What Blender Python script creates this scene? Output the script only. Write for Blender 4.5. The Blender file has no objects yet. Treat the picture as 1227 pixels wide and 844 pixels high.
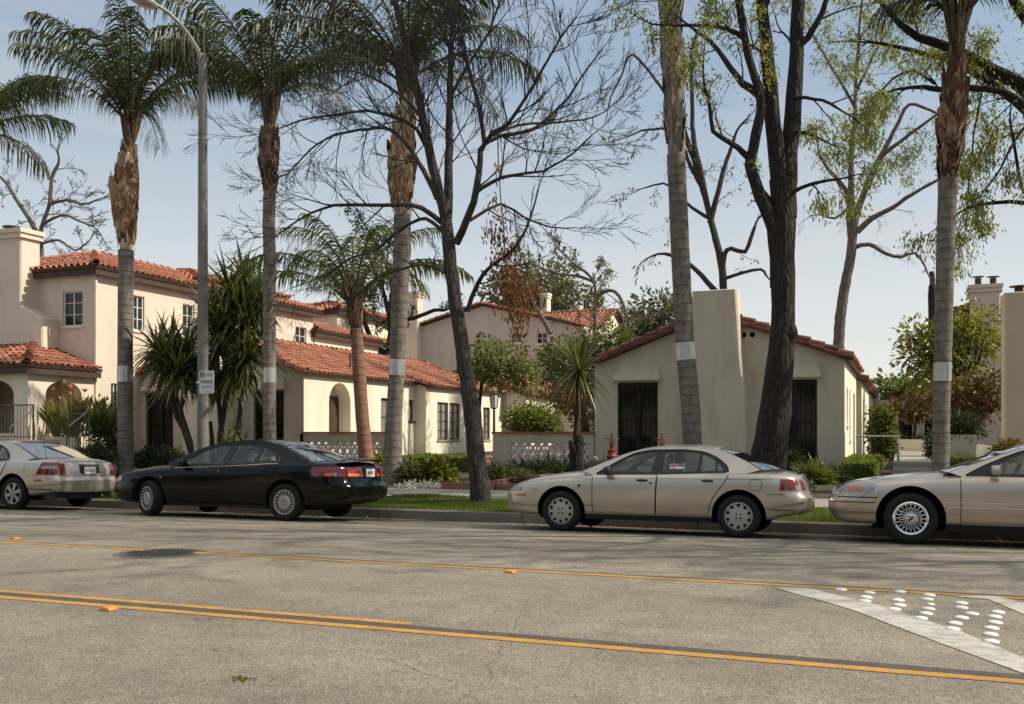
import bpy, bmesh, math, random
import numpy as np
from mathutils import Vector, Matrix
from mathutils.geometry import tessellate_polygon
PI = math.pi
R_ = math.radians
sc = bpy.context.scene
col = sc.collection

# ------------------------------------------------------------------ camera geometry
FPX, HOR, CXP, EYE, YAW = 1180.0, 518.0, 613.5, 1.58, R_(21.5)
CS, SN = math.cos(YAW), math.sin(YAW)
def at_y(px, py, y):
    dx = (px-CXP)/FPX; D = y/(dx*SN+CS)
    return Vector((D*(dx*CS-SN), y, EYE-(py-HOR)*D/FPX))
def at_z(px, py, z):
    D = FPX*(EYE-z)/(py-HOR); dx = (px-CXP)/FPX
    return Vector((D*(dx*CS-SN), D*(dx*SN+CS), z))
def at_x(px, py, x):
    dx = (px-CXP)/FPX; D = x/(dx*CS-SN)
    return Vector((x, D*(dx*SN+CS), EYE-(py-HOR)*D/FPX))
def mpp(px, y):                                   # metres per photo pixel at plane y
    dx = (px-CXP)/FPX; return y/(dx*SN+CS)/FPX
RZ = [(0.3,.02),(2,.11),(5,.195),(8,.235),(10.5,.22),(12.5,.165),(13.85,.11),(15,.045),(15.9,0)]
def road_z(y): return float(np.interp(y, [a for a,b in RZ], [b for a,b in RZ]))
GZ = [(16.05,.17),(17.8,.29),(19.8,.31),(22,.40),(26,.50),(29,.72),(60,.78),(300,1),(2500,3)]
def gz(y): return float(np.interp(y, [a for a,b in GZ], [b for a,b in GZ]))
def at_road(px, py):
    z = .15
    for k in range(8): p = at_z(px, py, z); z = road_z(p.y)
    return p

# ------------------------------------------------------------------ mesh builder
class MB:
    def __init__(s): s.v=[]; s.f=[]; s.m=[]
    def add(s, vs, fs, mi=0):
        o=len(s.v); s.v.extend([tuple(v) for v in vs]); s.f.extend([tuple(i+o for i in f) for f in fs]); s.m.extend([mi]*len(fs))
    def box(s, x0,x1,y0,y1,z0,z1, mi=0):
        s.add([(x0,y0,z0),(x1,y0,z0),(x1,y1,z0),(x0,y1,z0),(x0,y0,z1),(x1,y0,z1),(x1,y1,z1),(x0,y1,z1)],
              [(0,3,2,1),(4,5,6,7),(0,1,5,4),(1,2,6,5),(2,3,7,6),(3,0,4,7)], mi)
    def quad(s,a,b,c,d,mi=0): s.add([a,b,c,d],[(0,1,2,3)],mi)
    def tri(s,a,b,c,mi=0): s.add([a,b,c],[(0,1,2)],mi)
    def grid(s, fn, nu, nv, mi=0, flip=False):
        vs=[fn(i/nu, j/nv) for j in range(nv+1) for i in range(nu+1)]
        fs=[]
        for j in range(nv):
            for i in range(nu):
                a=j*(nu+1)+i; q=(a,a+1,a+nu+2,a+nu+1); fs.append(q[::-1] if flip else q)
        s.add(vs,fs,mi)
    def tube(s, pts, rad, n=8, mi=0, cap=True):
        P=[Vector(p) for p in pts]; k=len(P)
        if not hasattr(rad,'__len__'): rad=[rad]*k
        up=None; vs=[]
        for i in range(k):
            t=(P[min(i+1,k-1)]-P[max(i-1,0)])
            if t.length<1e-9: t=Vector((0,0,1))
            t.normalize()
            if up is None: up=Vector((1,0,0)) if abs(t.z)>.7 else Vector((0,0,1))
            a=t.cross(up)
            if a.length<1e-4: a=t.cross(Vector((0,1,0)))
            a.normalize(); b=a.cross(t); up=b
            for q in range(n):
                w=2*PI*q/n; vs.append(P[i]+a*(math.cos(w)*rad[i])+b*(math.sin(w)*rad[i]))
        fs=[]
        for i in range(k-1):
            for q in range(n):
                fs.append((i*n+q, i*n+(q+1)%n, (i+1)*n+(q+1)%n, (i+1)*n+q))
        if cap:
            fs.append(tuple(range(n-1,-1,-1))); fs.append(tuple((k-1)*n+q for q in range(n)))
        s.add(vs,fs,mi)
    def lathe(s, prof, n=24, mi=0, c=(0,0,0), axis='z'):
        vs=[]; k=len(prof)
        for (r,h) in prof:
            for q in range(n):
                w=2*PI*q/n; x,y=r*math.cos(w),r*math.sin(w)
                p=(x,y,h) if axis=='z' else (x,h,y)
                vs.append((p[0]+c[0],p[1]+c[1],p[2]+c[2]))
        fs=[]
        for i in range(k-1):
            for q in range(n):
                f=(i*n+q,i*n+(q+1)%n,(i+1)*n+(q+1)%n,(i+1)*n+q); fs.append(f if axis=='z' else f[::-1])
        s.add(vs,fs,mi)
    def poly(s, loops, fn, mi=0):
        """planar polygon (first loop) with holes, triangulated, mapped by fn(a,b)->3d"""
        pl=[[Vector((a,b,0)) for a,b in lp] for lp in loops]
        flat=[p for lp in pl for p in lp]
        tr=tessellate_polygon(pl)
        s.add([fn(p.x,p.y) for p in flat],[t for t in tr],mi)
    def prism(s, pts, fn0, fn1, mi=0):
        n=len(pts); vs=[fn0(*p) for p in pts]+[fn1(*p) for p in pts]
        tr=tessellate_polygon([[Vector((a,b,0)) for a,b in pts]])
        fs=[tuple(t) for t in tr]+[tuple(i+n for i in t[::-1]) for t in tr]+[(i,(i+1)%n,(i+1)%n+n,i+n) for i in range(n)]
        s.add(vs,fs,mi)
    def build(s, name, mats, parent=None, smooth=None, recalc=False, loc=None):
        me=bpy.data.meshes.new(name); me.from_pydata(s.v,[],s.f)
        if not isinstance(mats,(list,tuple)): mats=[mats]
        for m in mats: me.materials.append(m)
        if len(mats)>1: me.polygons.foreach_set('material_index', s.m)
        if recalc:
            bm=bmesh.new(); bm.from_mesh(me); bmesh.ops.recalc_face_normals(bm,faces=bm.faces); bm.to_mesh(me); bm.free()
        me.update()
        if smooth is not None:
            me.polygons.foreach_set('use_smooth',[True]*len(me.polygons))
            if smooth<180: me.set_sharp_from_angle(angle=R_(smooth))
        o=bpy.data.objects.new(name,me); col.objects.link(o)
        if parent is not None: o.parent=parent
        if loc is not None: o.location=loc
        return o
def tag(o,label=None,cat=None,group=None,kind=None):
    if label: o['label']=label
    if cat: o['category']=cat
    if group: o['group']=group
    if kind: o['kind']=kind
    return o
def thing(name,label,cat,loc=(0,0,0),rotz=0,group=None):
    o=bpy.data.objects.new(name,None); col.objects.link(o); o.location=loc; o.rotation_euler=(0,0,rotz); o.empty_display_size=.1
    return tag(o,label,cat,group)
def struct(o): o['kind']='structure'; return o
def dup(root,loc,rotz=None,label=None,group=None):
    r=root.copy(); col.objects.link(r); r.location=loc
    if rotz is not None: r.rotation_euler=(0,0,rotz)
    if label: r['label']=label
    if group: r['group']=group
    for ch in list(root.children):
        c=ch.copy(); col.objects.link(c); c.parent=r
        for g in list(ch.children):
            d=g.copy(); col.objects.link(d); d.parent=c
    return r
def shift(mb, org):
    mb.v=[(a-org[0],b-org[1],c-org[2]) for a,b,c in mb.v]; return mb

# ------------------------------------------------------------------ materials
class NT:
    def __init__(s,name):
        s.mat=bpy.data.materials.new(name); s.mat.use_nodes=True; s.t=s.mat.node_tree; s.n=s.t.nodes; s.l=s.t.links
        s.b=s.n['Principled BSDF']; s.out=s.n['Material Output']
    def node(s,typ,**kw):
        nd=s.n.new(typ)
        for k,v in kw.items():
            if k in nd.inputs: 
                if isinstance(v,bpy.types.NodeSocket): s.l.new(v,nd.inputs[k])
                else: nd.inputs[k].default_value=v
            else: setattr(nd,k,v)
        return nd
    def link(s,a,b): s.l.new(a,b)
    def coord(s,kind='Object',scale=(1,1,1)):
        tc=s.node('ShaderNodeTexCoord'); mp=s.node('ShaderNodeMapping'); mp.inputs['Scale'].default_value=scale
        s.link(tc.outputs[kind],mp.inputs['Vector']); return mp.outputs[0]
    def worldpos(s,scale=(1,1,1)):
        g=s.node('ShaderNodeNewGeometry'); mp=s.node('ShaderNodeMapping'); mp.inputs['Scale'].default_value=scale
        s.link(g.outputs['Position'],mp.inputs['Vector']); return mp.outputs[0]
    def noise(s,vec,scale,detail=4,rough=.55,dist=0):
        nd=s.node('ShaderNodeTexNoise',Scale=scale,Detail=detail,Roughness=rough,Distortion=dist); s.link(vec,nd.inputs['Vector']); return nd.outputs['Fac']
    def ramp(s,fac,stops):
        nd=s.node('ShaderNodeValToRGB'); cr=nd.color_ramp
        while len(cr.elements)<len(stops): cr.elements.new(.5)
        for e,(p,c) in zip(cr.elements,stops):
            e.position=p; e.color=(c[0],c[1],c[2],1) if hasattr(c,'__len__') else (c,c,c,1)
        s.link(fac,nd.inputs[0]); return nd.outputs[0]
    def mix(s,fac,a,b,blend='MIX'):
        nd=s.node('ShaderNodeMix'); nd.data_type='RGBA'; nd.blend_type=blend
        for i,v in ((0,fac),(6,a),(7,b)):
            sock=nd.inputs[i]
            if isinstance(v,bpy.types.NodeSocket): s.link(v,sock)
            elif i==0: sock.default_value=v
            else: sock.default_value=(v[0],v[1],v[2],1)
        return nd.outputs[2]
    def math(s,op,a,b=0.0,c=0.0):
        nd=s.node('ShaderNodeMath'); nd.operation=op
        for i,v in enumerate((a,b,c)):
            if isinstance(v,bpy.types.NodeSocket): s.link(v,nd.inputs[i])
            else: nd.inputs[i].default_value=v
        return nd.outputs[0]
    def bump(s,h,strength=.3,dist=.02):
        nd=s.node('ShaderNodeBump',Strength=strength,Distance=dist); s.link(h,nd.inputs['Height']); s.link(nd.outputs[0],s.b.inputs['Normal']); return nd
    def set(s,**kw):
        for k,v in kw.items():
            k=k.replace('_',' ')
            if isinstance(v,bpy.types.NodeSocket): s.link(v,s.b.inputs[k])
            else: s.b.inputs[k].default_value=v if not (hasattr(v,'__len__') and len(v)==3) else (v[0],v[1],v[2],1)
        return s
def plain(name,c,rough=.6,metal=0,var=.12,scale=8,coat=0,bump=0):
    t=NT(name); v=t.coord('Object')
    n=t.noise(v,scale,5); cc=t.ramp(n,[(.3,[x*(1-var) for x in c]),(.7,[min(1,x*(1+var)) for x in c])])
    t.set(Base_Color=cc,Roughness=rough,Metallic=metal)
    if coat: t.set(Coat_Weight=coat,Coat_Roughness=.05)
    if bump: t.bump(t.noise(v,scale*6,3),bump,.01)
    return t.mat
def stucco(name,c,dirt=.25,z0=0.5):
    dirt*=1.5
    t=NT(name); v=t.worldpos()
    n1=t.noise(v,.7,5,.6); n2=t.noise(v,5,4); n3=t.noise(t.worldpos((2.2,2.2,.25)),1.5,4,.6)
    c1=t.ramp(n1,[(.3,[x*.90 for x in c]),(.7,[min(1,x*1.05) for x in c])])
    c2=t.mix(t.math('MULTIPLY',t.ramp(n3,[(.45,0),(.75,1)]),dirt),c1,[x*.62 for x in c])
    c3=t.mix(t.math('MULTIPLY',n2,.18),c2,[x*.78 for x in c])
    sp=t.node('ShaderNodeSeparateXYZ'); t.link(v,sp.inputs[0])
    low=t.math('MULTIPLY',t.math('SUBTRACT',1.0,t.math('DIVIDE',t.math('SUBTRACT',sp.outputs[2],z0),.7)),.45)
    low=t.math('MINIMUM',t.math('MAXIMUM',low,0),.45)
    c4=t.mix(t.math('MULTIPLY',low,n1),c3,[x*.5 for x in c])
    t.set(Base_Color=c4,Roughness=.92)
    h=t.math('ADD',t.noise(v,9,3,.6),t.math('MULTIPLY',t.noise(v,60,2),.35))
    t.bump(h,.35,.03); return t.mat
def leafmat(name,c1,c2,trans=.35,rough=.45,c3=None):
    t=NT(name); g=t.node('ShaderNodeNewGeometry')
    st=[(0,c1),(1,c2)] if c3 is None else [(0,c1),(.6,c2),(1,c3)]
    cc=t.ramp(g.outputs['Random Per Island'],st)
    t.set(Base_Color=cc,Roughness=rough); t.b.inputs['Specular IOR Level'].default_value=.35
    tr=t.node('ShaderNodeBsdfTranslucent'); t.link(t.mix(1,cc,(1.5,1.45,.7),'MULTIPLY'),tr.inputs[0])
    mx=t.node('ShaderNodeMixShader'); mx.inputs[0].default_value=trans
    t.link(t.b.outputs[0],mx.inputs[1]); t.link(tr.outputs[0],mx.inputs[2]); t.link(mx.outputs[0],t.out.inputs[0]); return t.mat
def barkmat(name,c1,c2,vs=(14,14,2.2),bump=.6):
    t=NT(name); v=t.coord('Object',vs); n=t.noise(v,1.0,6,.65,.6); n2=t.noise(t.coord('Object'),1.3,4)
    cc=t.ramp(n,[(.3,c1),(.7,c2)]); cc=t.mix(t.math('MULTIPLY',n2,.5),cc,[x*.55 for x in c1])
    vo=t.node('ShaderNodeTexVoronoi',Scale=1.0,feature='DISTANCE_TO_EDGE'); t.link(t.coord('Object',(vs[0]*1.6,vs[1]*1.6,vs[2]*1.7)),vo.inputs['Vector'])
    fu=t.ramp(vo.outputs['Distance'],[(0,.35),(.22,1)]); cc=t.mix(.8,cc,fu,'MULTIPLY')
    t.set(Base_Color=cc,Roughness=.92); t.bump(t.math('ADD',n,fu),bump,.05); return t.mat
def ringbark(name,c1,c2,freq=7):
    t=NT(name); v=t.coord('Object'); sp=t.node('ShaderNodeSeparateXYZ'); t.link(v,sp.inputs[0])
    n=t.noise(v,5,4,.6); n2=t.noise(t.coord('Object',(6,6,3)),1.4,6,.7)
    zz=t.math('ADD',t.math('MULTIPLY',sp.outputs[2],freq),t.math('MULTIPLY',n,1.1))
    fr=t.math('FRACT',zz); line=t.ramp(fr,[(0,.36),(.06,.42),(.17,1),(1,.85)])
    cc=t.ramp(n2,[(.3,c1),(.7,c2)]); cc=t.mix(1,cc,line,'MULTIPLY')
    cc=t.mix(.18,cc,t.ramp(t.noise(v,1.1,3),[(.3,[x*.45 for x in c1]),(.7,c2)]))
    t.set(Base_Color=cc,Roughness=.9); t.bump(t.math('ADD',line,n2),.4,.015); return t.mat

M={}
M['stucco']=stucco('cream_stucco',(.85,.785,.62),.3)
M['stucco_shadow']=stucco('shade_toned_stucco',(.655,.585,.455),.35)  # darker copy of the cream stucco: shade of the bungalow fronts painted in
M['stucco_pink']=stucco('pink_cream_stucco',(.76,.655,.53),.2)
M['stucco_mauve']=stucco('mauve_stucco',(.60,.515,.44),.25)
M['stucco_tan']=stucco('tan_stucco',(.66,.54,.39),.25)
M['trim_dark']=plain('dark_fascia_wood',(.06,.035,.022),.7,var=.3,scale=5)
M['iron']=plain('black_iron',(.018,.017,.016),.5,.3)
M['rail']=plain('weathered_brown_iron',(.11,.085,.065),.6,.2)
M['white_paint']=plain('white_sash_paint',(.72,.70,.64),.5)
M['white_metal']=plain('galvanised_metal',(.55,.55,.53),.42,.75,.15,4)
M['dark_glass']=None
def tilemat():
    t=NT('terracotta_tile'); g=t.node('ShaderNodeNewGeometry'); v=t.worldpos()
    c=t.ramp(g.outputs['Random Per Island'],[(0,(.15,.042,.024)),(.3,(.28,.080,.040)),(.65,(.37,.115,.058)),(.92,(.45,.19,.11)),(1,(.23,.10,.065))])
    c=t.mix(t.math('MULTIPLY',t.ramp(t.noise(v,1.2,5,.65),[(.45,0),(.75,1)]),.6),c,(.13,.06,.038))
    c=t.mix(t.math('MULTIPLY',t.noise(v,22,3),.35),c,(.5,.27,.17))
    t.set(Base_Color=c,Roughness=.85); t.bump(t.noise(v,30,3),.3,.01); return t.mat
M['tile']=tilemat()
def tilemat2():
    t=NT('shade_toned_rake_tile'); g=t.node('ShaderNodeNewGeometry'); v=t.worldpos()
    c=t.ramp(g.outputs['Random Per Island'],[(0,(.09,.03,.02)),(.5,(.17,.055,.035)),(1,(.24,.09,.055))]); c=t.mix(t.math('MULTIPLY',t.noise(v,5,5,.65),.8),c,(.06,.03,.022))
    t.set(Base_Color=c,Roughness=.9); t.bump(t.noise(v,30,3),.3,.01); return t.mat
M['tile_dark']=tilemat2()  # front rake tiles: tree shade painted in as a darker tile colour
t=NT('dark_tile_bed'); t.set(Base_Color=(.10,.035,.02),Roughness=.9); M['tilebed']=t.mat
def winglass(name,tint,rough=.04):
    t=NT(name); v=t.worldpos(); n=t.noise(v,.9,3)
    t.set(Base_Color=t.ramp(n,[(.35,tint),(.7,[x*2.2 for x in tint])]),Roughness=rough)
    t.b.inputs['Specular IOR Level'].default_value=.45
    t.bump(t.noise(v,2.2,2),.06,.03); return t.mat
M['dark_glass']=winglass('dark_window_glass',(.010,.011,.011))
M['curtain_glass']=winglass('curtained_window_glass',(.13,.125,.11),.12)
def carglass(name,tint,base=.055):
    t=NT(name); t.n.remove(t.b)
    tr=t.node('ShaderNodeBsdfTransparent'); tr.inputs[0].default_value=(*tint,1)
    gl=t.node('ShaderNodeBsdfGlossy'); gl.inputs['Roughness'].default_value=.02; gl.inputs[0].default_value=(.95,.97,1,1)
    lw=t.node('ShaderNodeLayerWeight',Blend=.5); f=t.math('ADD',t.math('MULTIPLY',t.math('POWER',lw.outputs['Facing'],3.2),.85),base)
    mx=t.node('ShaderNodeMixShader'); t.link(f,mx.inputs[0]); t.link(tr.outputs[0],mx.inputs[1]); t.link(gl.outputs[0],mx.inputs[2]); t.link(mx.outputs[0],t.out.inputs[0]); return t.mat
M['car_glass']=carglass('clear_car_glass',(.78,.82,.78))
M['slope_glass']=carglass('sky_reflecting_glass',(.50,.55,.53),.20)
M['lantern_glass']=carglass('lantern_glass',(.75,.77,.74))
def carpaint(name,c,metal=.35,rough=.35,dust=.7,coat=.8,spec=.5):
    t=NT(name); v=t.coord('Object'); n=t.noise(v,1.6,4,.6); fl=t.noise(v,900,1)
    cc=t.ramp(n,[(.3,[x*.93 for x in c]),(.7,[min(1,x*1.05) for x in c])])
    # road dust low on the body
    sp=t.node('ShaderNodeSeparateXYZ'); t.link(v,sp.inputs[0])
    d=t.math('MULTIPLY',t.math('MINIMUM',t.math('MAXIMUM',t.math('SUBTRACT',.62,sp.outputs[2]),0),.5),dust)
    cc=t.mix(t.math('MULTIPLY',d,n),cc,(.16,.13,.10))
    t.set(Base_Color=cc,Metallic=metal,Specular_IOR_Level=spec,Roughness=t.math('ADD',t.math('MULTIPLY',n,.12),rough-.06),Coat_Weight=coat,Coat_Roughness=.05); return t.mat
M['paint_gold']=carpaint('champagne_gold_paint',(.52,.46,.37),.7,.33)
M['paint_silver']=carpaint('pale_champagne_paint',(.58,.52,.435),.65,.33)
M['paint_beige']=carpaint('beige_metallic_paint',(.52,.44,.36),.65,.33)
M['paint_black']=carpaint('black_green_paint',(.003,.004,.004),.0,.14,.03,0,.32)
M['rubber']=plain('tyre_rubber',(.006,.0058,.0055),.85,var=.25,scale=20)
M['black_plastic']=plain('black_plastic',(.018,.018,.018),.55)
M['gap']=plain('panel_gap_black',(.006,.006,.006),.9)
M['rim']=plain('silver_wheel_paint',(.40,.39,.365),.42,.55,.1,12)
M['chrome']=plain('chrome',(.75,.74,.72),.12,1.0,.05)
M['interior']=plain('grey_car_upholstery',(.06,.055,.05),.9,var=.25)
M['lamp_red']=plain('red_lamp_lens',(.17,.008,.006),.15,0,.15,30,1)
M['lamp_amber']=plain('amber_lamp_lens',(.62,.13,.02),.15,0,.15,30,1)
M['reflector']=plain('amber_reflector',(.62,.24,.03),.4,0,.15,30)
M['lamp_clear']=plain('clear_lamp_lens',(.30,.29,.27),.12,.4,.25,25,1)
M['plate']=plain('white_plate',(.62,.61,.58),.5)
M['plate_ink']=plain('blue_plate_ink',(.05,.06,.16),.6)
M['green_ink']=plain('green_sign_paint',(.01,.17,.09),.5)
M['red_paint']=plain('faded_red_paint',(.24,.03,.018),.55,0,.3,14)
M['brick']=None
def brickmat():
    t=NT('red_brick'); v=t.worldpos(); b=t.node('ShaderNodeTexBrick'); mp=t.node('ShaderNodeMapping'); t.link(v,mp.inputs[0]); mp.inputs['Rotation'].default_value=(R_(90),0,0)
    t.link(mp.outputs[0],b.inputs['Vector']); b.inputs['Scale'].default_value=5; b.inputs['Color1'].default_value=(.25,.075,.045,1); b.inputs['Color2'].default_value=(.36,.13,.08,1); b.inputs['Mortar'].default_value=(.3,.26,.22,1)
    c=t.mix(t.math('MULTIPLY',t.noise(v,6,4),.5),b.outputs[0],(.16,.07,.05)); t.set(Base_Color=c,Roughness=.9); t.bump(b.outputs[1],-.3,.01); return t.mat
M['brick']=brickmat()
def concrete(name,c,joint=None,sc_=1.0):
    t=NT(name); v=t.worldpos(); n=t.noise(v,.8*sc_,6,.65); n2=t.noise(v,40,3,.6)
    cc=t.ramp(n,[(.3,[x*.7 for x in c]),(.7,[x*1.1 for x in c])]); cc=t.mix(t.math('MULTIPLY',n2,.35),cc,[x*.6 for x in c])
    if joint:
        sp=t.node('ShaderNodeSeparateXYZ'); t.link(v,sp.inputs[0])
        fx=t.math('FRACT',t.math('DIVIDE',sp.outputs[0],joint)); lx=t.math('LESS_THAN',fx,.012)
        cc=t.mix(t.math('MULTIPLY',lx,.7),cc,[x*.25 for x in c])
    t.set(Base_Color=cc,Roughness=.92); t.bump(n2,.2,.01); return t.mat
M['sidewalk']=concrete('sidewalk_concrete',(.34,.31,.26),1.5)
M['curb']=concrete('kerb_concrete',(.20,.168,.135),3.05,1.6)
M['concrete']=concrete('old_concrete',(.36,.33,.28))
M['pole']=concrete('speckled_concrete_pole',(.20,.192,.178),None,3)
def asphalt():
    t=NT('worn_asphalt'); v=t.worldpos(); sp=t.node('ShaderNodeSeparateXYZ'); t.link(v,sp.inputs[0])
    big=t.noise(t.worldpos((.25,.9,1)),.8,5,.6); mid=t.noise(v,3.2,5,.65)
    vo=t.node('ShaderNodeTexVoronoi',Scale=120.0); t.link(v,vo.inputs['Vector'])
    vo2=t.node('ShaderNodeTexVoronoi',Scale=60.0); t.link(v,vo2.inputs['Vector'])
    c=t.ramp(big,[(.22,(.185,.163,.130)),(.5,(.28,.248,.198)),(.8,(.37,.328,.26))])
    c=t.mix(t.math('MULTIPLY',t.ramp(mid,[(.42,0),(.72,1)]),.5),c,(.15,.138,.115))
    ag=t.ramp(vo.outputs['Color'],[(.1,(.35,.35,.36)),(.45,(.85,.84,.82)),(.72,(1.1,1.08,1.02)),(.95,(1.9,1.8,1.6))])
    c=t.mix(.72,c,ag,'MULTIPLY')
    ag2=t.ramp(vo2.outputs['Color'],[(.2,(.72,.72,.72)),(.7,(1.05,1.05,1.05)),(.95,(1.3,1.25,1.15))]); c=t.mix(.6,c,ag2,'MULTIPLY')
    # wheel tracks / oil drip stripe along each lane
    yy=t.math('ADD',sp.outputs[1],t.math('MULTIPLY',t.math('SUBTRACT',t.noise(v,.35,3),.5),.9))
    def stripe(c0,w):
        return t.math('MAXIMUM',t.math('SUBTRACT',1.0,t.math('ABSOLUTE',t.math('DIVIDE',t.math('SUBTRACT',yy,c0),w))),0)
    s=t.math('ADD',t.math('ADD',stripe(10.9,.7),stripe(4.2,.8)),t.math('MULTIPLY',stripe(14.5,1.3),.9))
    s=t.math('MULTIPLY',t.math('MULTIPLY',s,t.ramp(t.noise(t.worldpos((.12,1.5,1)),1.6,5,.7),[(.35,0),(.65,1)])),.42)
    c=t.mix(s,c,(.085,.078,.066))
    sp2=t.node('ShaderNodeTexVoronoi',Scale=.9); t.link(v,sp2.inputs['Vector'])
    dr=t.math('MULTIPLY',t.math('MULTIPLY',t.math('LESS_THAN',sp2.outputs['Distance'],.085),t.ramp(t.noise(v,9,4,.7),[(.42,0),(.55,1)])),.55)
    c=t.mix(dr,c,(.06,.054,.046))
    # cracks
    w1=t.node('ShaderNodeMix'); w1.data_type='VECTOR'; w1.inputs[0].default_value=.25
    nz=t.node('ShaderNodeTexNoise',Scale=1.1,Detail=5.0); t.link(v,nz.inputs['Vector']); t.link(v,w1.inputs[4]); t.link(nz.outputs['Color'],w1.inputs[5])
    cr=t.node('ShaderNodeTexVoronoi',feature='DISTANCE_TO_EDGE',Scale=.42); t.link(w1.outputs[1],cr.inputs['Vector'])
    crk=t.math('MULTIPLY',t.math('LESS_THAN',cr.outputs['Distance'],.0022),t.ramp(t.noise(v,.45,3),[(.52,0),(.66,1)]))
    c=t.mix(t.math('MULTIPLY',crk,.5),c,(.04,.036,.03))
    t.set(Base_Color=c,Roughness=.88); t.b.inputs['Specular IOR Level'].default_value=.3
    t.bump(t.math('ADD',vo.outputs['Distance'],t.math('MULTIPLY',crk,-1)),.55,.012); return t.mat
M['asphalt']=asphalt()
def roadpaint(name,c,wear=.5):
    t=NT(name); v=t.worldpos(); n=t.noise(v,4,6,.7); vo=t.node('ShaderNodeTexVoronoi',Scale=120.0); t.link(v,vo.inputs['Vector'])
    cc=t.mix(t.math('MULTIPLY',t.ramp(n,[(.45,0),(.75,1)]),wear),c,[x*.42 for x in c])
    cc=t.mix(.5,cc,t.ramp(vo.outputs['Color'],[(.1,.6),(.5,1),(.9,1.15)]),'MULTIPLY')
    n3=t.noise(t.worldpos((.6,1.6,1)),9,6,.75); cc=t.mix(t.math('MULTIPLY',t.ramp(n3,[(.52,0),(.63,1)]),min(1,wear*1.05)),cc,(.20,.175,.135))
    t.set(Base_Color=cc,Roughness=.8); t.bump(vo.outputs['Distance'],.4,.01); return t.mat
M['yellow']=roadpaint('yellow_road_paint',(.52,.255,.045),.75)
M['white_line']=roadpaint('white_road_paint',(.50,.475,.42),.7)
M['faint_line']=roadpaint('worn_white_paint',(.36,.335,.28),.9)
M['grey_line']=roadpaint('dark_road_seal',(.07,.065,.058),.3)
M['patch']=concrete('asphalt_patch',(.13,.12,.10),None,2)
def soilmat():
    t=NT('garden_soil'); v=t.worldpos(); n=t.noise(v,2.5,6,.7)
    t.set(Base_Color=t.ramp(n,[(.3,(.035,.025,.016)),(.55,(.075,.055,.035)),(.75,(.06,.065,.025))]),Roughness=.95); t.bump(t.noise(v,12,5,.7),.8,.05); return t.mat
M['soil']=soilmat()
def turfmat():
    t=NT('turf'); v=t.worldpos(); n=t.noise(v,1.6,6,.7); n2=t.noise(v,30,3)
    c=t.ramp(n,[(.3,(.035,.06,.012)),(.6,(.075,.11,.02)),(.8,(.12,.12,.035))]); c=t.mix(t.math('MULTIPLY',n2,.6),c,(.02,.035,.008))
    t.set(Base_Color=c,Roughness=.95); t.bump(n2,.8,.04); return t.mat
M['turf']=turfmat()
t=NT('ground_far'); v=t.worldpos(); t.set(Base_Color=t.ramp(t.noise(v,.08,5),[(.3,(.10,.10,.06)),(.7,(.17,.15,.10))]),Roughness=.95); M['far']=t.mat
M['grass']=leafmat('grass_blades',(.06,.10,.015),(.14,.19,.03),.4,.5,(.20,.20,.06))
M['hedge']=leafmat('hedge_leaves',(.06,.09,.012),(.15,.19,.03),.4,.45,(.24,.26,.05))
M['leaf_dark']=leafmat('dark_leaves',(.012,.026,.008),(.035,.055,.014),.25,.4,(.07,.085,.025))
M['leaf_mid']=leafmat('mid_green_leaves',(.055,.075,.018),(.125,.15,.045),.42,.42,(.23,.235,.09))
M['leaf_pale']=leafmat('pale_green_leaves',(.08,.10,.03),(.16,.17,.055),.4,.45,(.24,.23,.09))
M['leaf_new']=leafmat('fresh_yellow_green_leaves',(.10,.13,.028),(.21,.235,.055),.5,.5,(.31,.31,.09))
M['leaf_yellow']=leafmat('yellow_green_leaves',(.07,.085,.014),(.18,.19,.03),.4,.45,(.29,.27,.05))
M['leaf_red']=leafmat('bronze_red_leaves',(.06,.05,.018),(.14,.09,.03),.35,.5,(.20,.09,.04))
M['leaf_brown']=leafmat('dead_brown_leaves',(.10,.045,.018),(.20,.085,.03),.3,.7,(.28,.13,.05))
M['leaf_olive']=leafmat('olive_grey_leaves',(.07,.07,.04),(.13,.13,.075),.3,.6,(.19,.18,.11))
M['frond']=leafmat('palm_leaflets',(.016,.026,.007),(.042,.058,.015),.28,.38,(.095,.10,.03))
M['frond_light']=leafmat('bright_palm_leaflets',(.045,.065,.015),(.10,.125,.03),.4,.4,(.17,.18,.05))
M['yucca']=leafmat('yucca_blades',(.03,.045,.013),(.085,.105,.03),.25,.32,(.25,.24,.10))
M['flower_orange']=plain('orange_petals',(.72,.17,.03),.6,var=.3,scale=30)
M['flower_white']=leafmat('white_petals',(.40,.41,.36),(.6,.6,.55),.2,.7,(.7,.7,.66))
M['flower_red']=plain('red_petals',(.45,.02,.02),.6,var=.3,scale=30)
M['bark_grey']=barkmat('grey_brown_bark',(.045,.037,.031),(.135,.115,.096),(11,11,1.8),.9)
M['bark_dark']=barkmat('dark_bark',(.016,.012,.010),(.058,.045,.036),(9,9,1.6),.9)
M['bark_pale']=barkmat('pale_bark',(.16,.125,.10),(.30,.25,.20))
M['palm_bark']=ringbark('ringed_palm_bark',(.095,.08,.066),(.29,.25,.21),5.2)
M['palm_red']=ringbark('reddish_palm_bark',(.17,.085,.05),(.36,.20,.125),5.0)
def bootmat(name,stops):
    t=NT(name); g=t.node('ShaderNodeNewGeometry'); n=t.noise(t.coord('Object',(12,12,1.6)),1.2,5,.65)
    c=t.ramp(g.outputs['Random Per Island'],stops); c=t.mix(t.ramp(n,[(.42,0),(.7,.75)]),c,[x*.28 for x in stops[1][1]])
    t.set(Base_Color=c,Roughness=.9); t.bump(n,.7,.03); return t.mat
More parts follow.
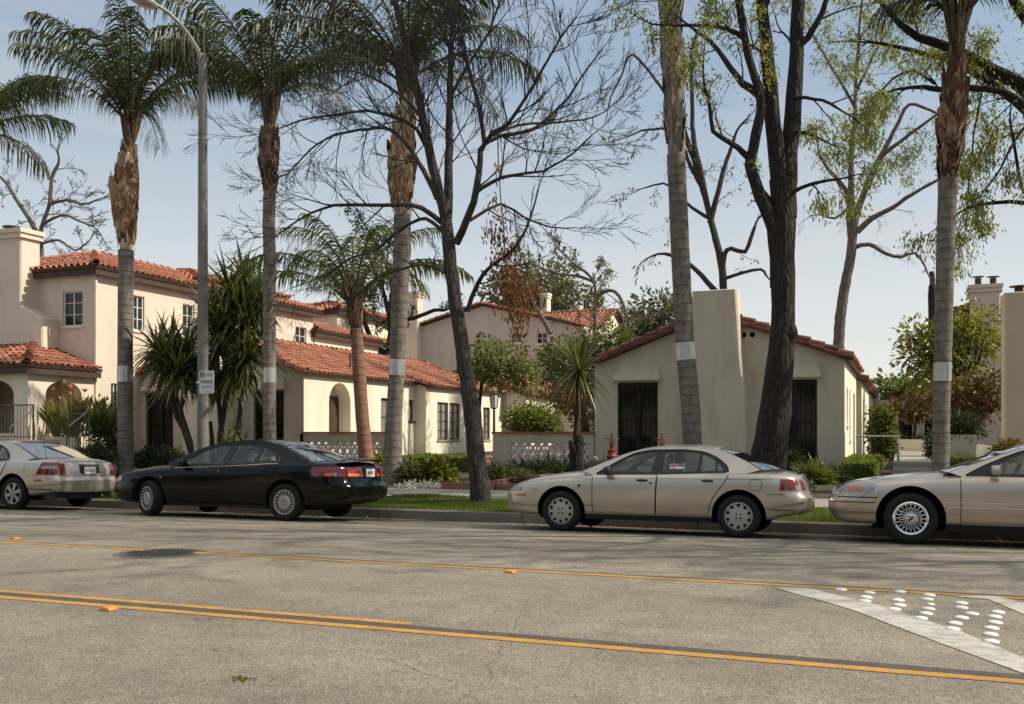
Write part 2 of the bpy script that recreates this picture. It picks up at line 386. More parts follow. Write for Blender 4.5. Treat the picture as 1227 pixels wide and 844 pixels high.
M['boots']=bootmat('papery_palm_boots',[(0,(.11,.055,.028)),(.35,(.34,.19,.10)),(.7,(.50,.36,.24)),(1,(.62,.50,.37))])
M['boots_dark']=bootmat('dark_palm_fibre',[(0,(.04,.022,.012)),(.35,(.14,.07,.036)),(.7,(.25,.14,.08)),(1,(.36,.24,.15))])
M['crownshaft']=barkmat('green_brown_leaf_bases',(.07,.06,.025),(.19,.13,.065),(12,12,2),.4)

# ------------------------------------------------------------------ camera, sky, sun
cam=bpy.data.cameras.new('camera'); co=bpy.data.objects.new('camera',cam); col.objects.link(co)
co.location=(0,0,EYE); co.rotation_euler=(R_(90),0,YAW)
cam.sensor_width=36; cam.lens=FPX/1227*36; cam.shift_y=(HOR-422)/1227; cam.clip_end=6000; cam.clip_start=.05
sc.camera=co
SUN_AZ, SUN_EL = R_(16), R_(42)          # azimuth measured from +x towards +y
sd=Vector((math.cos(SUN_AZ)*math.cos(SUN_EL), math.sin(SUN_AZ)*math.cos(SUN_EL), math.sin(SUN_EL)))
sun=bpy.data.lights.new('sun','SUN'); sun.energy=5.0; sun.angle=R_(.53); sun.color=(1,.91,.765)
so=bpy.data.objects.new('sun',sun); col.objects.link(so); so.rotation_euler=(-sd).to_track_quat('-Z','Y').to_euler(); so.location=sd*60
w=bpy.data.worlds.new('World'); sc.world=w; w.use_nodes=True
wt=w.node_tree; bg=wt.nodes['Background']
sky=wt.nodes.new('ShaderNodeTexSky'); sky.sky_type='NISHITA'; sky.sun_disc=False; sky.sun_elevation=SUN_EL; sky.sun_rotation=math.atan2(sd.x,sd.y)
sky.air_density=1.0; sky.dust_density=1.2; sky.ozone_density=1.0; sky.altitude=200
tc=wt.nodes.new('ShaderNodeTexCoord'); mp=wt.nodes.new('ShaderNodeMapping'); mp.inputs['Scale'].default_value=(1.0,1.0,4.0)
wt.links.new(tc.outputs['Generated'],mp.inputs[0])
nz=wt.nodes.new('ShaderNodeTexNoise'); nz.inputs['Scale'].default_value=2.3; nz.inputs['Detail'].default_value=7; nz.inputs['Roughness'].default_value=.6; nz.inputs['Distortion'].default_value=.5
wt.links.new(mp.outputs[0],nz.inputs['Vector'])
cr=wt.nodes.new('ShaderNodeValToRGB'); cr.color_ramp.elements[0].position=.50; cr.color_ramp.elements[0].color=(0,0,0,1); cr.color_ramp.elements[1].position=.82; cr.color_ramp.elements[1].color=(.55,.55,.55,1)
wt.links.new(nz.outputs['Fac'],cr.inputs[0])
mixn=wt.nodes.new('ShaderNodeMix'); mixn.data_type='RGBA'; mixn.inputs[7].default_value=(7.6,7.4,7.1,1)
wt.links.new(cr.outputs[0],mixn.inputs[0]); 
sep=wt.nodes.new('ShaderNodeSeparateXYZ'); wt.links.new(tc.outputs['Generated'],sep.inputs[0])
hz=wt.nodes.new('ShaderNodeValToRGB')
for e,(p_,v_) in zip((hz.color_ramp.elements[0],hz.color_ramp.elements[1],hz.color_ramp.elements.new(.08),hz.color_ramp.elements.new(.2),hz.color_ramp.elements.new(.4)),((0,.92),(1.0,.35),(.08,.88),(.2,.74),(.4,.58))): e.position=p_; e.color=(v_,v_,v_,1)
hc=wt.nodes.new('ShaderNodeValToRGB')
for e,(p_,v_) in zip((hc.color_ramp.elements[0],hc.color_ramp.elements[1],hc.color_ramp.elements.new(.12),hc.color_ramp.elements.new(.26)),((0,(.90,.87,.79)),(.6,(.25,.37,.56)),(.15,(.755,.80,.81)),(.34,(.455,.575,.70)))): e.position=p_; e.color=(*v_,1)
wt.links.new(sep.outputs[2],hz.inputs[0]); wt.links.new(sep.outputs[2],hc.inputs[0])
hs=wt.nodes.new('ShaderNodeVectorMath'); hs.operation='SCALE'; hs.inputs['Scale'].default_value=10.6; wt.links.new(hc.outputs[0],hs.inputs[0])
hm=wt.nodes.new('ShaderNodeMix'); hm.data_type='RGBA'; wt.links.new(hs.outputs[0],hm.inputs[7])
wt.links.new(hz.outputs[0],hm.inputs[0]); wt.links.new(sky.outputs[0],hm.inputs[6])
wt.links.new(hm.outputs[2],mixn.inputs[6]); wt.links.new(mixn.outputs[2],bg.inputs[0])
bg.inputs[1].default_value=.097
sc.view_settings.view_transform='Standard'; sc.view_settings.look='None'; sc.view_settings.exposure=0
sc.render.resolution_x=1024; sc.render.resolution_y=704
sc.render.engine='CYCLES'
sc.cycles.max_bounces=8; sc.cycles.transparent_max_bounces=16

# ------------------------------------------------------------------ ground
def sheet(name,ys,zf,x0,x1,mat,nx=40,dz=0):
    mb=MB(); xs=np.linspace(x0,x1,nx+1); vs=[]; fs=[]
    for y in ys:
        for x in xs: vs.append((x,y,zf(y)+dz))
    for j in range(len(ys)-1):
        for i in range(nx):
            a=j*(nx+1)+i; fs.append((a,a+1,a+nx+2,a+nx+1))
    mb.add(vs,fs); return mb.build(name,mat,smooth=180)
rys=sorted(set([round(v,4) for v in np.linspace(.3,15.9,53)]+[a for a,b in RZ]))
road=struct(sheet('road',rys,road_z,-400,300,M['asphalt'],2))
def stripe_sheet(name,pts0,pts1,mat,dz=.004):
    """painted sheet following the camber, between two boundary polylines (same length)"""
    mb=MB(); n=8; vs=[];fs=[]
    for a,b in zip(pts0,pts1):
        for k in range(n+1):
            p=Vector(a).lerp(Vector(b),k/n); vs.append((p.x,p.y,road_z(p.y)+dz))
    for j in range(len(pts0)-1):
        for k in range(n): a=j*(n+1)+k; fs.append((a,a+1,a+n+2,a+n+1))
    mb.add(vs,fs); o=mb.build(name,mat,road); return o
def hline(name,y0,y1,mat,x0=-400,x1=300,dz=.004):
    return stripe_sheet(name,[(x0,y0,0),(x1,y0,0)],[(x0,y1,0),(x1,y1,0)],mat,dz)
yl=at_road(613,762).y; yu=at_road(613,683.5).y
hline('centre_line',yl-.16,yl-.06,M['yellow']); hline('seal_strip',yl-.052,yl+.055,M['grey_line']); 
# second stripe of the near pair: painted only on the left part of the view, tapering away
xe=at_road(495,748).x
hline('centre_line',yl+.063,yl+.15,M['yellow'],-400,xe)
hline('turn_lane_line',yu-.06,yu+.05,M['yellow']); hline('seal_strip',yu+.058,yu+.115,M['grey_line'])
yw=at_road(780,651.5).y
hline('parking_line',yw-.05,yw+.05,M['faint_line'])
# turn pocket: two white taper lines
def band(name,px,mat,dz=.0048):
    a=[at_road(*p) for p in px[0]]; b=[at_road(*p) for p in px[1]]
    sub=lambda L:[L[i].lerp(L[i+1],k/8) for i in range(len(L)-1) for k in range(8)]+[L[-1]]
    a,b=sub(a),sub(b)
    return stripe_sheet(name,a,b,mat,dz)
band('pocket_line',([(928,705),(1020,731),(1120,769),(1227,808),(1300,836)],[(968,705),(1060,728),(1150,757),(1227,789),(1300,817)]),M['white_line'])
band('pocket_line',([(1140,715),(1185,719),(1227,737),(1300,765)],[(1190,714.5),(1210,719),(1240,728),(1320,750)]),M['white_line'])
# curbs
def curb(name,y0,y1,z):
    mb=MB(); e=.02
    prof=[(y0,-.1),(y0+.015,.0+z*.1),(y0+.03,z-e),(y0+.05,z),(y1,z+.002),(y1,-.1)] 
    for a,b in zip(prof[:-1],prof[1:]): mb.quad((-400,a[0],a[1]),(300,a[0],a[1]),(300,b[0],b[1]),(-400,b[0],b[1]))
    return struct(mb.build(name,M['curb']))
curb('kerb',15.885,16.05,.175)
gut=struct(sheet('gutter',[15.55,15.9],road_z,-400,300,M['curb'],2,.004))
pk=struct(sheet('parkway',[16.05,16.6,17.2,17.8],lambda y:gz(y)-.004,-400,300,M['turf'],2))
sw=struct(sheet('sidewalk',[17.8,18.8,19.8],lambda y:gz(y)+.006,-400,300,M['sidewalk'],2))
yd=struct(sheet('front_yard',[19.8,20.5,22,24,26,29,40,62],gz,-120,100,M['soil'],4))
fr=struct(sheet('ground',[19.8,26,62,300,2500],lambda y:gz(y)-.08,-2500,2500,M['far'],6))
nr=MB(); nr.quad((-400,-60,.13),(300,-60,.13),(300,.28,.15),(-400,.28,.15)); struct(nr.build('near_sidewalk',M['sidewalk']))
nb=MB(); nb.quad((-2500,-2500,.0),(2500,-2500,.0),(2500,-59,.0),(-2500,-59,.0)); struct(nb.build('near_ground',M['far']))
# carriage walks crossing the parkway: none; lawn strips in the yard
ln=struct(sheet('lawn',[19.85,20.6],lambda y:gz(y)+.012,-60,-13.2,M['turf'],2))
lw=struct(sheet('court_path',[19.8,22,26,29,45],lambda y:gz(y)+.02,-13.6,-11.3,M['brick'],2))
# walk on the right between the buildings (raised two steps)
st=MB()
for k,(y0,z1) in enumerate([(24.2,.62),(24.6,.74),(25.0,.86)]): st.box(-.15,2.0,y0,25.4 if k==2 else y0+.46,.2,z1)
struct(st.build('stone_steps',M['concrete']))
struct(sheet('side_walk_path',[25.4,30,48],lambda y:.868,-.15,2.0,M['concrete'],2))
struct(sheet('side_walk_approach',[19.8,22,24.3],lambda y:gz(y)+.02,-.15,2.0,M['concrete'],2))
# ================================================================== CARS
def pchip(xs,ys):
    xs=np.array(xs,float); ys=np.array(ys,float); h=np.diff(xs); d=np.diff(ys)/h; m=np.zeros_like(ys)
    m[0]=d[0]; m[-1]=d[-1]
    for i in range(1,len(xs)-1):
        if d[i-1]*d[i]<=0: m[i]=0
        else:
            w1=2*h[i]+h[i-1]; w2=h[i]+2*h[i-1]; m[i]=(w1+w2)/(w1/d[i-1]+w2/d[i])
    def f(x):
        x=min(max(x,xs[0]),xs[-1]); i=int(min(max(np.searchsorted(xs,x)-1,0),len(xs)-2)); t=(x-xs[i])/h[i]
        return float((2*t**3-3*t**2+1)*ys[i]+(t**3-2*t**2+t)*h[i]*m[i]+(-2*t**3+3*t**2)*ys[i+1]+(t**3-t**2)*h[i]*m[i+1])
    return f
def P(tab): return pchip([a for a,b in tab],[b for a,b in tab])
def chaikin(pts,n=2,closed=True):
    for _ in range(n):
        q=[]; m=len(pts)
        if not closed: q.append(pts[0])
        for i in range(m if closed else m-1):
            a=pts[i]; b=pts[(i+1)%m]
            q.append((a[0]*.75+b[0]*.25,a[1]*.75+b[1]*.25)); q.append((a[0]*.25+b[0]*.75,a[1]*.25+b[1]*.75))
        if not closed: q.append(pts[-1])
        pts=q
    return pts
def rpoly(pts,r=.05,k=5):
    out=[]; n=len(pts)
    for i in range(n):
        p=Vector((*pts[i],0)); a=Vector((*pts[i-1],0))-p; b=Vector((*pts[(i+1)%n],0))-p
        la,lb=a.length,b.length; a.normalize(); b.normalize(); d=min(r,la*.45,lb*.45)
        if a.dot(b)<-.985: out.append(tuple(p[:2])); continue
        q0=p+a*d; q1=p+b*d
        for j in range(k+1):
            t=j/k; q=q0*(1-t)**2+p*2*t*(1-t)+q1*t*t; out.append((q.x,q.y))
    return out
class Car:
    def __init__(s,S):
        s.S=S; s.L=S['L']; s.W2=S['W']/2
        s.zs=P(S['zs']); s.zt=P(S['zt']); s.zb=P(S['zb']); s.plan=P(S['plan']); s.nose=P(S['nose']); s.tail=P(S['tail'])
        s.fl=S.get('fl',.9); s.rl=S.get('rl',.8)
    def section(s,x):
        w=s.W2*s.plan(x); zb=s.zb(x); zs=s.zs(x); zt=s.zt(x); zm=zb+.52*(zs-zb); d=zt-zs
        side=[(.76,zb),(.88,zb+.012),(.945,zb+.05),(.975,zb+.15),(.992,zb+.30*(zs-zb)),(1.0,zm),(.993,zb+.72*(zs-zb)),(.972,zs-.10*(zs-zb)-.01),(.945,zs-.022),(.915,zs-.004)]
        top=[(.87,zs+.10*d),(.72,zs+.48*d),(.5,zs+.76*d),(.25,zs+.94*d),(0,zt)]
        return [(a*w,b) for a,b in side],[(a*w,b) for a,b in top]
    def fine(s,x):
        side,top=s.section(x); z=[p[1] for p in side]
        f=pchip(np.maximum.accumulate(np.array(z)+np.arange(len(z))*1e-5),[p[0] for p in side])
        zz=[]
        for a,b in zip(z[:-1],z[1:]): zz+= [a+(b-a)*k/4 for k in range(4)]
        zz.append(z[-1])
        r=[(0,s.zb(x))]+[(f(q),q) for q in zz]
        r+=[(top[0])]
        for a,b in zip(top[:-1],top[1:]): r+=[(a[0]*.5+b[0]*.5,a[1]*.5+b[1]*.5+.0),b]
        return r,f
    def warp(s,x,z):
        a=max(0,1-x/s.fl)**1.6; b=max(0,1-(s.L-x)/s.rl)**1.6
        return x+a*s.nose(z)-b*s.tail(z)
    def pt(s,x,z,off=.004,sd=-1):
        """point on the body flank at nominal x, height z"""
        r,f=s.fine(x); side,_=s.section(x); zlo,zhi=side[0][1],side[-1][1]
        y=f(min(max(z,zlo),zhi))
        r2,f2=s.fine(min(x+.02,s.L)); e=.01
        dy=(f(min(z+e,zhi))-f(max(z-e,zlo)))/(2*e) if zlo<z<zhi else 0
        nx=-(f2(min(max(z,zlo),zhi))-y)/.02 if x+.02<s.L else 0
        n=Vector((nx,1,-dy)).normalized()
        return Vector((s.warp(x,z)+n.x*off, sd*(y+n.y*off), z+n.z*off))
    def topz(s,x,y):
        r,f=s.fine(x); tp=r[-9:]
        return float(np.interp(abs(y),[p[0] for p in tp[::-1]],[p[1] for p in tp[::-1]]))
    bulge=.07
    def bw(s,z): return min(1,max(.35,1.6*z))
    def end(s,y,z,off=.006):
        """point on the domed rear face"""
        side,_=s.section(s.L); _,f=s.fine(s.L); yc=f(min(max(z,side[0][1]),side[-1][1])); k=min(1,abs(y)/yc)
        return Vector((s.warp(s.L,z)+s.bulge*(1-k*k)*s.bw(z)+off,y,z))
    def endpatch(s,mb,y0,y1,z0,z1,off,mi=0,nu=8,nv=4):
        mb.grid(lambda u,v:s.end(y0+(y1-y0)*u,z0+(z1-z0)*v,off),nu,nv,mi)
    def body(s,parent,mats):
        L=s.L; xs=sorted(set([0,.015,.035,.06,.1,.15,.2,.27,.35,.45]+list(np.arange(.55,L-.5,.09))+[L-v for v in (.45,.35,.27,.2,.15,.1,.06,.035,.015,0)]))
        mb=MB(); vs=[]; rings=[]
        for x in xs:
            r,_=s.fine(x); ring=[(s.warp(x,z),-y,z) for y,z in r]+[(s.warp(x,z),y,z) for y,z in r[-2:0:-1]]
            rings.append(ring)
        n=len(rings[0]); nh=len(s.fine(1.0)[0])
        for r in rings: vs+=r
        fs=[]; mi=[]
        c0,c1=s.S['cab']
        for i in range(len(xs)-1):
            for q in range(n):
                fs.append((i*n+q,(i+1)*n+q,(i+1)*n+(q+1)%n,i*n+(q+1)%n))
                qq=q if q<nh else n-q
                intr=(c0<=xs[i] and xs[i+1]<=c1 and min(q,n-1-q)>=nh-9)
                und=min(q,n-1-q)<2
                mi.append(1 if intr else (2 if und else 0))
        for base,sg in ((0,-1),((len(xs)-1)*n,1)):
            prev=base
            for k in (.75,.5,.25,0):
                o=len(vs)
                vs+=[(vs[base+q][0]+sg*s.bulge*(1-k*k)*s.bw(vs[base+q][2]),vs[base+q][1]*k,vs[base+q][2]) for q in range(n)]
                for q in range(n): fs.append((prev+q,prev+(q+1)%n,o+(q+1)%n,o+q)); mi.append(0)
                prev=o
        mb.v=vs; mb.f=fs; mb.m=mi
        o=mb.build('body',mats,parent)
        bm=bmesh.new(); bm.from_mesh(o.data); bmesh.ops.remove_doubles(bm,verts=bm.verts,dist=.0004); bmesh.ops.dissolve_degenerate(bm,edges=bm.edges,dist=.0002); bmesh.ops.recalc_face_normals(bm,faces=bm.faces); bm.to_mesh(o.data)
        bm.free()
        # wheel arches
        for k,(xw,ra) in enumerate(s.S['arch']):
            for sd in (-1,1):
                cb=MB(); N=40; y0=sd*(s.W2-.34); y1=sd*(s.W2+.2); zc=s.S['R']+s.S.get('archdz',.0)
                pr=[(xw+ra*math.cos(2*PI*q/N),zc+ra*(1.0 if math.sin(2*PI*q/N)>0 else 1.0)*math.sin(2*PI*q/N)) for q in range(N)]
                cb.v=[(a,y0,b) for a,b in pr]+[(a,y1,b) for a,b in pr]; cb.f=[tuple(range(N)),tuple(range(2*N-1,N-1,-1))]+[(q,(q+1)%N,(q+1)%N+N,q+N) for q in range(N)]; cb.m=[0]*(N+2)
                c=cb.build('cut',mats[2],parent,recalc=True)
                md=o.modifiers.new('b','BOOLEAN'); md.object=c; md.operation='DIFFERENCE'; md.solver='EXACT'
                bpy.context.view_layer.update(); dg=bpy.context.evaluated_depsgraph_get(); dg.update(); me=bpy.data.meshes.new_from_object(o.evaluated_get(dg))
                o.modifiers.clear(); o.data=me; bpy.data.objects.remove(c)
        me=o.data; me.name='body'
        if len(me.materials)<3:
            me.materials.clear(); [me.materials.append(m) for m in mats]
        for p in me.polygons:
            c=p.center
            for xw,ra in s.S['arch']:
                d=math.hypot(c.x-xw,c.z-s.S['R'])
                if d<ra+.012 and abs(c.y)<s.W2*.985 and c.z>.12:
                    nrm=p.normal
                    if abs(d-ra)<.03 and abs(nrm.y)<.35 and abs(c.y)>s.W2-.36 and d<ra+.006 : p.material_index=2
                    if abs(abs(c.y)-(s.W2-.34))<.01: p.material_index=2
        me.polygons.foreach_set('use_smooth',[True]*len(me.polygons)); me.set_sharp_from_angle(angle=R_(32))
        return o
    # --- greenhouse
    def gy(s,x,z):
        S=s.S; zb=s.zs(min(max(x,S['cab'][0]),S['cab'][1])); t=(z-zb)/(S['roofz']-zb); xc=S['gx']; hl=S['gl']
        y0=s.W2*.925; y1=s.W2*S.get('tumble',.70)
        y=y0+(y1-y0)*(max(t,-.2)+.10*t*(1-t))
        return y*(1-S.get('gtaper',.07)*abs((x-xc)/hl)**2.4)
    def roofpts(s): return s.S['profile']
    def greenhouse(s,parent,paint,pillar):
        S=s.S; prof=chaikin(S['profile'],3,False); xs=[p[0] for p in prof]
        def belt(x): return s.zs(min(max(x,S['cab'][0]-.2),S['cab'][1]+.3))-.012
        lower=[(x,belt(x)) for x in np.linspace(xs[-1],xs[0],14)][1:-1]
        outline=prof+lower
        dlo=rpoly(S['dlo'],.07); wins=[rpoly(w_,.035) for w_ in S['wins']]
        mb=MB()
        for sd in (-1,1):
            mb.poly([outline,dlo],lambda a,b:(a,sd*s.gy(a,b),b))
        def strip(i0,i1,v0,v1,mbx,off,bul,crown,nv=8):
            pts=prof[i0:i1+1]; n=len(pts)
            def fn(u,v):
                k=min(int(round(u*(n-1))),n-1); x,z=pts[k]; q=v0+(v1-v0)*v; yy=s.gy(x,z)*q; c=1-q*q
                lx,lz=0,0
                edge=S['edge'](x)
                return (x+bul*c*edge[0], yy, z+crown*c*edge[1]+off)
            mbx.grid(fn,n-1,nv)
        zi=lambda x:min(range(len(prof)),key=lambda k:abs(xs[k]-x))
        a,b=zi(S['wst']),zi(S['rgt']); n=len(prof)-1
        strip(a,b,-1,1,mb,0,.10,.055,16)
        for i0,i1 in ((0,a),(b,n)):
            strip(i0,i1,-1,-.93,mb,0,.10,.055,2); strip(i0,i1,.93,1,mb,0,.10,.055,2)
        roof=mb.build('roof',paint,parent,smooth=38,recalc=True)
        for sd in (-1,1):   # dark window surround with its sealing lip, one per side
            tr=MB(); tr.poly([dlo]+wins,lambda a,b:(a,sd*(s.gy(a,b)-.004),b))
            lip=[(a,sd*(s.gy(a,b)+.001),b) for a,b in dlo]
            q=tr.build('window_surround',pillar,parent,smooth=40); l_=MB(); l_.tube(lip+[lip[0]],.006,5,cap=False); l_.build('window_seal',pillar,q)
        for w_ in wins:
            for sd in (-1,1):
                g=MB(); g.poly([w_],lambda a,b:(a,sd*(s.gy(a,b)-.012),b)); g.build('side_window',M['car_glass'],parent)
        for nm,i0,i1 in (('windscreen',0,a),('rear_window',b,n)):
            g=MB(); strip(i0,i1,-.93,.93,g,-.003,.10,.055,14); g.build(nm,M['slope_glass'],parent,smooth=180)
            fr=MB()
            strip(max(i0,0),i1,-.955,-.92,fr,.001,.10,.055,1); strip(i0,i1,.92,.955,fr,.001,.10,.055,1)
            fr.build('glass_seal',M['gap'],parent,smooth=180)
    def interior(s,parent):
        S=s.S; zb=s.zs(S['gx']); mb=MB()
        def cushion(x0,x1,y0,y1,z0,z1,lean=0):
            def fn(u,v):
                a=2*PI*u; e=.35
                cx=math.copysign(abs(math.cos(a))**e,math.cos(a)); cy=math.copysign(abs(math.sin(a))**e,math.sin(a))
                r=math.sin(PI*min(max(v,.0),1))**.3 if 0<v<1 else 0
                return ((x0+x1)/2+cx*r*(x1-x0)/2+lean*v,(y0+y1)/2+cy*r*(y1-y0)/2,z0+(z1-z0)*v)
            mb.grid(fn,16,8)
        for xb in S['seats']:
            for sd in (-1,1):
                cushion(xb,xb+.14,sd*.37-.22,sd*.37+.22,zb-.35,zb+.14,.10); cushion(xb+.13,xb+.21,sd*.37-.12,sd*.37+.12,zb+.15,zb+.32,.03)
        xr=S['rearseat']; cushion(xr,xr+.2,-.62,.62,zb-.35,zb+.12,.12)
        xd=S['cab'][0]+.35; cushion(xd-.25,xd+.1,-.66,.66,zb-.25,zb+.03)
        mb.build('seats',M['interior'],parent,smooth=60)
        sw=MB(); c=Vector((xd+.28,.36,zb+.02)); pts=[]
        for k in range(25):
            a=2*PI*k/24; pts.append(c+Vector((.18*math.sin(a)*.4,.18*math.cos(a),.18*math.sin(a)*.9)))
        sw.tube(pts,.014,6,cap=False); sw.tube([c,c+Vector((-.3,0,-.12))],.03,6); sw.tube([c+Vector((0,-.17,0)),c+Vector((0,.17,0))],.016,5)
        sw.build('steering_wheel',M['black_plastic'],parent,smooth=60)
    # --- details on the flank
    def strip_line(s,mb,pts,wd=.009,off=.003,mi=0,sd=-1):
        q=[s.pt(x,z,off,sd) for x,z in pts]
        for a,b in zip(q[:-1],q[1:]):
            d=(b-a).normalized(); n=Vector((0,sd,0)); t=d.cross(n).normalized()*wd/2
            mb.quad(a-t,b-t,b+t,a+t,mi)
    def patch(s,mb,x0,x1,z0,z1,off,nu=10,nv=6,mi=0,sd=-1):
        """flank patch; x0,x1,z0,z1 may be functions of the other coordinate"""
        g=lambda v,a:v(a) if callable(v) else v
        def fn(u,v):
            z=g(z0,.5)+(g(z1,.5)-g(z0,.5))*v; xa=g(x0,z); xb=g(x1,z); x=xa+(xb-xa)*u
            za,zb_=g(z0,x),g(z1,x); z=za+(zb_-za)*v
            return s.pt(x,z,off,sd)
        mb.grid(fn,nu,nv,mi)
def make_wheel(parent,x,y,R,style,sd,turn=0,wd=.20):
    """tyre with a rim as its child; outer face looks towards y*sd"""
    o=MB(); rr=R*.665; h=wd/2
    prof=[(rr*.9,-h*.55),(rr,-h*.86),(rr+.012,-h*.95),(R*.86,-h),(R*.955,-h*.86),(R*.99,-h*.62),(R,-h*.3),(R,h*.3),(R*.99,h*.62),(R*.955,h*.86),(R*.86,h),(rr,h*.86),(rr*.9,h*.5)]
    o.lathe(prof,40,axis='y')
    tr=o.build('wheel',M['rubber'],parent,smooth=50,recalc=True); tr.location=(x,y,R); tr.rotation_euler=(0,0,(PI if sd>0 else 0)+turn)
    m=MB(); fy=-h*.80                                    # outer plane
    def pol(r,a,d=0): return (r*math.cos(a),fy-d,r*math.sin(a))
    def sector(r0,r1,a0,a1,d,mi,n=4):
        m.grid(lambda u,v:pol(r0+(r1-r0)*v,a0+(a1-a0)*u,d),n,2,mi)
    def disc(r,a,rad,d,mi,n=10):
        c=(r*math.cos(a),r*math.sin(a)); vs=[(c[0]+rad*math.cos(2*PI*k/n),fy-d,c[1]+rad*math.sin(2*PI*k/n)) for k in range(n)]; m.add(vs,[tuple(range(n))],mi)
    if style=='slots':
        m.lathe([(0,fy-.016),(rr*.42,fy-.014),(rr*.62,fy-.006),(rr*.95,fy-.010),(rr*.99,fy-.004),(rr,fy+.03)],48,0,axis='y')
        for k in range(10):
            a=2*PI*(k+.5)/10; w_=.165
            vs=[pol(rr*.66,a-w_*.8,.0095),pol(rr*.66,a+w_*.8,.0095),pol(rr*.80,a+w_*1.0,.0115),pol(rr*.89,a+w_*.8,.0122),pol(rr*.89,a-w_*.8,.0122),pol(rr*.80,a-w_*1.0,.0115)]
            m.add(vs,[(0,1,2,3,4,5)],1)
            sector(rr*.84,rr*.93,a+.26,a+.34,.0125,1,2)
        for k in range(4): disc(rr*.20,PI/4+k*PI/2+.35*0,rr*.065,.0165,1)
    elif style=='turbine':
        m.lathe([(0,fy-.012),(rr*.47,fy-.012),(rr*.52,fy-.002),(rr*.9,fy-.004),(rr*.93,fy-.012),(rr*.99,fy-.012),(rr,fy+.03)],48,0,axis='y')
        for k in range(18):
            a=2*PI*k/18; sk=.22
            m.add([pol(rr*.57,a-.09,.0075),pol(rr*.57,a+.07,.0075),pol(rr*.88,a+.10+sk,.0085),pol(rr*.88,a-.10+sk,.0085)],[(0,1,2,3)],1)
        for k in range(5): disc(rr*.24,PI/2+k*2*PI/5,rr*.06,.0125,1)
        disc(0,0,rr*.07,.0125,1)
    elif style=='six':
        m.lathe([(0,fy+.035),(rr*.9,fy+.03),(rr*.92,fy-.006),(rr*.99,fy-.008),(rr,fy+.03)],48,0,axis='y')
        m.lathe([(0,fy+.030),(rr*.9,fy+.025)],32,1,axis='y')
        for k in range(6):
            a=2*PI*k/6+.3
            m.add([pol(rr*.05,a-.9,.012),pol(rr*.05,a+.9,.012),pol(rr*.34,a+.46,.010),pol(rr*.55,a+.27,.006),pol(rr*.93,a+.23,.002),pol(rr*.93,a-.23,.002),pol(rr*.55,a-.27,.006),pol(rr*.34,a-.46,.010)],[(0,1,2,3,4,5,6,7)],0)
            disc(rr*.22,a+PI/6,rr*.05,.0135,1)
        disc(0,0,rr*.12,.016,0)
    else:
        m.lathe([(0,fy+.02),(rr*.8,fy+.02),(rr*.83,fy-.012),(rr*.92,fy-.02),(rr*.99,fy-.008),(rr,fy+.03)],48,0,axis='y')
        m.lathe([(0,fy+.015),(rr*.8,fy+.015)],40,1,axis='y')
        N=20
        for k in range(N):
            for sg in (-1,1):
                a=2*PI*k/N
                pts=[pol(rr*.26,a,.012),pol(rr*.5,a+sg*.16,.010),pol(rr*.84,a+sg*.36,.010)]
                m.tube(pts,.0045,4,0)
        m.lathe([(0,fy-.022),(rr*.22,fy-.022),(rr*.28,fy-.016),(rr*.28,fy+.01)],24,0,axis='y')
        m.add([pol(rr*.18,.2,.024),pol(rr*.18,1.3,.024),pol(rr*.05,.9,.024),pol(rr*.18,3.5,.024),pol(rr*.2,4.2,.024)],[(0,1,2,3,4)],1)
    m.build('rim',[M['rim'] if style!='mesh' else M['chrome'],M['gap']],tr,smooth=30,recalc=False)
def seam_loop(car,mb,pts,sd): car.strip_line(mb,pts,.010,.0075,0,sd)
def make_door(car,parent,paint,x0,x1,z0,z1,handle,sd):
    """door skin standing a touch proud of the body, dark gap around it, with its handle"""
    d=MB(); car.patch(d,x0,x1,z0,z1,.006,14,16,0,sd); o=d.build('door',[paint],parent,smooth=40)
    g=lambda v,a:v(a) if callable(v) else v
    zz=np.linspace(g(z0,0),g(z1,0),12); gp=MB()
    seam_loop(car,gp,[(g(x0,z),z) for z in zz],sd); seam_loop(car,gp,[(g(x1,z),z) for z in zz],sd)
    gp.build('door_gap',M['gap'],o)
    hx,hz=handle; h=MB()
    q=[car.pt(hx+dx,hz,0.008,sd) for dx in np.linspace(-.085,.085,9)]
    h.tube([p+Vector((0,sd*.016*(1-abs(i-4)/4.6),0)) for i,p in enumerate(q)],[.008,.013,.015,.016,.016,.016,.015,.013,.008],8)
    h.build('handle',M['black_plastic'] if paint is not M['paint_silver'] and paint is not M['paint_beige'] else M['black_plastic'],o,smooth=60)
    return o
def mirror(car,parent,x,z,mat,sd,w_=.19):
    mb=MB(); y=car.gy(x,z)
    def fn(u,v):
        a=2*PI*u; b=PI*v; e=.55
        f=lambda t:math.copysign(abs(t)**e,t)
        return (x+.055*f(math.cos(b))-.0*u, sd*(y+.035+w_/2+w_/2*f(math.sin(b))*f(math.cos(a))), z+.065*f(math.sin(b))*f(math.sin(a)))
    mb.grid(fn,16,10); mb.tube([(x-.02,sd*(y-.02),z-.03),(x-.01,sd*(y+.09),z-.02)],.03,6)
    mb.build('wing_mirror',mat,parent,smooth=60)
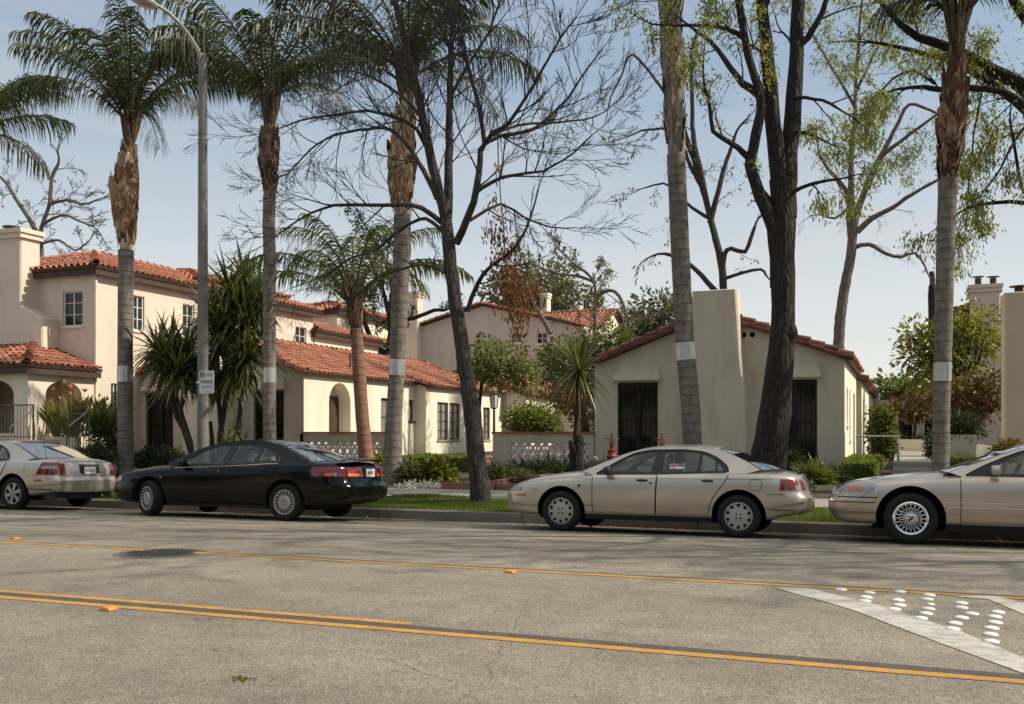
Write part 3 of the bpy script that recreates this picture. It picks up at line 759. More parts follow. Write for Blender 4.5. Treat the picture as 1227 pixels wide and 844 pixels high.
def plate(parent,c,w_,h_,text,mat_ink,out,rz=0):
    mb=MB(); mb.box(-w_/2,w_/2,-.004,.004,-h_/2,h_/2)
    o=mb.build('licence_plate',M['plate'],parent); o.location=c; o.rotation_euler=(0,0,rz)
    add_text(o,text,h_*.52,M['plate_ink'],(0,-.0065,-h_*.20),sx=.78)
    fr=MB()
    for a in ((-w_/2-.006,-w_/2+.004,-h_/2-.006,h_/2+.006),(w_/2-.004,w_/2+.006,-h_/2-.006,h_/2+.006),(-w_/2,w_/2,h_/2-.004,h_/2+.006),(-w_/2,w_/2,-h_/2-.006,-h_/2+.004)):
        fr.box(a[0],a[1],-.009,.002,a[2],a[3])
    fr.build('plate_frame',M['black_plastic'],o); return o
def add_text(parent,body,size,mat,loc,name='lettering',align='CENTER',bold=0.0,rot=(PI/2,0,0),sx=1.0):
    cu=bpy.data.curves.new('txt','FONT'); cu.body=body; cu.size=size; cu.align_x=align; cu.extrude=.0008; cu.offset=bold
    t=bpy.data.objects.new('txt',cu); col.objects.link(t)
    dg=bpy.context.evaluated_depsgraph_get(); me=bpy.data.meshes.new_from_object(t.evaluated_get(dg))
    bpy.data.objects.remove(t); me.materials.clear(); me.materials.append(mat)
    o=bpy.data.objects.new(name,me); col.objects.link(o); o.parent=parent; o.location=loc; o.rotation_euler=rot; o.scale=(sx,1,1); return o

def finish_car(name,S,label,loc,paint,style,roll=0.0,doors=(),wheels=True,turn=0,pitch=0):
    t=thing(name,label,'car',loc); t.rotation_euler=(roll,pitch,0)
    c=Car(S); c.body(t,[paint,M['interior'],M['gap']]); c.greenhouse(t,paint,M['black_plastic']); c.interior(t)
    for i,(xw,ra) in enumerate(S['arch']):
        for sd in (-1,1): make_wheel(t,xw,sd*(c.W2-.115),S['R'],style,sd,turn if i==0 else 0)
    for d in doors:
        for sd in (-1,1): make_door(c,t,paint,*d,sd)
    sk=MB()          # dark sill / underbody valance
    a0,a1=S['arch'][0][0]+S['arch'][0][1],S['arch'][1][0]-S['arch'][1][1]
    sk.box(a0,a1,-c.W2*.93,c.W2*.93,.195,c.zb(S['gx'])+.03); sk.box(.55,S['L']-.75,-c.W2*.6,c.W2*.6,.18,c.zb(S['gx'])+.12)
    sk.build('underbody',M['gap'],t)
    return t,c

# shared flank roots -------------------------------------------------
def gold_sedan():
    L=4.49; ox=-5.68
    S=dict(L=L,W=1.69,R=.300,arch=[(.985,.375),(3.59,.375)],cab=(1.55,3.72),roofz=1.245,gx=2.55,gl=1.55,tumble=.71,gtaper=.05,
      zs=[(0,.58),(.10,.655),(.3,.715),(.7,.77),(1.2,.815),(1.5,.84),(2.0,.85),(2.6,.865),(3.2,.885),(3.75,.90),(4.1,.895),(4.35,.88),(4.49,.86)],
      zt=[(0,.61),(.10,.70),(.3,.775),(.7,.855),(1.1,.905),(1.45,.93),(1.6,.86),(1.8,.55),(3.4,.55),(3.66,.88),(3.78,.945),(4.0,.965),(4.3,.955),(4.43,.93),(4.49,.90)],
      zb=[(0,.26),(.3,.23),(.6,.22),(1.5,.235),(3.2,.235),(3.9,.24),(4.2,.30),(4.49,.36)],
      plan=[(0,.60),(.04,.70),(.12,.80),(.25,.885),(.45,.95),(.75,.985),(1.2,1),(3.4,1),(3.9,.985),(4.2,.945),(4.36,.89),(4.44,.83),(4.49,.72)],
      nose=[(.2,.10),(.32,.03),(.42,.0),(.54,.01),(.62,.05),(.75,.09),(.9,.12)],
      tail=[(.2,.16),(.35,.03),(.45,.0),(.56,.0),(.63,.05),(.75,.085),(.9,.17),(1.0,.24)],
      profile=[(1.30,.90),(1.62,1.035),(1.95,1.17),(2.15,1.225),(2.45,1.262),(2.85,1.272),(3.15,1.255),(3.38,1.20),(3.62,1.09),(3.86,.945)],
      wst=2.12,rgt=3.27,edge=lambda x:((-1.0 if x<1.9 else (-.4 if x<2.1 else 0)) if x<2.6 else (max(0,(x-3.27)*4.2)),.9 if 1.9<x<3.5 else .5),
      dlo=[(1.48,.85),(1.62,.935),(1.86,1.075),(2.06,1.175),(2.3,1.222),(2.8,1.228),(3.08,1.20),(3.28,1.115),(3.42,1.0),(3.45,.925),(3.40,.905),(2.5,.872)],
      wins=[[(1.70,.90),(1.72,.945),(1.92,1.075),(2.10,1.165),(2.30,1.20),(2.39,1.202),(2.33,.89)],
            [(2.47,.893),(2.53,1.20),(2.75,1.205),(3.02,1.175),(2.99,.915)],
            [(3.035,.918),(3.06,1.165),(3.20,1.10),(3.33,1.0),(3.37,.93)]],bp=True,seats=(2.35,),rearseat=3.25)
    xB=lambda z:2.43+.05*(z-.9)*2; xF=lambda z:1.46+.06*(.85-z) if z>.45 else 1.484+.0*(z)
    def xR(z):
        return float(np.interp(z,[.23,.30,.40,.50,.60,.68,.76,.87],[3.16,3.165,3.18,3.215,3.27,3.33,3.39,3.45]))
    t,c=finish_car('parked_car',S,'champagne gold sedan with a sticker in its rear side window, before the right bungalow',(ox,14.70,.078),M['paint_gold'],'slots',R_(-2.2),
      doors=[(lambda z:1.47+.02*(.85-z),lambda z:2.425-.03*(.86-z),.255,.842,(2.22,.775)),(lambda z:2.437-.03*(.86-z),xR,.255,.866,(3.16,.785))])
    # side marker, tail lamps, badges, fuel flap, black base strip
    for sd in (-1,1):
        m=MB(); c.patch(m,.20,.42,.505,.54,.006,4,2,0,sd); m.build('side_marker',M['lamp_amber'],t)
        m=MB(); c.patch(m,.03,.30,lambda x:.585,lambda x:.585+.06*min(1,x/.16),.006,8,4,0,sd); m.build('headlight',M['lamp_clear'],t,smooth=60)
        m=MB(); c.patch(m,lambda z:4.17+.22*(z-.66),4.47,.672,.825,.006,10,6,0,sd)
        c.endpatch(m,sd*.60,sd*.44,.68,.81,.006); m.build('tail_lamp',M['lamp_red'],t,smooth=60)
        m=MB(); c.patch(m,4.405,4.485,.67,.745,.0085,4,3,0,sd); m.build('reversing_lamp',M['lamp_clear'],t,smooth=60)
        m=MB(); c.strip_line(m,[(.05,.60),(.3,.605),(.6,.612)],.006,.005,0,sd); c.strip_line(m,[(3.98,.612),(4.2,.612),(4.48,.612)],.008,.005,0,sd); c.strip_line(m,[(x,.788+.012*(x-1.4)) for x in np.linspace(1.2,4.1,24)],.004,.009,0,sd); m.build('body_seam',M['gap'],t)
        m=MB(); c.patch(m,1.25,1.29,.665,.70,.006,2,2,0,sd); m.build('fender_badge',M['black_plastic'],t)
        m=MB(); c.patch(m,4.0,4.36,.395,.405,.006,6,1,0,sd); m.build('bumper_line',M['gap'],t)
        mirror(c,t,1.72,.905,M['black_plastic'],sd)
    m=MB(); q=[(3.83+.085*math.copysign(abs(math.cos(a))**.5,math.cos(a)),.735+.075*math.copysign(abs(math.sin(a))**.5,math.sin(a))) for a in np.linspace(0,2*PI,25)]
    c.strip_line(m,q,.006,.005); m.build('fuel_flap',M['gap'],t)
    m=MB(); m.lathe([(0,0),(.016,0),(.016,.012)],12,axis='y'); o=m.build('door_lock',M['black_plastic'],t); o.location=c.pt(2.345,.735,.02)
    # two-tone sticker inside the rear side window
    s_=MB(); f=lambda a,b,d:(a,-(c.gy(a,b)-.010)-d,b)
    s_.quad(f(2.60,.945,.0),f(2.80,.948,0),f(2.80,1.02,0),f(2.60,1.017,0),0)
    s_.quad(f(2.605,.985,.002),f(2.695,.987,.002),f(2.695,1.012,.002),f(2.605,1.010,.002),1); s_.quad(f(2.705,.985,.002),f(2.795,.987,.002),f(2.795,1.016,.002),f(2.705,1.014,.002),2)
    s_.quad(f(2.62,.960,.002),f(2.69,.962,.002),f(2.69,.972,.002),f(2.62,.970,.002),1)
    s_.build('window_sticker',[M['plate'],M['red_paint'],M['plate_ink']],t)
    plate(t,(c.end(0,.74).x+.012,0,.74),.305,.15,'3TRK264',None,1,R_(90))
gold_sedan()

def black_sedan():
    L=4.98; ox=-13.28
    S=dict(L=L,W=1.77,R=.312,arch=[(1.03,.385),(3.85,.385)],cab=(1.60,4.10),roofz=1.29,gx=2.75,gl=1.75,tumble=.70,gtaper=.06,
      zs=[(0,.58),(.10,.665),(.3,.73),(.7,.79),(1.3,.84),(1.6,.858),(2.2,.88),(3.0,.915),(3.6,.95),(4.2,.965),(4.6,.955),(4.86,.93),(4.98,.90)],
      zt=[(0,.61),(.10,.715),(.3,.79),(.7,.875),(1.1,.925),(1.5,.955),(1.68,.88),(1.9,.58),(3.75,.58),(4.02,.94),(4.15,1.0),(4.4,1.015),(4.75,1.01),(4.92,.99),(4.98,.95)],
      zb=[(0,.26),(.3,.225),(.7,.215),(1.6,.22),(3.4,.22),(4.3,.24),(4.7,.30),(4.98,.37)],
      plan=[(0,.58),(.04,.68),(.12,.78),(.25,.87),(.45,.94),(.8,.985),(1.3,1),(3.9,1),(4.3,.985),(4.6,.945),(4.8,.885),(4.92,.80),(4.98,.68)],
      nose=[(.2,.12),(.32,.04),(.42,.0),(.54,.01),(.62,.05),(.78,.09),(.95,.12)],
      tail=[(.2,.18),(.35,.04),(.45,.0),(.58,.0),(.645,.05),(.75,.10),(.9,.13),(1.0,.19)],
      profile=[(1.34,.935),(1.72,1.085),(2.05,1.21),(2.30,1.28),(2.65,1.318),(3.05,1.325),(3.4,1.30),(3.66,1.24),(3.95,1.12),(4.25,.99)],
      wst=2.25,rgt=3.52,edge=lambda x:((-1.0 if x<2.0 else (-.4 if x<2.25 else 0)) if x<2.8 else (max(0,(x-3.52)*3.6)),.9 if 2.0<x<3.7 else .5),
      dlo=[(1.55,.875),(1.72,.985),(1.98,1.12),(2.2,1.215),(2.45,1.265),(2.95,1.272),(3.25,1.245),(3.5,1.16),(3.66,1.05),(3.70,.972),(3.6,.955),(2.6,.905)],
      wins=[[(1.74,.915),(1.78,.985),(2.02,1.115),(2.24,1.205),(2.48,1.243),(2.60,1.245),(2.52,.935)],
            [(2.66,.938),(2.73,1.248),(2.98,1.25),(3.22,1.225),(3.20,.965)],
            [(3.27,.972),(3.29,1.215),(3.44,1.155),(3.57,1.06),(3.62,.985)]],bp=True,seats=(2.5,),rearseat=3.5)
    def xR(z): return float(np.interp(z,[.22,.32,.45,.55,.66,.78,.95],[3.40,3.41,3.43,3.48,3.56,3.64,3.70]))
    t,c=finish_car('parked_car',S,'black four door sedan with red tail lamps, parked beside the concrete street lamp',(ox,14.55,.082),M['paint_black'],'turbine',R_(-2.2),
      doors=[(lambda z:1.53+.03*(.85-z),lambda z:2.60-.03*(.9-z),.25,.872,(2.37,.80)),(lambda z:2.613-.03*(.9-z),xR,.25,.925,(3.42,.84))],turn=R_(-20))
    for sd in (-1,1):
        m=MB(); c.patch(m,.02,.34,lambda x:.60,lambda x:.60+.075*min(1,x/.14),.006,8,4,0,sd); m.build('headlight',M['lamp_clear'],t,smooth=60)
        m=MB(); c.patch(m,.20,.36,.615,.665,.009,5,3,0,sd); m.build('side_marker',M['lamp_amber'],t,smooth=60)
        xl=4.97
        m=MB(); c.patch(m,lambda z:4.35+.6*abs(z-.83),xl,.745,.90,.006,12,8,0,sd)
        e=lambda z:c.warp(L,z)+.006
        c.endpatch(m,sd*.59,sd*.19,.745,.90,.006); m.build('tail_lamp',M['lamp_red'],t,smooth=60)
        m=MB(); c.patch(m,4.62,4.80,.755,.80,.010,5,3,0,sd); c.endpatch(m,sd*.59,sd*.3,.755,.80,.010); m.build('turn_signal',M['lamp_amber'],t,smooth=60)
        m=MB(); c.patch(m,4.80,4.86,.755,.81,.0105,3,3,0,sd); m.build('reversing_lamp',M['lamp_clear'],t,smooth=60)
        m=MB(); c.strip_line(m,[(x,c.zs(x)-.016) for x in np.linspace(1.56,3.7,20)],.009,.014,0,sd); m.build('chrome_strip',M['chrome'],t)
        m=MB(); c.strip_line(m,[(4.25,.665),(4.5,.665),(4.97,.66)],.008,.005,0,sd); m.build('body_seam',M['gap'],t)
        m=MB(); c.patch(m,1.30,1.335,.655,.695,.006,2,2,0,sd); m.build('fender_badge',M['chrome'],t)
        mirror(c,t,1.80,.93,M['paint_black'],sd)
    e=c.end(0,.78).x
    m=MB(); m.box(e-.03,e+.003,-.19,.19,.735,.90); m.build('plate_recess',M['black_plastic'],t)
    plate(t,(e+.016,0,.815),.30,.145,'4NJB582',None,1,R_(90))
    m=MB(); m.lathe([(0,0),(.012,0),(.012,.012)],12,axis='y'); o=m.build('door_lock',M['chrome'],t); o.location=c.pt(2.53,.80,.012)
    # spoiler lip with its brake lamp
    m=MB(); m.grid(lambda u,v:(4.70+.22*v-.25*(2*u-1)**4*.3,-.62+1.24*u,1.005+.05*math.sin(PI*min(1,v*.7+.1))*(1-(2*u-1)**6)),20,6); m.build('boot_spoiler',M['paint_black'],t,smooth=60)
black_sedan()

def beige_sedan():
    L=5.38; ox=-.90
    S=dict(L=L,W=1.96,R=.338,arch=[(1.03,.43),(3.94,.42)],cab=(1.75,4.10),roofz=1.32,gx=2.9,gl=1.85,tumble=.69,gtaper=.06,
      zs=[(0,.62),(.06,.70),(.2,.755),(.6,.81),(1.2,.86),(1.6,.885),(2.2,.90),(3.4,.92),(4.1,.93),(4.8,.92),(5.2,.90),(5.38,.86)],
      zt=[(0,.66),(.06,.755),(.2,.815),(.6,.885),(1.1,.94),(1.6,.975),(1.8,.90),(2.0,.6),(3.7,.6),(4.02,.94),(4.15,1.0),(4.6,1.01),(5.1,.99),(5.3,.96),(5.38,.9)],
      zb=[(0,.27),(.3,.25),(.6,.245),(1.6,.245),(3.4,.245),(4.4,.26),(5.0,.33),(5.38,.38)],
      plan=[(0,.66),(.04,.75),(.10,.82),(.22,.89),(.4,.945),(.7,.985),(1.2,1),(4.2,1),(4.8,.985),(5.1,.94),(5.25,.89),(5.33,.83),(5.38,.72)],
      nose=[(.2,.12),(.33,.04),(.42,.0),(.56,.0),(.60,.04),(.72,.07),(.85,.10)],
      tail=[(.2,.16),(.35,.04),(.45,.0),(.58,.0),(.64,.05),(.8,.09),(.95,.14)],
      profile=[(1.50,.95),(1.85,1.08),(2.2,1.215),(2.42,1.29),(2.7,1.325),(3.1,1.335),(3.5,1.315),(3.7,1.28),(3.95,1.15),(4.18,.99)],
      wst=2.36,rgt=3.62,edge=lambda x:((-1.0 if x<2.2 else (-.4 if x<2.4 else 0)) if x<2.9 else (max(0,(x-3.62)*3.6)),.9 if 2.1<x<3.8 else .5),
      dlo=[(1.66,.905),(1.9,1.04),(2.15,1.155),(2.36,1.24),(2.6,1.275),(3.1,1.285),(3.4,1.27),(3.62,1.2),(3.78,1.06),(3.82,.96),(3.7,.94),(2.6,.915)],
      wins=[[(2.0,.925),(2.04,1.03),(2.22,1.145),(2.42,1.22),(2.62,1.252),(2.78,1.255),(2.76,.94)],
            [(2.86,.942),(2.88,1.257),(3.1,1.262),(3.38,1.245),(3.42,.955)],
            [(3.48,.957),(3.45,1.235),(3.58,1.18),(3.72,1.05),(3.76,.965)]],bp=True,seats=(2.72,),rearseat=3.6)
    def xR(z): return float(np.interp(z,[.25,.4,.55,.7,.95],[3.46,3.48,3.55,3.68,3.80]))
    t,c=finish_car('parked_car',S,'long beige sedan with wire mesh wheel covers, parked at the right edge of the photo',(ox,14.83,.078),M['paint_beige'],'mesh',R_(-2.0),
      doors=[(lambda z:1.63+.0*z,lambda z:2.80-.02*(.9-z),.275,.893,(2.58,.80)),(lambda z:2.813-.02*(.9-z),xR,.275,.912,(3.55,.82))])
    for sd in (-1,1):
        m=MB(); c.patch(m,.02,.60,lambda x:.655+.01*x,lambda x:min(.655+.01*x+.115,c.zs(x)-.005),.006,14,6,0,sd); m.build('headlight',M['lamp_clear'],t,smooth=60)
        m=MB(); c.patch(m,.20,.41,.69,.745,.011,6,3,0,sd); m.build('turn_signal',M['lamp_amber'],t,smooth=60)
        m=MB(); c.strip_line(m,[(x,.648+.01*x) for x in np.linspace(.02,.61,10)]+[(.60,.665),(.58,.76)],.010,.010,0,sd); m.build('headlight_trim',M['chrome'],t)
        m=MB(); c.strip_line(m,[(x,.602) for x in np.linspace(.02,.62,9)],.014,.006,0,sd); c.strip_line(m,[(x,.535) for x in np.linspace(.02,.60,9)],.009,.008,0,sd); c.strip_line(m,[(.44,.60),(.44,.655)],.006,.006,0,sd); m.build('body_seam',M['gap'],t)
        m=MB(); c.patch(m,.02,.60,.545,.585,.014,10,3,0,sd); m.build('bumper_moulding',M['paint_beige'],t,smooth=60)
        for xa,xb in ((1.47,1.62),(1.645,2.77),(2.83,3.5)): m=MB(); c.patch(m,xa,xb,.50,.56,.016,12,4,0,sd); m.build('side_moulding',M['paint_beige'],t,smooth=60)
        m=MB()
        for z in (.498,.562): c.strip_line(m,[(x,z) for x in np.linspace(1.47,3.5,24)],.008,.018,0,sd)
        c.strip_line(m,[(x,c.zs(x)-.016) for x in np.linspace(1.66,3.8,20)],.010,.014,0,sd); m.build('chrome_strip',M['chrome'],t)
        mirror(c,t,2.03,.985,M['paint_beige'],sd,.20)
        m=MB(); c.patch(m,5.05,5.37,.70,.86,.006,6,5,0,sd); m.build('tail_lamp',M['lamp_red'],t,smooth=60)
    m=MB()
    for k in range(16): m.box(c.warp(0,.68)-.03,c.warp(0,.68)+.02,-.5+k*.065,-.49+k*.065,.62,.73)
    m.build('grille',M['chrome'],t)
    m=MB(); m.grid(lambda u,v:(1.47+.15*v-.05*(2*u-1)**2,-.78+1.56*u,c.topz(1.55,.78*(2*u-1))+.02),14,2); m.build('wiper_cowl',M['black_plastic'],t,smooth=60)
beige_sedan()

def silver_sedan():
    L=4.70; ox=-19.32; W=1.78
    S=dict(L=L,W=W,R=.305,arch=[(.95,.38),(3.68,.38)],cab=(1.55,3.95),roofz=1.29,gx=2.6,gl=1.65,tumble=.70,gtaper=.06,
      zs=[(0,.58),(.10,.665),(.3,.73),(.7,.78),(1.3,.83),(1.6,.85),(2.2,.87),(3.2,.905),(3.8,.93),(4.2,.935),(4.55,.92),(4.70,.90)],
      zt=[(0,.61),(.10,.715),(.3,.79),(.7,.86),(1.2,.90),(1.45,.92),(1.6,.87),(1.8,.57),(3.55,.57),(3.85,.93),(3.98,.99),(4.2,1.005),(4.5,1.0),(4.64,.985),(4.70,.95)],
      zb=[(0,.26),(.3,.225),(.7,.215),(1.6,.22),(3.2,.22),(4.0,.25),(4.4,.30),(4.70,.34)],
      plan=[(0,.60),(.04,.70),(.12,.80),(.25,.88),(.45,.94),(.8,.985),(1.3,1),(3.7,1),(4.1,.985),(4.4,.955),(4.56,.915),(4.65,.865),(4.70,.78)],
      nose=[(.2,.12),(.32,.04),(.42,.0),(.54,.01),(.62,.05),(.78,.09),(.95,.12)],
      tail=[(.2,.12),(.33,.03),(.42,.0),(.58,.0),(.63,.045),(.75,.06),(.9,.10),(1.0,.15)],
      profile=[(1.34,.92),(1.70,1.07),(2.0,1.19),(2.22,1.262),(2.55,1.298),(2.95,1.305),(3.2,1.29),(3.46,1.235),(3.78,1.10),(4.08,.975)],
      wst=2.18,rgt=3.35,edge=lambda x:((-1.0 if x<2.0 else (-.4 if x<2.2 else 0)) if x<2.7 else (max(0,(x-3.35)*3.4)),.9 if 2.0<x<3.5 else .5),
      dlo=[(1.55,.865),(1.72,.975),(1.96,1.105),(2.16,1.20),(2.4,1.248),(2.85,1.254),(3.1,1.23),(3.32,1.14),(3.46,1.03),(3.50,.945),(3.4,.925),(2.6,.89)],
      wins=[[(1.74,.905),(1.78,.975),(2.0,1.10),(2.2,1.19),(2.44,1.226),(2.54,1.228),(2.48,.915)],
            [(2.60,.918),(2.66,1.23),(2.88,1.232),(3.08,1.205),(3.06,.938)],
            [(3.12,.942),(3.14,1.19),(3.27,1.13),(3.39,1.03),(3.43,.955)]],bp=True,seats=(2.42,),rearseat=3.4)
    def xR(z): return float(np.interp(z,[.22,.32,.45,.55,.66,.78,.93],[3.23,3.24,3.26,3.31,3.38,3.45,3.50]))
    t,c=finish_car('parked_car',S,'pale champagne sedan cut off by the left photo edge, tail and licence plate showing',(ox,14.74,.085),M['paint_silver'],'six',R_(-2.2),
      doors=[(lambda z:1.52+.03*(.85-z),lambda z:2.52-.03*(.9-z),.25,.86,(2.3,.79)),(lambda z:2.533-.03*(.9-z),xR,.25,.893,(3.22,.82))])
    e=lambda z:c.end(0,z,0).x
    for sd in (-1,1):
        m=MB(); c.patch(m,lambda z:4.28+.55*max(0,z-.70),4.695,.665,.90,.006,12,8,0,sd)
        c.endpatch(m,sd*.69,sd*.565,.665,.88,.006); m.build('tail_lamp',M['lamp_red'],t,smooth=60)
        m=MB(); c.patch(m,lambda z:4.34+.55*max(0,z-.70),4.69,.775,.83,.0095,10,3,0,sd); m.build('turn_signal',M['lamp_clear'],t,smooth=60)
        m=MB(); c.patch(m,4.22,4.38,.545,.575,.006,4,2,0,sd); m.build('side_marker',M['red_paint'],t)
        m=MB(); c.strip_line(m,[(4.05,.64),(4.3,.642),(4.69,.64)],.008,.005,0,sd); c.strip_line(m,[(4.46,.90),(4.47,.70),(4.47,.66)],.005,.012,0,sd); m.build('body_seam',M['gap'],t)
        m=MB(); c.patch(m,4.05,4.58,.385,.40,.006,6,1,0,sd); m.build('bumper_line',M['gap'],t)
        m=MB(); c.patch(m,3.78,3.96,.70,.84,.005,4,4,0,sd); m.build('fuel_flap',M['paint_silver'],t)
        mirror(c,t,1.80,.92,M['paint_silver'],sd)
    # boot lid face: plate recess, plate, badge, seams
    m=MB(); x=e(.78)
    c.endpatch(m,-.25,.25,.70,.87,.004); m.build('plate_recess',M['trim_dark'],t)
    plate(t,(e(.745)+.014,-.02,.755),.31,.155,'3NEA613',None,1,R_(90))
    m=MB(); c.endpatch(m,-.69,.69,.642,.650,.004,0,16,1); c.endpatch(m,-.56,.56,.925,.930,.004,0,16,1); m.build('boot_gap',M['gap'],t)
    m=MB(); ring=[(e(.925)+.008,.028*math.cos(a),.925+.022*math.sin(a)) for a in np.linspace(0,2*PI,17)]; m.tube(ring,.005,5,cap=False); m.tube([(e(.925)+.008,-.012,.912),(e(.925)+.008,-.010,.938)],.004,4); m.tube([(e(.925)+.008,.012,.912),(e(.925)+.008,.010,.938)],.004,4); m.tube([(e(.925)+.008,-.012,.925),(e(.925)+.008,.012,.925)],.004,4); m.build('boot_badge',M['chrome'],t)
    m=MB(); c.endpatch(m,.40,.52,.775,.79,.006); m.build('model_badge',M['chrome'],t)
    m=MB(); m.tube([(4.25,-.62,.93),(4.20,-.63,1.2),(4.14,-.64,1.72)],[.006,.003,.0018],5); m.lathe([(0,.05),(.012,.05),(.016,0)],10,c=(4.25,-.62,.925)); m.build('aerial',M['black_plastic'],t)
    m=MB(); m.lathe([(0,-.0),(.03,-.0),(.03,.16)],14,axis='z'); o=m.build('exhaust_pipe',M['chrome'],t); o.rotation_euler=(0,R_(-90),0); o.location=(4.62,.42,.27)
    m=MB(); m.box(4.30,4.56,-.72,.72,.21,.33); m.build('rear_valance',M['black_plastic'],t)
silver_sedan()
# ================================================================== BUILDINGS
class Wall:
    """a wall plane: origin O, along U (unit), outward normal N; (u,z,d) with d metres inward"""
    def __init__(s,O,U,N): s.O=Vector(O); s.U=Vector(U).normalized(); s.N=Vector(N).normalized()
    def p(s,u,z,d=0): return s.O+s.U*u+Vector((0,0,1))*z-s.N*d
    def box(s,mb,u0,u1,z0,z1,d0,d1,mi=0):
        vs=[s.p(u,z,d) for d in (d0,d1) for z in (z0,z1) for u in (u0,u1)]
        mb.add(vs,[(0,1,3,2),(4,6,7,5),(0,4,5,1),(2,3,7,6),(0,2,6,4),(1,5,7,3)],mi)
    def face(s,mb,outline,holes=(),reveal=.14,mi=0):
        mb.poly([outline]+list(holes),lambda a,b:s.p(a,b,0),mi)
        for h in holes:
            n=len(h)
            for i in range(n):
                a,b=h[i],h[(i+1)%n]; mb.quad(s.p(*a,0),s.p(*b,0),s.p(*b,reveal),s.p(*a,reveal),mi)
def rect(u0,u1,z0,z1): return [(u0,z0),(u1,z0),(u1,z1),(u0,z1)]
def arch(u0,u1,z0,z1,rise=None,n=14):
    """arched opening: springs below z1; rise defaults to half the width"""
    r=(u1-u0)/2; rise=rise or r; c=(u0+u1)/2
    return [(u0,z0),(u1,z0)]+[(c+r*math.cos(PI*k/n),z1-rise+rise*math.sin(PI*k/n)) for k in range(n+1)]
def window(W,parent,u0,u1,z0,z1,d=.10,cols=2,rows=3,frame=None,glass=None,sill=True,fw=.045,bar=.022,double=False,mat_sill=None):
    frame=frame or M['white_paint']; glass=glass or M['dark_glass']
    m=MB()
    W.box(m,u0,u0+fw,z0,z1,d-.03,d+.03); W.box(m,u1-fw,u1,z0,z1,d-.03,d+.03)
    W.box(m,u0+fw,u1-fw,z0,z0+fw,d-.03,d+.03); W.box(m,u0+fw,u1-fw,z1-fw,z1,d-.03,d+.03)
    for k in range(1,cols):
        u=u0+(u1-u0)*k/cols; b=bar*(1.8 if k*2==cols else 1)
        W.box(m,u-b/2,u+b/2,z0+fw,z1-fw,d-.022,d+.02)
    for k in range(1,rows):
        z=z0+(z1-z0)*k/rows; W.box(m,u0+fw,u1-fw,z-bar/2,z+bar/2,d-.018,d+.018)
    o=m.build('window',frame,parent)
    g=MB(); g.quad(W.p(u0+.01,z0+.01,d+.012),W.p(u1-.01,z0+.01,d+.012),W.p(u1-.01,z1-.01,d+.012),W.p(u0+.01,z1-.01,d+.012)); g.build('pane',glass,o)
    if sill:
        s_=MB(); W.box(s_,u0-.05,u1+.05,z0-.07,z0-.002,-.05,d); s_.build('sill',mat_sill or frame,o)
    return o
def grille_window(W,parent,u0,u1,z0,z1,d=.12):
    """tall black casement behind a wrought iron grille"""
    m=MB()
    for a,b in ((u0,u0+.07),((u0+u1)/2-.06,(u0+u1)/2+.06),(u1-.07,u1)): W.box(m,a,b,z0,z1,d-.03,d+.03)
    for k in range(5):
        z=z0+(z1-z0-.07)*k/4; W.box(m,u0+.07,u1-.07,z,z+.05,d-.026,d+.026)
    o=m.build('window',M['iron'],parent)
    g=MB(); g.quad(W.p(u0,z0,d+.02),W.p(u1,z0,d+.02),W.p(u1,z1,d+.02),W.p(u0,z1,d+.02)); g.build('pane',M['dark_glass'],o)
    b=MB()
    n=9
    for k in range(n):
        u=u0+.03+(u1-u0-.06)*k/(n-1); b.tube([W.p(u,z0+.02,-.02),W.p(u,z1-.03,-.02)],.009,5)
    for z in (z0+.06,(z0+z1)/2,z1-.10): W.box(b,u0,u1,z-.012,z+.012,-.032,-.012)
    b.build('iron_grille',M['iron'],o); return o
def barrel(mb,a,b,side,r0,r1,n=6,mi=0):
    """one half-round tile from a (low end) to b (high end)"""
    a,b=Vector(a),Vector(b); t=(b-a).normalized(); s=Vector(side).normalized(); u=t.cross(s)
    if u.z<0: u=-u
    vs=[]
    for p,r in ((a,r0),(b,r1)):
        for k in range(n+1):
            w=PI*k/n; vs.append(p+s*(math.cos(w)*r)+u*(math.sin(w)*r))
    fs=[(k,k+1,n+2+k,n+1+k) for k in range(n)]
    # thickness at the low end
    o=len(vs)
    for k in range(n+1):
        w=PI*k/n; vs.append(a+s*(math.cos(w)*(r0-.02))+u*(math.sin(w)*(r0-.02)))
    fs+=[(k,o+k,o+k+1,k+1) for k in range(n)]
    mb.add(vs,fs,mi)
rng=random.Random(7)
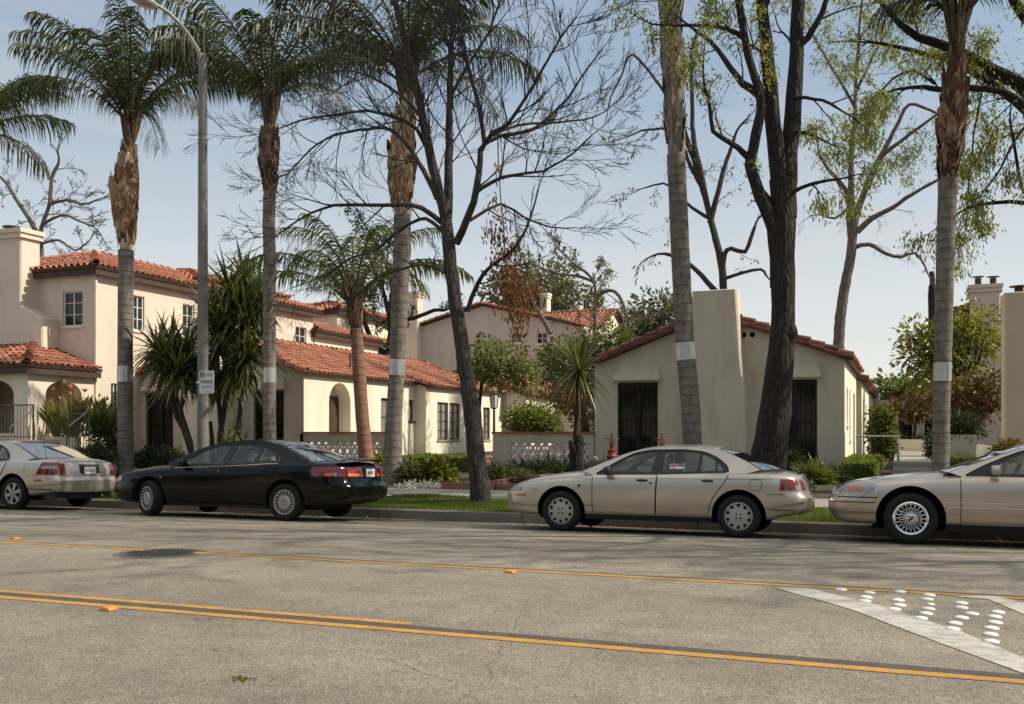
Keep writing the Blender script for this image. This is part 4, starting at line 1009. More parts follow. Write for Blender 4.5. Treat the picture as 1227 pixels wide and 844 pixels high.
def tile_slope(mb,e0,e1,r0,r1,pitch=.25,course=.36,rad=.088):
    """barrel tiles over the slope between eave e0-e1 and ridge r0-r1 plus the pan bed below"""
    e0,e1,r0,r1=map(Vector,(e0,e1,r0,r1)); ax=(e1-e0); Lx=ax.length; ax.normalize()
    mid_e=(e0+e1)/2; up=(r0-e0)-ax*((r0-e0).dot(ax)); H=up.length; up.normalize(); nrm=ax.cross(up)
    if nrm.z<0: nrm=-nrm
    mb.quad(e0-nrm*.015,e1-nrm*.015,r1-nrm*.015,r0-nrm*.015,1); mb.quad(e0-nrm*.09,e1-nrm*.09,r1-nrm*.09,r0-nrm*.09,2)
    mb.quad(e0-nrm*.015,e1-nrm*.015,e1-nrm*.09,e0-nrm*.09,2); mb.quad(e0-nrm*.015,r0-nrm*.015,r0-nrm*.09,e0-nrm*.09,2); mb.quad(e1-nrm*.015,r1-nrm*.015,r1-nrm*.09,e1-nrm*.09,2)
    a0=(r0-e0).dot(ax); a1=(r1-e0).dot(ax); n=int(Lx/pitch); off=(Lx-(n-1)*pitch)/2; nc=max(1,int(round(H/course))); cl=H/nc
    for i in range(n):
        x=off+i*pitch+rng.uniform(-.012,.012)
        for j in range(nc):
            h0=j*cl-.05; h1=(j+1)*cl; t=(j+.5)/nc
            lo=a0*t; hi=Lx+(a1-Lx)*t
            if x<lo-.02 or x>hi+.02: continue
            lift=.03+rng.uniform(-.008,.012); dx=rng.uniform(-.01,.01)
            p=e0+ax*(x+dx); barrel(mb,p+up*h0+nrm*lift,p+up*h1+nrm*.0+ax*rng.uniform(-.008,.008),ax,rad,rad*.84,5)
def tile_line(mb,a,b,side,r=.105,step=.36,n=7,mi=0):
    a,b=Vector(a),Vector(b); L=(b-a).length; k=max(1,int(L/step)); d=(b-a)/k
    for i in range(k): barrel(mb,a+d*i-d*.10+Vector((0,0,.035+rng.uniform(-.008,.008))),a+d*(i+1),side,r*rng.uniform(.95,1.05),r*.84,n,mi)
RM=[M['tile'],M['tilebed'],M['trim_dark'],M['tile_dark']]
def gable_roof(parent,x0,x1,y0,y1,ze,zr,ov=.17,ovr=.10,front_rake=True):
    """ridge along y; eaves at x0,x1 (overhang ov)"""
    xm=(x0+x1)/2; sl=(zr-ze)/((x1-x0)/2); e=ze-ov*sl; m=MB()
    ya,yb=y0-ovr,y1+ovr
    tile_slope(m,(x1+ov,ya,e),(x1+ov,yb,e),(xm,ya,zr),(xm,yb,zr))
    tile_slope(m,(x0-ov,yb,e),(x0-ov,ya,e),(xm,yb,zr),(xm,ya,zr))
    tile_line(m,(xm,ya,zr+.02),(xm,yb,zr+.02),(1,0,0),.115)
    for sx,xe in ((1,x1+ov),(-1,x0-ov)):
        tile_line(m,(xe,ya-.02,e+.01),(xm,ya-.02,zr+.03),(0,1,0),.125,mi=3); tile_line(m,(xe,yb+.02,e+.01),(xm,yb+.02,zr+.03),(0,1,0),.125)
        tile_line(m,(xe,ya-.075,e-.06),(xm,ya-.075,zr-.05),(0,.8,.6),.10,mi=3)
    return m.build('roof',RM,parent,smooth=55)
def hip_roof(parent,x0,x1,y0,y1,ze,pitch,ov=.3,ridge_axis=None,gutter=True):
    """hipped tile roof; dark fascia board below the eaves"""
    X0,X1,Y0,Y1=x0-ov,x1+ov,y0-ov,y1+ov; wx,wy=X1-X0,Y1-Y0; m=MB(); t=math.tan(pitch); z=ze
    if wy>=wx:
        h=wx/2*t; A=Vector(((X0+X1)/2,Y0+wx/2,z+h)); B=Vector(((X0+X1)/2,Y1-wx/2,z+h))
        tile_slope(m,(X0,Y0,z),(X1,Y0,z),A,A); tile_slope(m,(X1,Y0,z),(X1,Y1,z),A,B); tile_slope(m,(X1,Y1,z),(X0,Y1,z),B,B); tile_slope(m,(X0,Y1,z),(X0,Y0,z),B,A)
        cs=[((X0,Y0,z),A),((X1,Y0,z),A),((X0,Y1,z),B),((X1,Y1,z),B)]
    else:
        h=wy/2*t; A=Vector((X0+wy/2,(Y0+Y1)/2,z+h)); B=Vector((X1-wy/2,(Y0+Y1)/2,z+h))
        tile_slope(m,(X0,Y0,z),(X1,Y0,z),A,B); tile_slope(m,(X1,Y0,z),(X1,Y1,z),B,B); tile_slope(m,(X1,Y1,z),(X0,Y1,z),B,A); tile_slope(m,(X0,Y1,z),(X0,Y0,z),A,A)
        cs=[((X0,Y0,z),A),((X1,Y0,z),B),((X0,Y1,z),A),((X1,Y1,z),B)]
    for c,a in cs:
        d=(a-Vector(c)); tile_line(m,Vector(c)+Vector((0,0,.04)),a+Vector((0,0,.04)),Vector((-d.y,d.x,0)),.12)
    if (B-A).length>.2: tile_line(m,A+Vector((0,0,.04)),B+Vector((0,0,.04)),(0,1,0) if wx>wy else (1,0,0),.12)
    r=m.build('roof',RM,parent,smooth=55)
    f=MB()
    f.box(X0+.06,X1-.06,Y0+.06,Y0+.11,z-.27,z-.09); f.box(X1-.11,X1-.06,Y0+.115,Y1-.06,z-.27,z-.09); f.box(X0+.06,X0+.11,Y0+.115,Y1-.06,z-.27,z-.09)
    f.box(X0+.12,X1-.12,Y0+.12,Y1-.12,z-.19,z-.12)
    f.build('fascia',M['trim_dark'],r); return r
def box_walls(mb,x0,x1,y0,y1,z0,z1,skip=()):
    if 'f' not in skip: mb.quad((x0,y0,z0),(x1,y0,z0),(x1,y0,z1),(x0,y0,z1))
    if 'r' not in skip: mb.quad((x1,y0,z0),(x1,y1,z0),(x1,y1,z1),(x1,y0,z1))
    if 'b' not in skip: mb.quad((x1,y1,z0),(x0,y1,z0),(x0,y1,z1),(x1,y1,z1))
    if 'l' not in skip: mb.quad((x0,y1,z0),(x0,y0,z0),(x0,y0,z1),(x0,y1,z1))
    mb.quad((x0,y0,z1),(x1,y0,z1),(x1,y1,z1),(x0,y1,z1))
def soft_prism(mb,pts,y0,y1,bev=.04):
    """front outline pts (x,z), bevelled front edge, running y0 (front) to y1"""
    cx=sum(p[0] for p in pts)/len(pts)
    ins=[(x+(bev if x<cx else -bev),z if i in (0,1) else z-bev*.4) for i,(x,z) in enumerate(pts)]
    n=len(pts); vs=[(x,y0,z) for x,z in ins]+[(x,y0+bev,z) for x,z in pts]+[(x,y1,z) for x,z in pts]
    tr=tessellate_polygon([[Vector((x,z,0)) for x,z in ins]])
    fs=[tuple(q) for q in tr]
    for k in (0,n):
        fs+=[(k+i,k+(i+1)%n,k+(i+1)%n+n,k+i+n) for i in range(n)]
    mb.add(vs,fs)
def chimney(parent,x0,x1,y0,y1,z0,z1,shoulder=None,mat=None,cap=.0,name='chimney',wide=.28,flue=False):
    m=MB(); zs=shoulder or z0
    if shoulder and wide>.5:
        pts=[(x0-wide,z0),(x1+wide,z0),(x1+wide,zs),(x1+.06,zs+.40),(x1,zs+.50),(x1,z1),(x0,z1),(x0,zs+.50),(x0-.06,zs+.40),(x0-wide,zs)]
    elif shoulder:
        pr=[(1.0,z0),(.92,1.5),(.78,2.7),(.62,zs),(.50,zs+.22),(.40,zs+.5),(.22,zs+1.3),(0,z1)]
        pts=[(x0-wide*a_,z_) for a_,z_ in pr[:1]]+[(x1+wide*a_,z_) for a_,z_ in pr]+[(x0-wide*a_,z_) for a_,z_ in pr[:0:-1]]
    else: pts=[(x0,z0),(x1,z0),(x1,z1),(x0,z1)]
    soft_prism(m,pts,y0,y1,.045)
    if cap:
        m.box(x0-cap,x1+cap,y0-cap,y1+cap,z1-.26,z1-.20); m.box(x0-cap*.6,x1+cap*.6,y0-cap*.6,y1+cap*.6,z1-.197,z1-.10); m.box(x0-cap*1.3,x1+cap*1.3,y0-cap*1.3,y1+cap*1.3,z1-.097,z1+.04)
    o=m.build(name,mat or M['stucco_shadow'],parent,recalc=True,smooth=24)
    if flue:
        f=MB(); xm,ym=(x0+x1)/2,(y0+y1)/2; f.lathe([(.13,z1+.04),(.13,z1+.13),(.0,z1+.13)],16,c=(xm,ym,0)); f.lathe([(0,z1+.24),(.30,z1+.20),(.30,z1+.17),(0,z1+.17)],16,c=(xm,ym,0))
        for k in range(4):
            a=k*PI/2+.4; f.tube([(xm+.12*math.cos(a),ym+.12*math.sin(a),z1+.12),(xm+.12*math.cos(a),ym+.12*math.sin(a),z1+.19)],.012,4)
        f.build('flue_cap',M['trim_dark'],o)
    return o
def hood(W,parent,u0,u1,z,mat):
    """flared stucco hood over a window"""
    m=MB(); a=.05; pr=[(0,z+.42),(.05,z+.30),(.16,z+.09),(.17,z+.0),(0,z-.0)]
    def ring(u,k): return [W.p(u+(a*2.4*(1-(b-z)/.42) if k>0 else -a*2.4*(1-(b-z)/.42)),b,-d) for d,b in pr]
    A=ring(u0+.12,-1); B=ring(u1-.12,1); n=len(pr)
    m.add(A+B,[tuple(range(n-1,-1,-1)),tuple(range(n,2*n))]+[(i,i+1,n+i+1,n+i) for i in range(n-1)]+[(n-1,0,n,2*n-1)])
    return m.build('window_hood',mat,parent,recalc=True,smooth=40)

# ---------------------------------------------------------------- right bungalow
RX0,RX1=-7.80,-1.29; BY=26.0; ZE=3.50; ZR=4.72
def bungalow_front(b,x0,x1,mat,wins,side_mat=None,y=BY,ze=ZE,zr=ZR,y1=33.0,side_holes=(),left_holes=()):
    m=MB(); xm=(x0+x1)/2; z0=.2
    W=Wall((x0,y,0),(1,0,0),(0,-1,0)); hs=[rect(a-x0,c-x0,p,q) for a,c,p,q in wins]
    W.face(m,[(0,z0),(x1-x0,z0),(x1-x0,ze),((x1-x0)/2,zr-.05),(0,ze)],hs,.17)
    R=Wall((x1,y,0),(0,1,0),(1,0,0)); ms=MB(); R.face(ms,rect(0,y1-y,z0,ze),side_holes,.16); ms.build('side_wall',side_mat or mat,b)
    m.quad((x0,y1,z0),(x0,y,z0),(x0,y,ze),(x0,y1,ze)); m.add([(x1,y1,z0),(x0,y1,z0),(x0,y1,ze),(xm,y1,zr-.05),(x1,y1,ze)],[(0,1,2,3,4)])
    w_=m.build('wall',mat,b)
    for a,c,p,q in wins:
        grille_window(W,b,a-x0,c-x0,p,q); hood(W,b,a-x0-.12,c-x0+.12,q+.05,mat)
        s_=MB(); W.box(s_,a-x0-.14,c-x0+.14,p-.20,p-.0,-.10,.06); s_.build('window_ledge',mat,b)
    return W,R
def vents(W,b,u,z):
    m=MB()
    for du,dz in ((-.11,0),(.11,0)):
        c=W.p(u+du,z+dz,-.03); m.lathe([(.075,0),(.095,0),(.095,.05),(.075,.05),(.07,.02),(0,.02)],14,c=(c.x,c.y,c.z),axis='y')
    m.build('clay_vent',M['white_paint'],b)
    d=MB()
    for du,dz in ((-.11,0),(.11,0)):
        c=W.p(u+du,z+dz,-.012); d.lathe([(.0,0),(.078,0)],14,c=(c.x,c.y,c.z),axis='y')
    d.build('vent_hole',M['gap'],b)
b=thing('bungalow','low stucco bungalow with tile gable and broad chimney, behind the gold sedan','house',(0,0,0))
sideW=[rect(1.05,1.65,1.75,2.75),rect(2.55,3.15,1.35,2.75)]
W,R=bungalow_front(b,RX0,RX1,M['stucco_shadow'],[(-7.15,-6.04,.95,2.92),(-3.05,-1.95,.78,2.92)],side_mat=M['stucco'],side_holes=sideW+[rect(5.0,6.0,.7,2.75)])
for h in sideW: window(R,b,h[0][0],h[1][0],h[0][1],h[2][1],.1,2,3,M['white_paint'],M['curtain_glass'])
dm=MB(); R.box(dm,5.0,6.0,.7,2.75,.10,.15); dm.build('door',M['trim_dark'],b)
gable_roof(b,RX0,RX1,BY,33.0,ZE,ZR)
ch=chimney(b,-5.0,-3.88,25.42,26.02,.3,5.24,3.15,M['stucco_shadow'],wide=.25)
vents(W,b,-3.66-RX0,4.10)
# second house of the right row
b2=thing('bungalow','white stucco bungalow end with tile eave, behind the right bungalow along the stepped walk','house')
m=MB(); box_walls(m,-7.6,-1.16,34.0,50,.2,3.32,('r',)); R2=Wall((-1.16,34.0,0),(0,1,0),(1,0,0)); hs=[rect(1.2,2.2,.75,2.7),rect(4.0,5.0,1.6,2.6),rect(8,9,1.6,2.6),rect(11.5,12.5,.8,2.7)]
R2.face(m,rect(0,16,.2,3.32),hs,.15); m.add([(-7.6,34,3.32),(-1.16,34,3.32),(-4.38,34,4.4)],[(0,1,2)]); m.build('wall',M['stucco'],b2)
gable_roof(b2,-7.6,-1.16,34.0,50,3.32,4.4)
for h in hs[1:3]: window(R2,b2,h[0][0],h[1][0],h[0][1],h[2][1],.1,2,2)
for h in (hs[0],hs[3]):
    dm=MB(); R2.box(dm,h[0][0],h[1][0],h[0][1],h[2][1],.10,.14); dm.build('door',M['trim_dark'],b2)

# ---------------------------------------------------------------- left bungalow row
LX0,LX1=-23.68,-17.17
b=thing('bungalow','long stucco bungalow with lit cream side wall, arched niche and red tile roof','house')
def U(px,x,y0=BY): return at_x(px,500,x).y-y0
x=LX1; niche=arch(U(394,x),U(420,x),1.0,3.2); win2=rect(U(456.5,x),U(468.5,x),1.45,2.8); win3=rect(U(490,x),U(496,x),2.0,2.8)
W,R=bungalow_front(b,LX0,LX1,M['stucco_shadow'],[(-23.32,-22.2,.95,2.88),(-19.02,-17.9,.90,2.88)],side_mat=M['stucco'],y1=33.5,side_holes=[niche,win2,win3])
# same stucco on the front, its shade painted in darker; niche with door
n=MB(); ND=.5; R.box(n,niche[0][0]-.2,niche[1][0]+.2,.9,3.3,ND,ND+.1); u0,u1=niche[0][0],niche[1][0]
k=arch(u0,u1,1.0,3.2)
for i in range(len(k)):
    a,c=k[i],k[(i+1)%len(k)]; n.quad(R.p(*a,.16),R.p(*c,.16),R.p(*c,ND),R.p(*a,ND))
n.build('niche',M['stucco'],b)
dm=MB(); dq0=at_x(394.5,500,LX1-ND).y-BY; dq1=at_x(406,500,LX1-ND).y-BY; R.box(dm,dq0,dq1,1.02,2.78,ND-.05,ND-.005); dd=dm.build('door',M['trim_dark'],b)
window(R,b,win2[0][0],win2[1][0],1.45,2.8,.1,1,2,M['trim_dark'],M['curtain_glass']); window(R,b,win3[0][0],win3[1][0],2.0,2.8,.1,1,1,M['trim_dark'],M['curtain_glass'])
# second section, standing proud
x2=-16.7; m=MB(); R2=Wall((x2,33.5,0),(0,1,0),(1,0,0)); U2=lambda px:U(px,x2,33.5)
h4=rect(U2(524),U2(537),1.28,2.75); h5=rect(U2(538.5),U2(551),1.28,2.75); h6=rect(U2(579),U2(587),1.25,2.65)
R2.face(m,rect(0,7.6,.2,3.45),[h4,h5,h6],.14); m.quad((-17.165,33.5,.2),(x2,33.5,.2),(x2,33.5,3.45),(-17.165,33.5,3.45)); m.quad((x2,41.1,.2),(-23.6,41.1,.2),(-23.6,41.1,3.45),(x2,41.1,3.45)); m.quad((-23.6,41.1,.2),(-23.6,33.5,.2),(-23.6,33.5,3.45),(-23.6,41.1,3.45)); m.build('wall',M['stucco'],b)
for h in (h4,h5,h6): window(R2,b,h[0][0],h[1][0],h[0][1],h[2][1],.08,2,4,M['trim_dark'],M['curtain_glass'],True,.05,.018,mat_sill=M['concrete'])
zr=4.72; m=MB(); xm=(LX0+LX1)/2; sl=(zr-ZE)/((LX1-LX0)/2); xe=LX1+.17; e=ZE-.17*sl
tile_slope(m,(xe,25.9,e),(xe,33.42,e),(xm,25.9,zr),(xm,33.42,zr)); tile_slope(m,(x2+.17,33.43,e-.47*sl*.6),(x2+.17,41.2,e-.47*sl*.6),(xm,33.43,zr),(xm,41.2,zr))
tile_slope(m,(LX0-.17,41.2,e),(LX0-.17,25.9,e),(xm,41.2,zr),(xm,25.9,zr)); tile_line(m,(xm,25.9,zr+.02),(xm,41.2,zr+.02),(1,0,0),.115)
for xx in (xe,LX0-.17):
    tile_line(m,(xx,25.88,e+.01),(xm,25.88,zr+.03),(0,1,0),.125); tile_line(m,(xx,25.82,e-.06),(xm,25.82,zr-.05),(0,.8,.6),.09)
tile_line(m,(x2+.17,33.40,e-.47*sl*.6),(xm,33.40,zr+.03),(0,1,0),.12)
m.build('roof',RM,b,smooth=55)
chimney(b,-21.1,-20.0,25.42,26.02,.3,5.2,3.15,M['stucco'],wide=.26)
m=MB(); m.tube([(-17.9,30.0,3.85),(-17.9,30.0,4.35)],.035,8); m.build('vent_pipe',M['trim_dark'],b)
# porch house at the end of the left row
b=thing('bungalow','small stucco bungalow gable end half hidden by the court trees','house')
m=MB(); xa,xb=-21.5,at_y(630,480,41.4).x; m.add([(xa,41.4,.2),(xb,41.4,.2),(xb,41.4,3.3),((xa+xb)/2,41.4,4.5),(xa,41.4,3.3)],[(0,1,2,3,4)]); Wr=Wall((xb,41.4,0),(0,1,0),(1,0,0))
Wr.face(m,rect(0,10,.2,3.3),[rect(2,3,1.4,2.6)],.12); m.quad((xb,51.4,.2),(xa,51.4,.2),(xa,51.4,3.3),(xb,51.4,3.3)); m.quad((xa,51.4,.2),(xa,41.4,.2),(xa,41.4,3.3),(xa,51.4,3.3)); m.build('wall',M['stucco'],b); window(Wr,b,2,3,1.4,2.6)
gable_roof(b,xa,xb,41.4,51.4,3.3,4.5)

# ---------------------------------------------------------------- two-storey house on the left
b=thing('two_storey_house','pink cream two storey stucco house with arched porch and red tile hip roof','house')
HX0,HX1=-31.5,-23.5; HY0,HY1=24.0,36.3; HZ=6.55
m=MB(); W=Wall((HX0,HY0,0),(1,0,0),(0,-1,0)); fw=rect(-24.88-HX0,-24.05-HX0,4.95,6.06)
W.face(m,rect(0,HX1-HX0,.3,HZ),[fw],.13)
R=Wall((HX1,HY0,0),(0,1,0),(1,0,0))
def US(px): return at_x(px,400,HX1).y-HY0
sh=[rect(US(160),US(173),4.95,6.1),rect(US(219),US(233),4.95,6.1),rect(US(133),US(143),2.0,3.15),rect(US(354),US(367),4.9,6.0),rect(US(306),US(318),4.9,6.0)]
R.face(m,rect(0,HY1-HY0,.3,HZ),sh,.13); m.quad((HX1,HY1,.3),(HX0,HY1,.3),(HX0,HY1,HZ),(HX1,HY1,HZ)); m.quad((HX0,HY1,.3),(HX0,HY0,.3),(HX0,HY0,HZ),(HX0,HY1,HZ))
m.build('wall',M['stucco_pink'],b)
window(W,b,fw[0][0],fw[1][0],4.95,6.06,.09,2,3)
for h in sh: window(R,b,h[0][0],h[1][0],h[0][1],h[2][1],.09,2,3,M['white_paint'],M['dark_glass'])
hip_roof(b,HX0,HX1,HY0,HY1,HZ+.22,R_(17),.30)
p=MB(); p.tube([(HX1+.02,HY0-.03,6.4),(HX1+.05,HY0-.05,6.2),(HX1+.03,HY0-.04,6.0),(HX1+.03,HY0-.04,1.0)],.045,8); p.build('downpipe',M['stucco'],b)
chimney(b,-27.4,-25.87,23.28,24.02,.5,8.0,5.15,M['stucco_pink'],cap=.09,wide=.9,flue=True)
# cross roof behind
m=MB(); box_walls(m,-30.5,-24.6,30.2,35.6,6.6,7.25); r=m.build('upper_wall',M['stucco_pink'],b); hip_roof(b,-30.5,-24.6,30.2,35.6,7.3,R_(17),.25)
# porch: projects to y=21.4, lit side with an arch on x=-23.5
PY=21.40; PZ=3.42
m=MB(); Wp=Wall((-29,PY,0),(1,0,0),(0,-1,0)); Rp=Wall((HX1+.003,PY,0),(0,1,0),(1,0,0))
ua=at_x(54.5,500,HX1).y-PY; ub=at_x(98,500,HX1).y-PY
arr=arch(ua,ub,1.55,3.12,.42); arf=arch(3.35,4.95,1.55,3.12,.45)
Rp.face(m,rect(0,HY0-PY-.003,.3,PZ),[arr],.28); Wp.face(m,rect(0,5.5,.3,PZ),[arf],.28)
m.quad((-29,PY,.3),(-29,HY0,.3),(-29,HY0,PZ),(-29,PY,PZ)); m.quad((-29,PY+.3,1.5),(HX1-.3,PY+.3,1.5),(HX1-.3,HY0,1.5),(-29,HY0,1.5)); m.build('porch_wall',M['stucco_pink'],b)
r=MB(); X0,X1,Y0=-29.3,HX1+.28,PY-.28; z=PZ+.12; t=math.tan(R_(19))
A=Vector((X0+1.5,Y0+2.85,z+2.85*t)); B=Vector((X1-2.85,Y0+2.85,z+2.85*t))
tile_slope(r,(X0,Y0,z),(X1,Y0,z),A,B); tile_slope(r,(X1,Y0,z),(X1,HY0,z),B,(X1-2.85,HY0,z+2.85*t)); tile_line(r,(X1,Y0,z+.03),B+Vector((0,0,.03)),(1,1,0),.12)
rr=r.build('porch_roof',RM,b,smooth=55)
f=MB(); f.box(X0,X1-.06,Y0+.06,Y0+.11,z-.27,z-.09); f.box(X1-.11,X1-.06,Y0+.115,HY0-.01,z-.27,z-.09); f.box(X0,X1-.12,Y0+.12,HY0-.02,z-.16,z-.11); f.build('fascia',M['trim_dark'],rr)
# arch iron balustrades
q=MB(); n_=14
for i in range(n_+1):
    u=ua+(ub-ua)*i/n_; q.tube([Rp.p(u,1.55,.1),Rp.p(u,2.3,.1)],.011,4)
q.tube([Rp.p(ua,2.3,.1),Rp.p(ub,2.3,.1)],.02,5); q.build('balustrade',M['rail'],b)
# stair cheek and steps in front
m=MB(); m.box(-23.49,-22.2,21.9,22.1,.3,1.45); m.box(-22.22,-20.9,21.9,22.1,.3,1.05)
for k in range(5): m.box(-23.2+k*.34,-22.86+k*.34,20.4,21.88,.3,1.35-k*.2)
m.build('front_steps',M['stucco_pink'],b)
def railing(parent,a,b_,h,n,label=None,cat=None,mat=None,name='railing'):
    a,b_=Vector(a),Vector(b_); m=MB()
    m.tube([a+Vector((0,0,h)),b_+Vector((0,0,h))],.022,6); m.tube([a+Vector((0,0,.1)),b_+Vector((0,0,.1))],.014,5)
    for i in range(n+1):
        p=a.lerp(b_,i/n); m.tube([p,p+Vector((0,0,h))],.024 if i in (0,n) else .010,5)
    o=m.build(name,mat or M['rail'],parent)
    if label: tag(o,label,cat)
    return o
ra=at_y(-20,520,20.9); rb=at_y(40,520,20.9)
railing(None,(ra.x,20.9,1.35),(rb.x,20.9,1.35),1.0,16,'iron railing along the porch terrace at the far left','railing')
tw=MB(); tw.box(-34,rb.x+.05,20.85,21.38,.25,1.34); tag(tw.build('terrace_wall',M['stucco_pink']),'low pink stucco terrace wall below the iron railing','wall')
ra=at_y(80,530,21.2); rb=at_y(107,530,21.2)
railing(None,(ra.x,21.2,.95),(rb.x,21.2,.95),1.15,8,'iron stair railing with sloping handrail beside the orange flowers','railing')
h_=MB(); h_.tube([at_y(84,510,21.1),at_y(103,495,21.1),at_y(106,489,21.1)],.02,6); tag(h_.build('handrail',M['white_metal']),'thin sloping metal handrail on the porch steps','handrail')
h_=MB(); h_.tube([at_y(13,511,20.7),at_y(38,493,20.7)],.02,6); h_.tube([at_y(13,511,20.7),at_y(13,530,20.7)],.02,6); tag(h_.build('handrail',M['white_metal']),'pale sloping handrail in front of the terrace railing','handrail')
# hanging pot in the arch
hp=thing('hanging_pot','small terracotta hanging pot in the lit porch arch','pot',tuple(at_y(75,457,22.6)))
m=MB(); m.lathe([(0,-.07),(.06,-.06),(.08,.0),(.085,.04),(.07,.04),(0,.02)],14); m.build('pot',M['tile'],hp,smooth=60); m=MB(); m.tube([(.07,0,.04),(0,0,.3)],.004,4); m.tube([(-.07,0,.04),(0,0,.3)],.004,4); m.build('hanger',M['iron'],hp)

# ---------------------------------------------------------------- houses farther back on the left
def simple_house(name,label,px0,px1,y,pye,depth,z0=.3,mat=None,pitch=17,wins=(),ov=.25,side_wins=(),side_len=None):
    a=at_y(px0,pye,y); c=at_y(px1,pye,y); z=(a.z+c.z)/2
    h=thing(name,label,'house'); m=MB(); W=Wall((a.x,y,0),(1,0,0),(0,-1,0)); R=Wall((c.x,y,0),(0,1,0),(1,0,0))
    hs=[]; 
    for q in wins:
        p0=at_y(q[0],q[1],y); p1=at_y(q[2],q[3],y); hs.append(rect(p0.x-a.x,p1.x-a.x,p1.z,p0.z))
    ss=[]
    for q in side_wins:
        p0=at_x(q[0],q[1],c.x); p1=at_x(q[2],q[3],c.x); ss.append(rect(p0.y-y,p1.y-y,p1.z,p0.z))
    W.face(m,rect(0,c.x-a.x,z0,z),hs,.12); R.face(m,rect(0,depth,z0,z),ss,.12); box_walls(m,a.x,c.x,y,y+depth,z0,z,('f','r')); m.build('wall',mat or M['stucco'],h)
    for q in hs: window(W,h,q[0][0],q[1][0],q[0][1],q[2][1],.08,2,2)
    for q in ss: window(R,h,q[0][0],q[1][0],q[0][1],q[2][1],.08,2,2)
    hip_roof(h,a.x,c.x,y,y+depth,z+.22,R_(pitch),ov)
    return h,W,R,a,c,z
# block C behind the two-storey house: lower eave
y=36.4; cx=-23.5; z=5.75
h=thing('stucco_house','lower stucco house with orange tile eave joined behind the two storey house','house'); m=MB(); box_walls(m,-30,cx,y,42,.3,z); m.build('wall',M['stucco'],h); hip_roof(h,-30,cx,y,42,z+.2,R_(16),.28)
Rr=Wall((cx,y,0),(0,1,0),(1,0,0)); window(Rr,h,.6,2.2,4.2,5.2,-.01,3,2)
simple_house('stucco_house','tall cream house with hip roof rising behind the row of tile roofs',352,404,41.5,377,7,.3,M['stucco'],17,(),.25,())
hh,Wd,Rd,a,c,z=simple_house('stucco_house','small tile roofed house between the dark twisted trunk and pale chimney',430,462,50,392,7,.3,M['stucco_pink'],17)
# big mauve gable house
y=52.0; F=lambda px,py:at_y(px,py,y)
h=thing('gable_house','large mauve stucco gable house with arched window at the rear of the court','house')
pts=[F(498,392),F(578,365),F(655,381),F(700,391)]; x0=pts[0].x; xr=pts[3].x
W=Wall((x0,y,0),(1,0,0),(0,-1,0)); m=MB()
aw0,aw1=F(570,412),F(583,398); hs=[arch(aw0.x-x0,aw1.x-x0,F(570,414).z,aw1.z)]
for q in ((612,400,625,411),(643,399,656,412)): p0,p1=F(q[0],q[1]),F(q[2],q[3]); hs.append(rect(p0.x-x0,p1.x-x0,p1.z,p0.z))
W.face(m,[(0,.3),(xr-x0,.3)]+[(p.x-x0,p.z) for p in pts[::-1]],hs,.12); m.quad((xr,y,.3),(xr,y+9,.3),(xr,y+9,pts[3].z),(xr,y,pts[3].z)); m.quad((x0,y+9,.3),(x0,y,.3),(x0,y,pts[0].z),(x0,y+9,pts[0].z)); m.build('wall',M['stucco_mauve'],h)
g=MB(); k=hs[0]; g.poly([k],lambda a,b:W.p(a,b,.1)); o=g.build('window',M['dark_glass'],h); fr=MB(); u0,u1=k[0][0],k[1][0]; zt=max(p[1] for p in k); W.box(fr,(u0+u1)/2-.03,(u0+u1)/2+.03,k[0][1],zt-.02,.05,.09); W.box(fr,u0,u1,zt-.36,zt-.31,.05,.09); fr.build('frame',M['white_paint'],o)
for q in hs[1:]: window(W,h,q[0][0],q[1][0],q[0][1],q[2][1],.08,2,2)
r=MB()
for a,c in ((pts[0],pts[1]),(pts[2],pts[1]),(pts[3],pts[2])):
    a,c=Vector(a),Vector(c); dy=Vector((0,9,0)); 
    if a.x<c.x: tile_slope(r,a+dy,a-Vector((0,.1,0)),c+dy,c-Vector((0,.1,0)))
    else: tile_slope(r,a-Vector((0,.1,0)),a+dy,c-Vector((0,.1,0)),c+dy)
    for oy in (-.12,-.2): tile_line(r,a+Vector((0,oy,0)),c+Vector((0,oy,.03)),(0,1,0),.14)
r.build('roof',RM,h,smooth=55)
cz=F(497,352); chimney(h,F(490,352).x,F(505,352).x,y-.5,y+.2,3,cz.z,None,M['stucco_pink'],cap=.06)
chimney(h,at_y(647,352,57).x,at_y(656,352,57).x,57,57.6,5,at_y(650,352,57).z,None,M['stucco'],cap=.05); chimney(h,at_y(684,367,60).x,at_y(694,367,60).x,60,60.6,5,at_y(690,367,60).z,None,M['stucco_pink'],cap=.05)
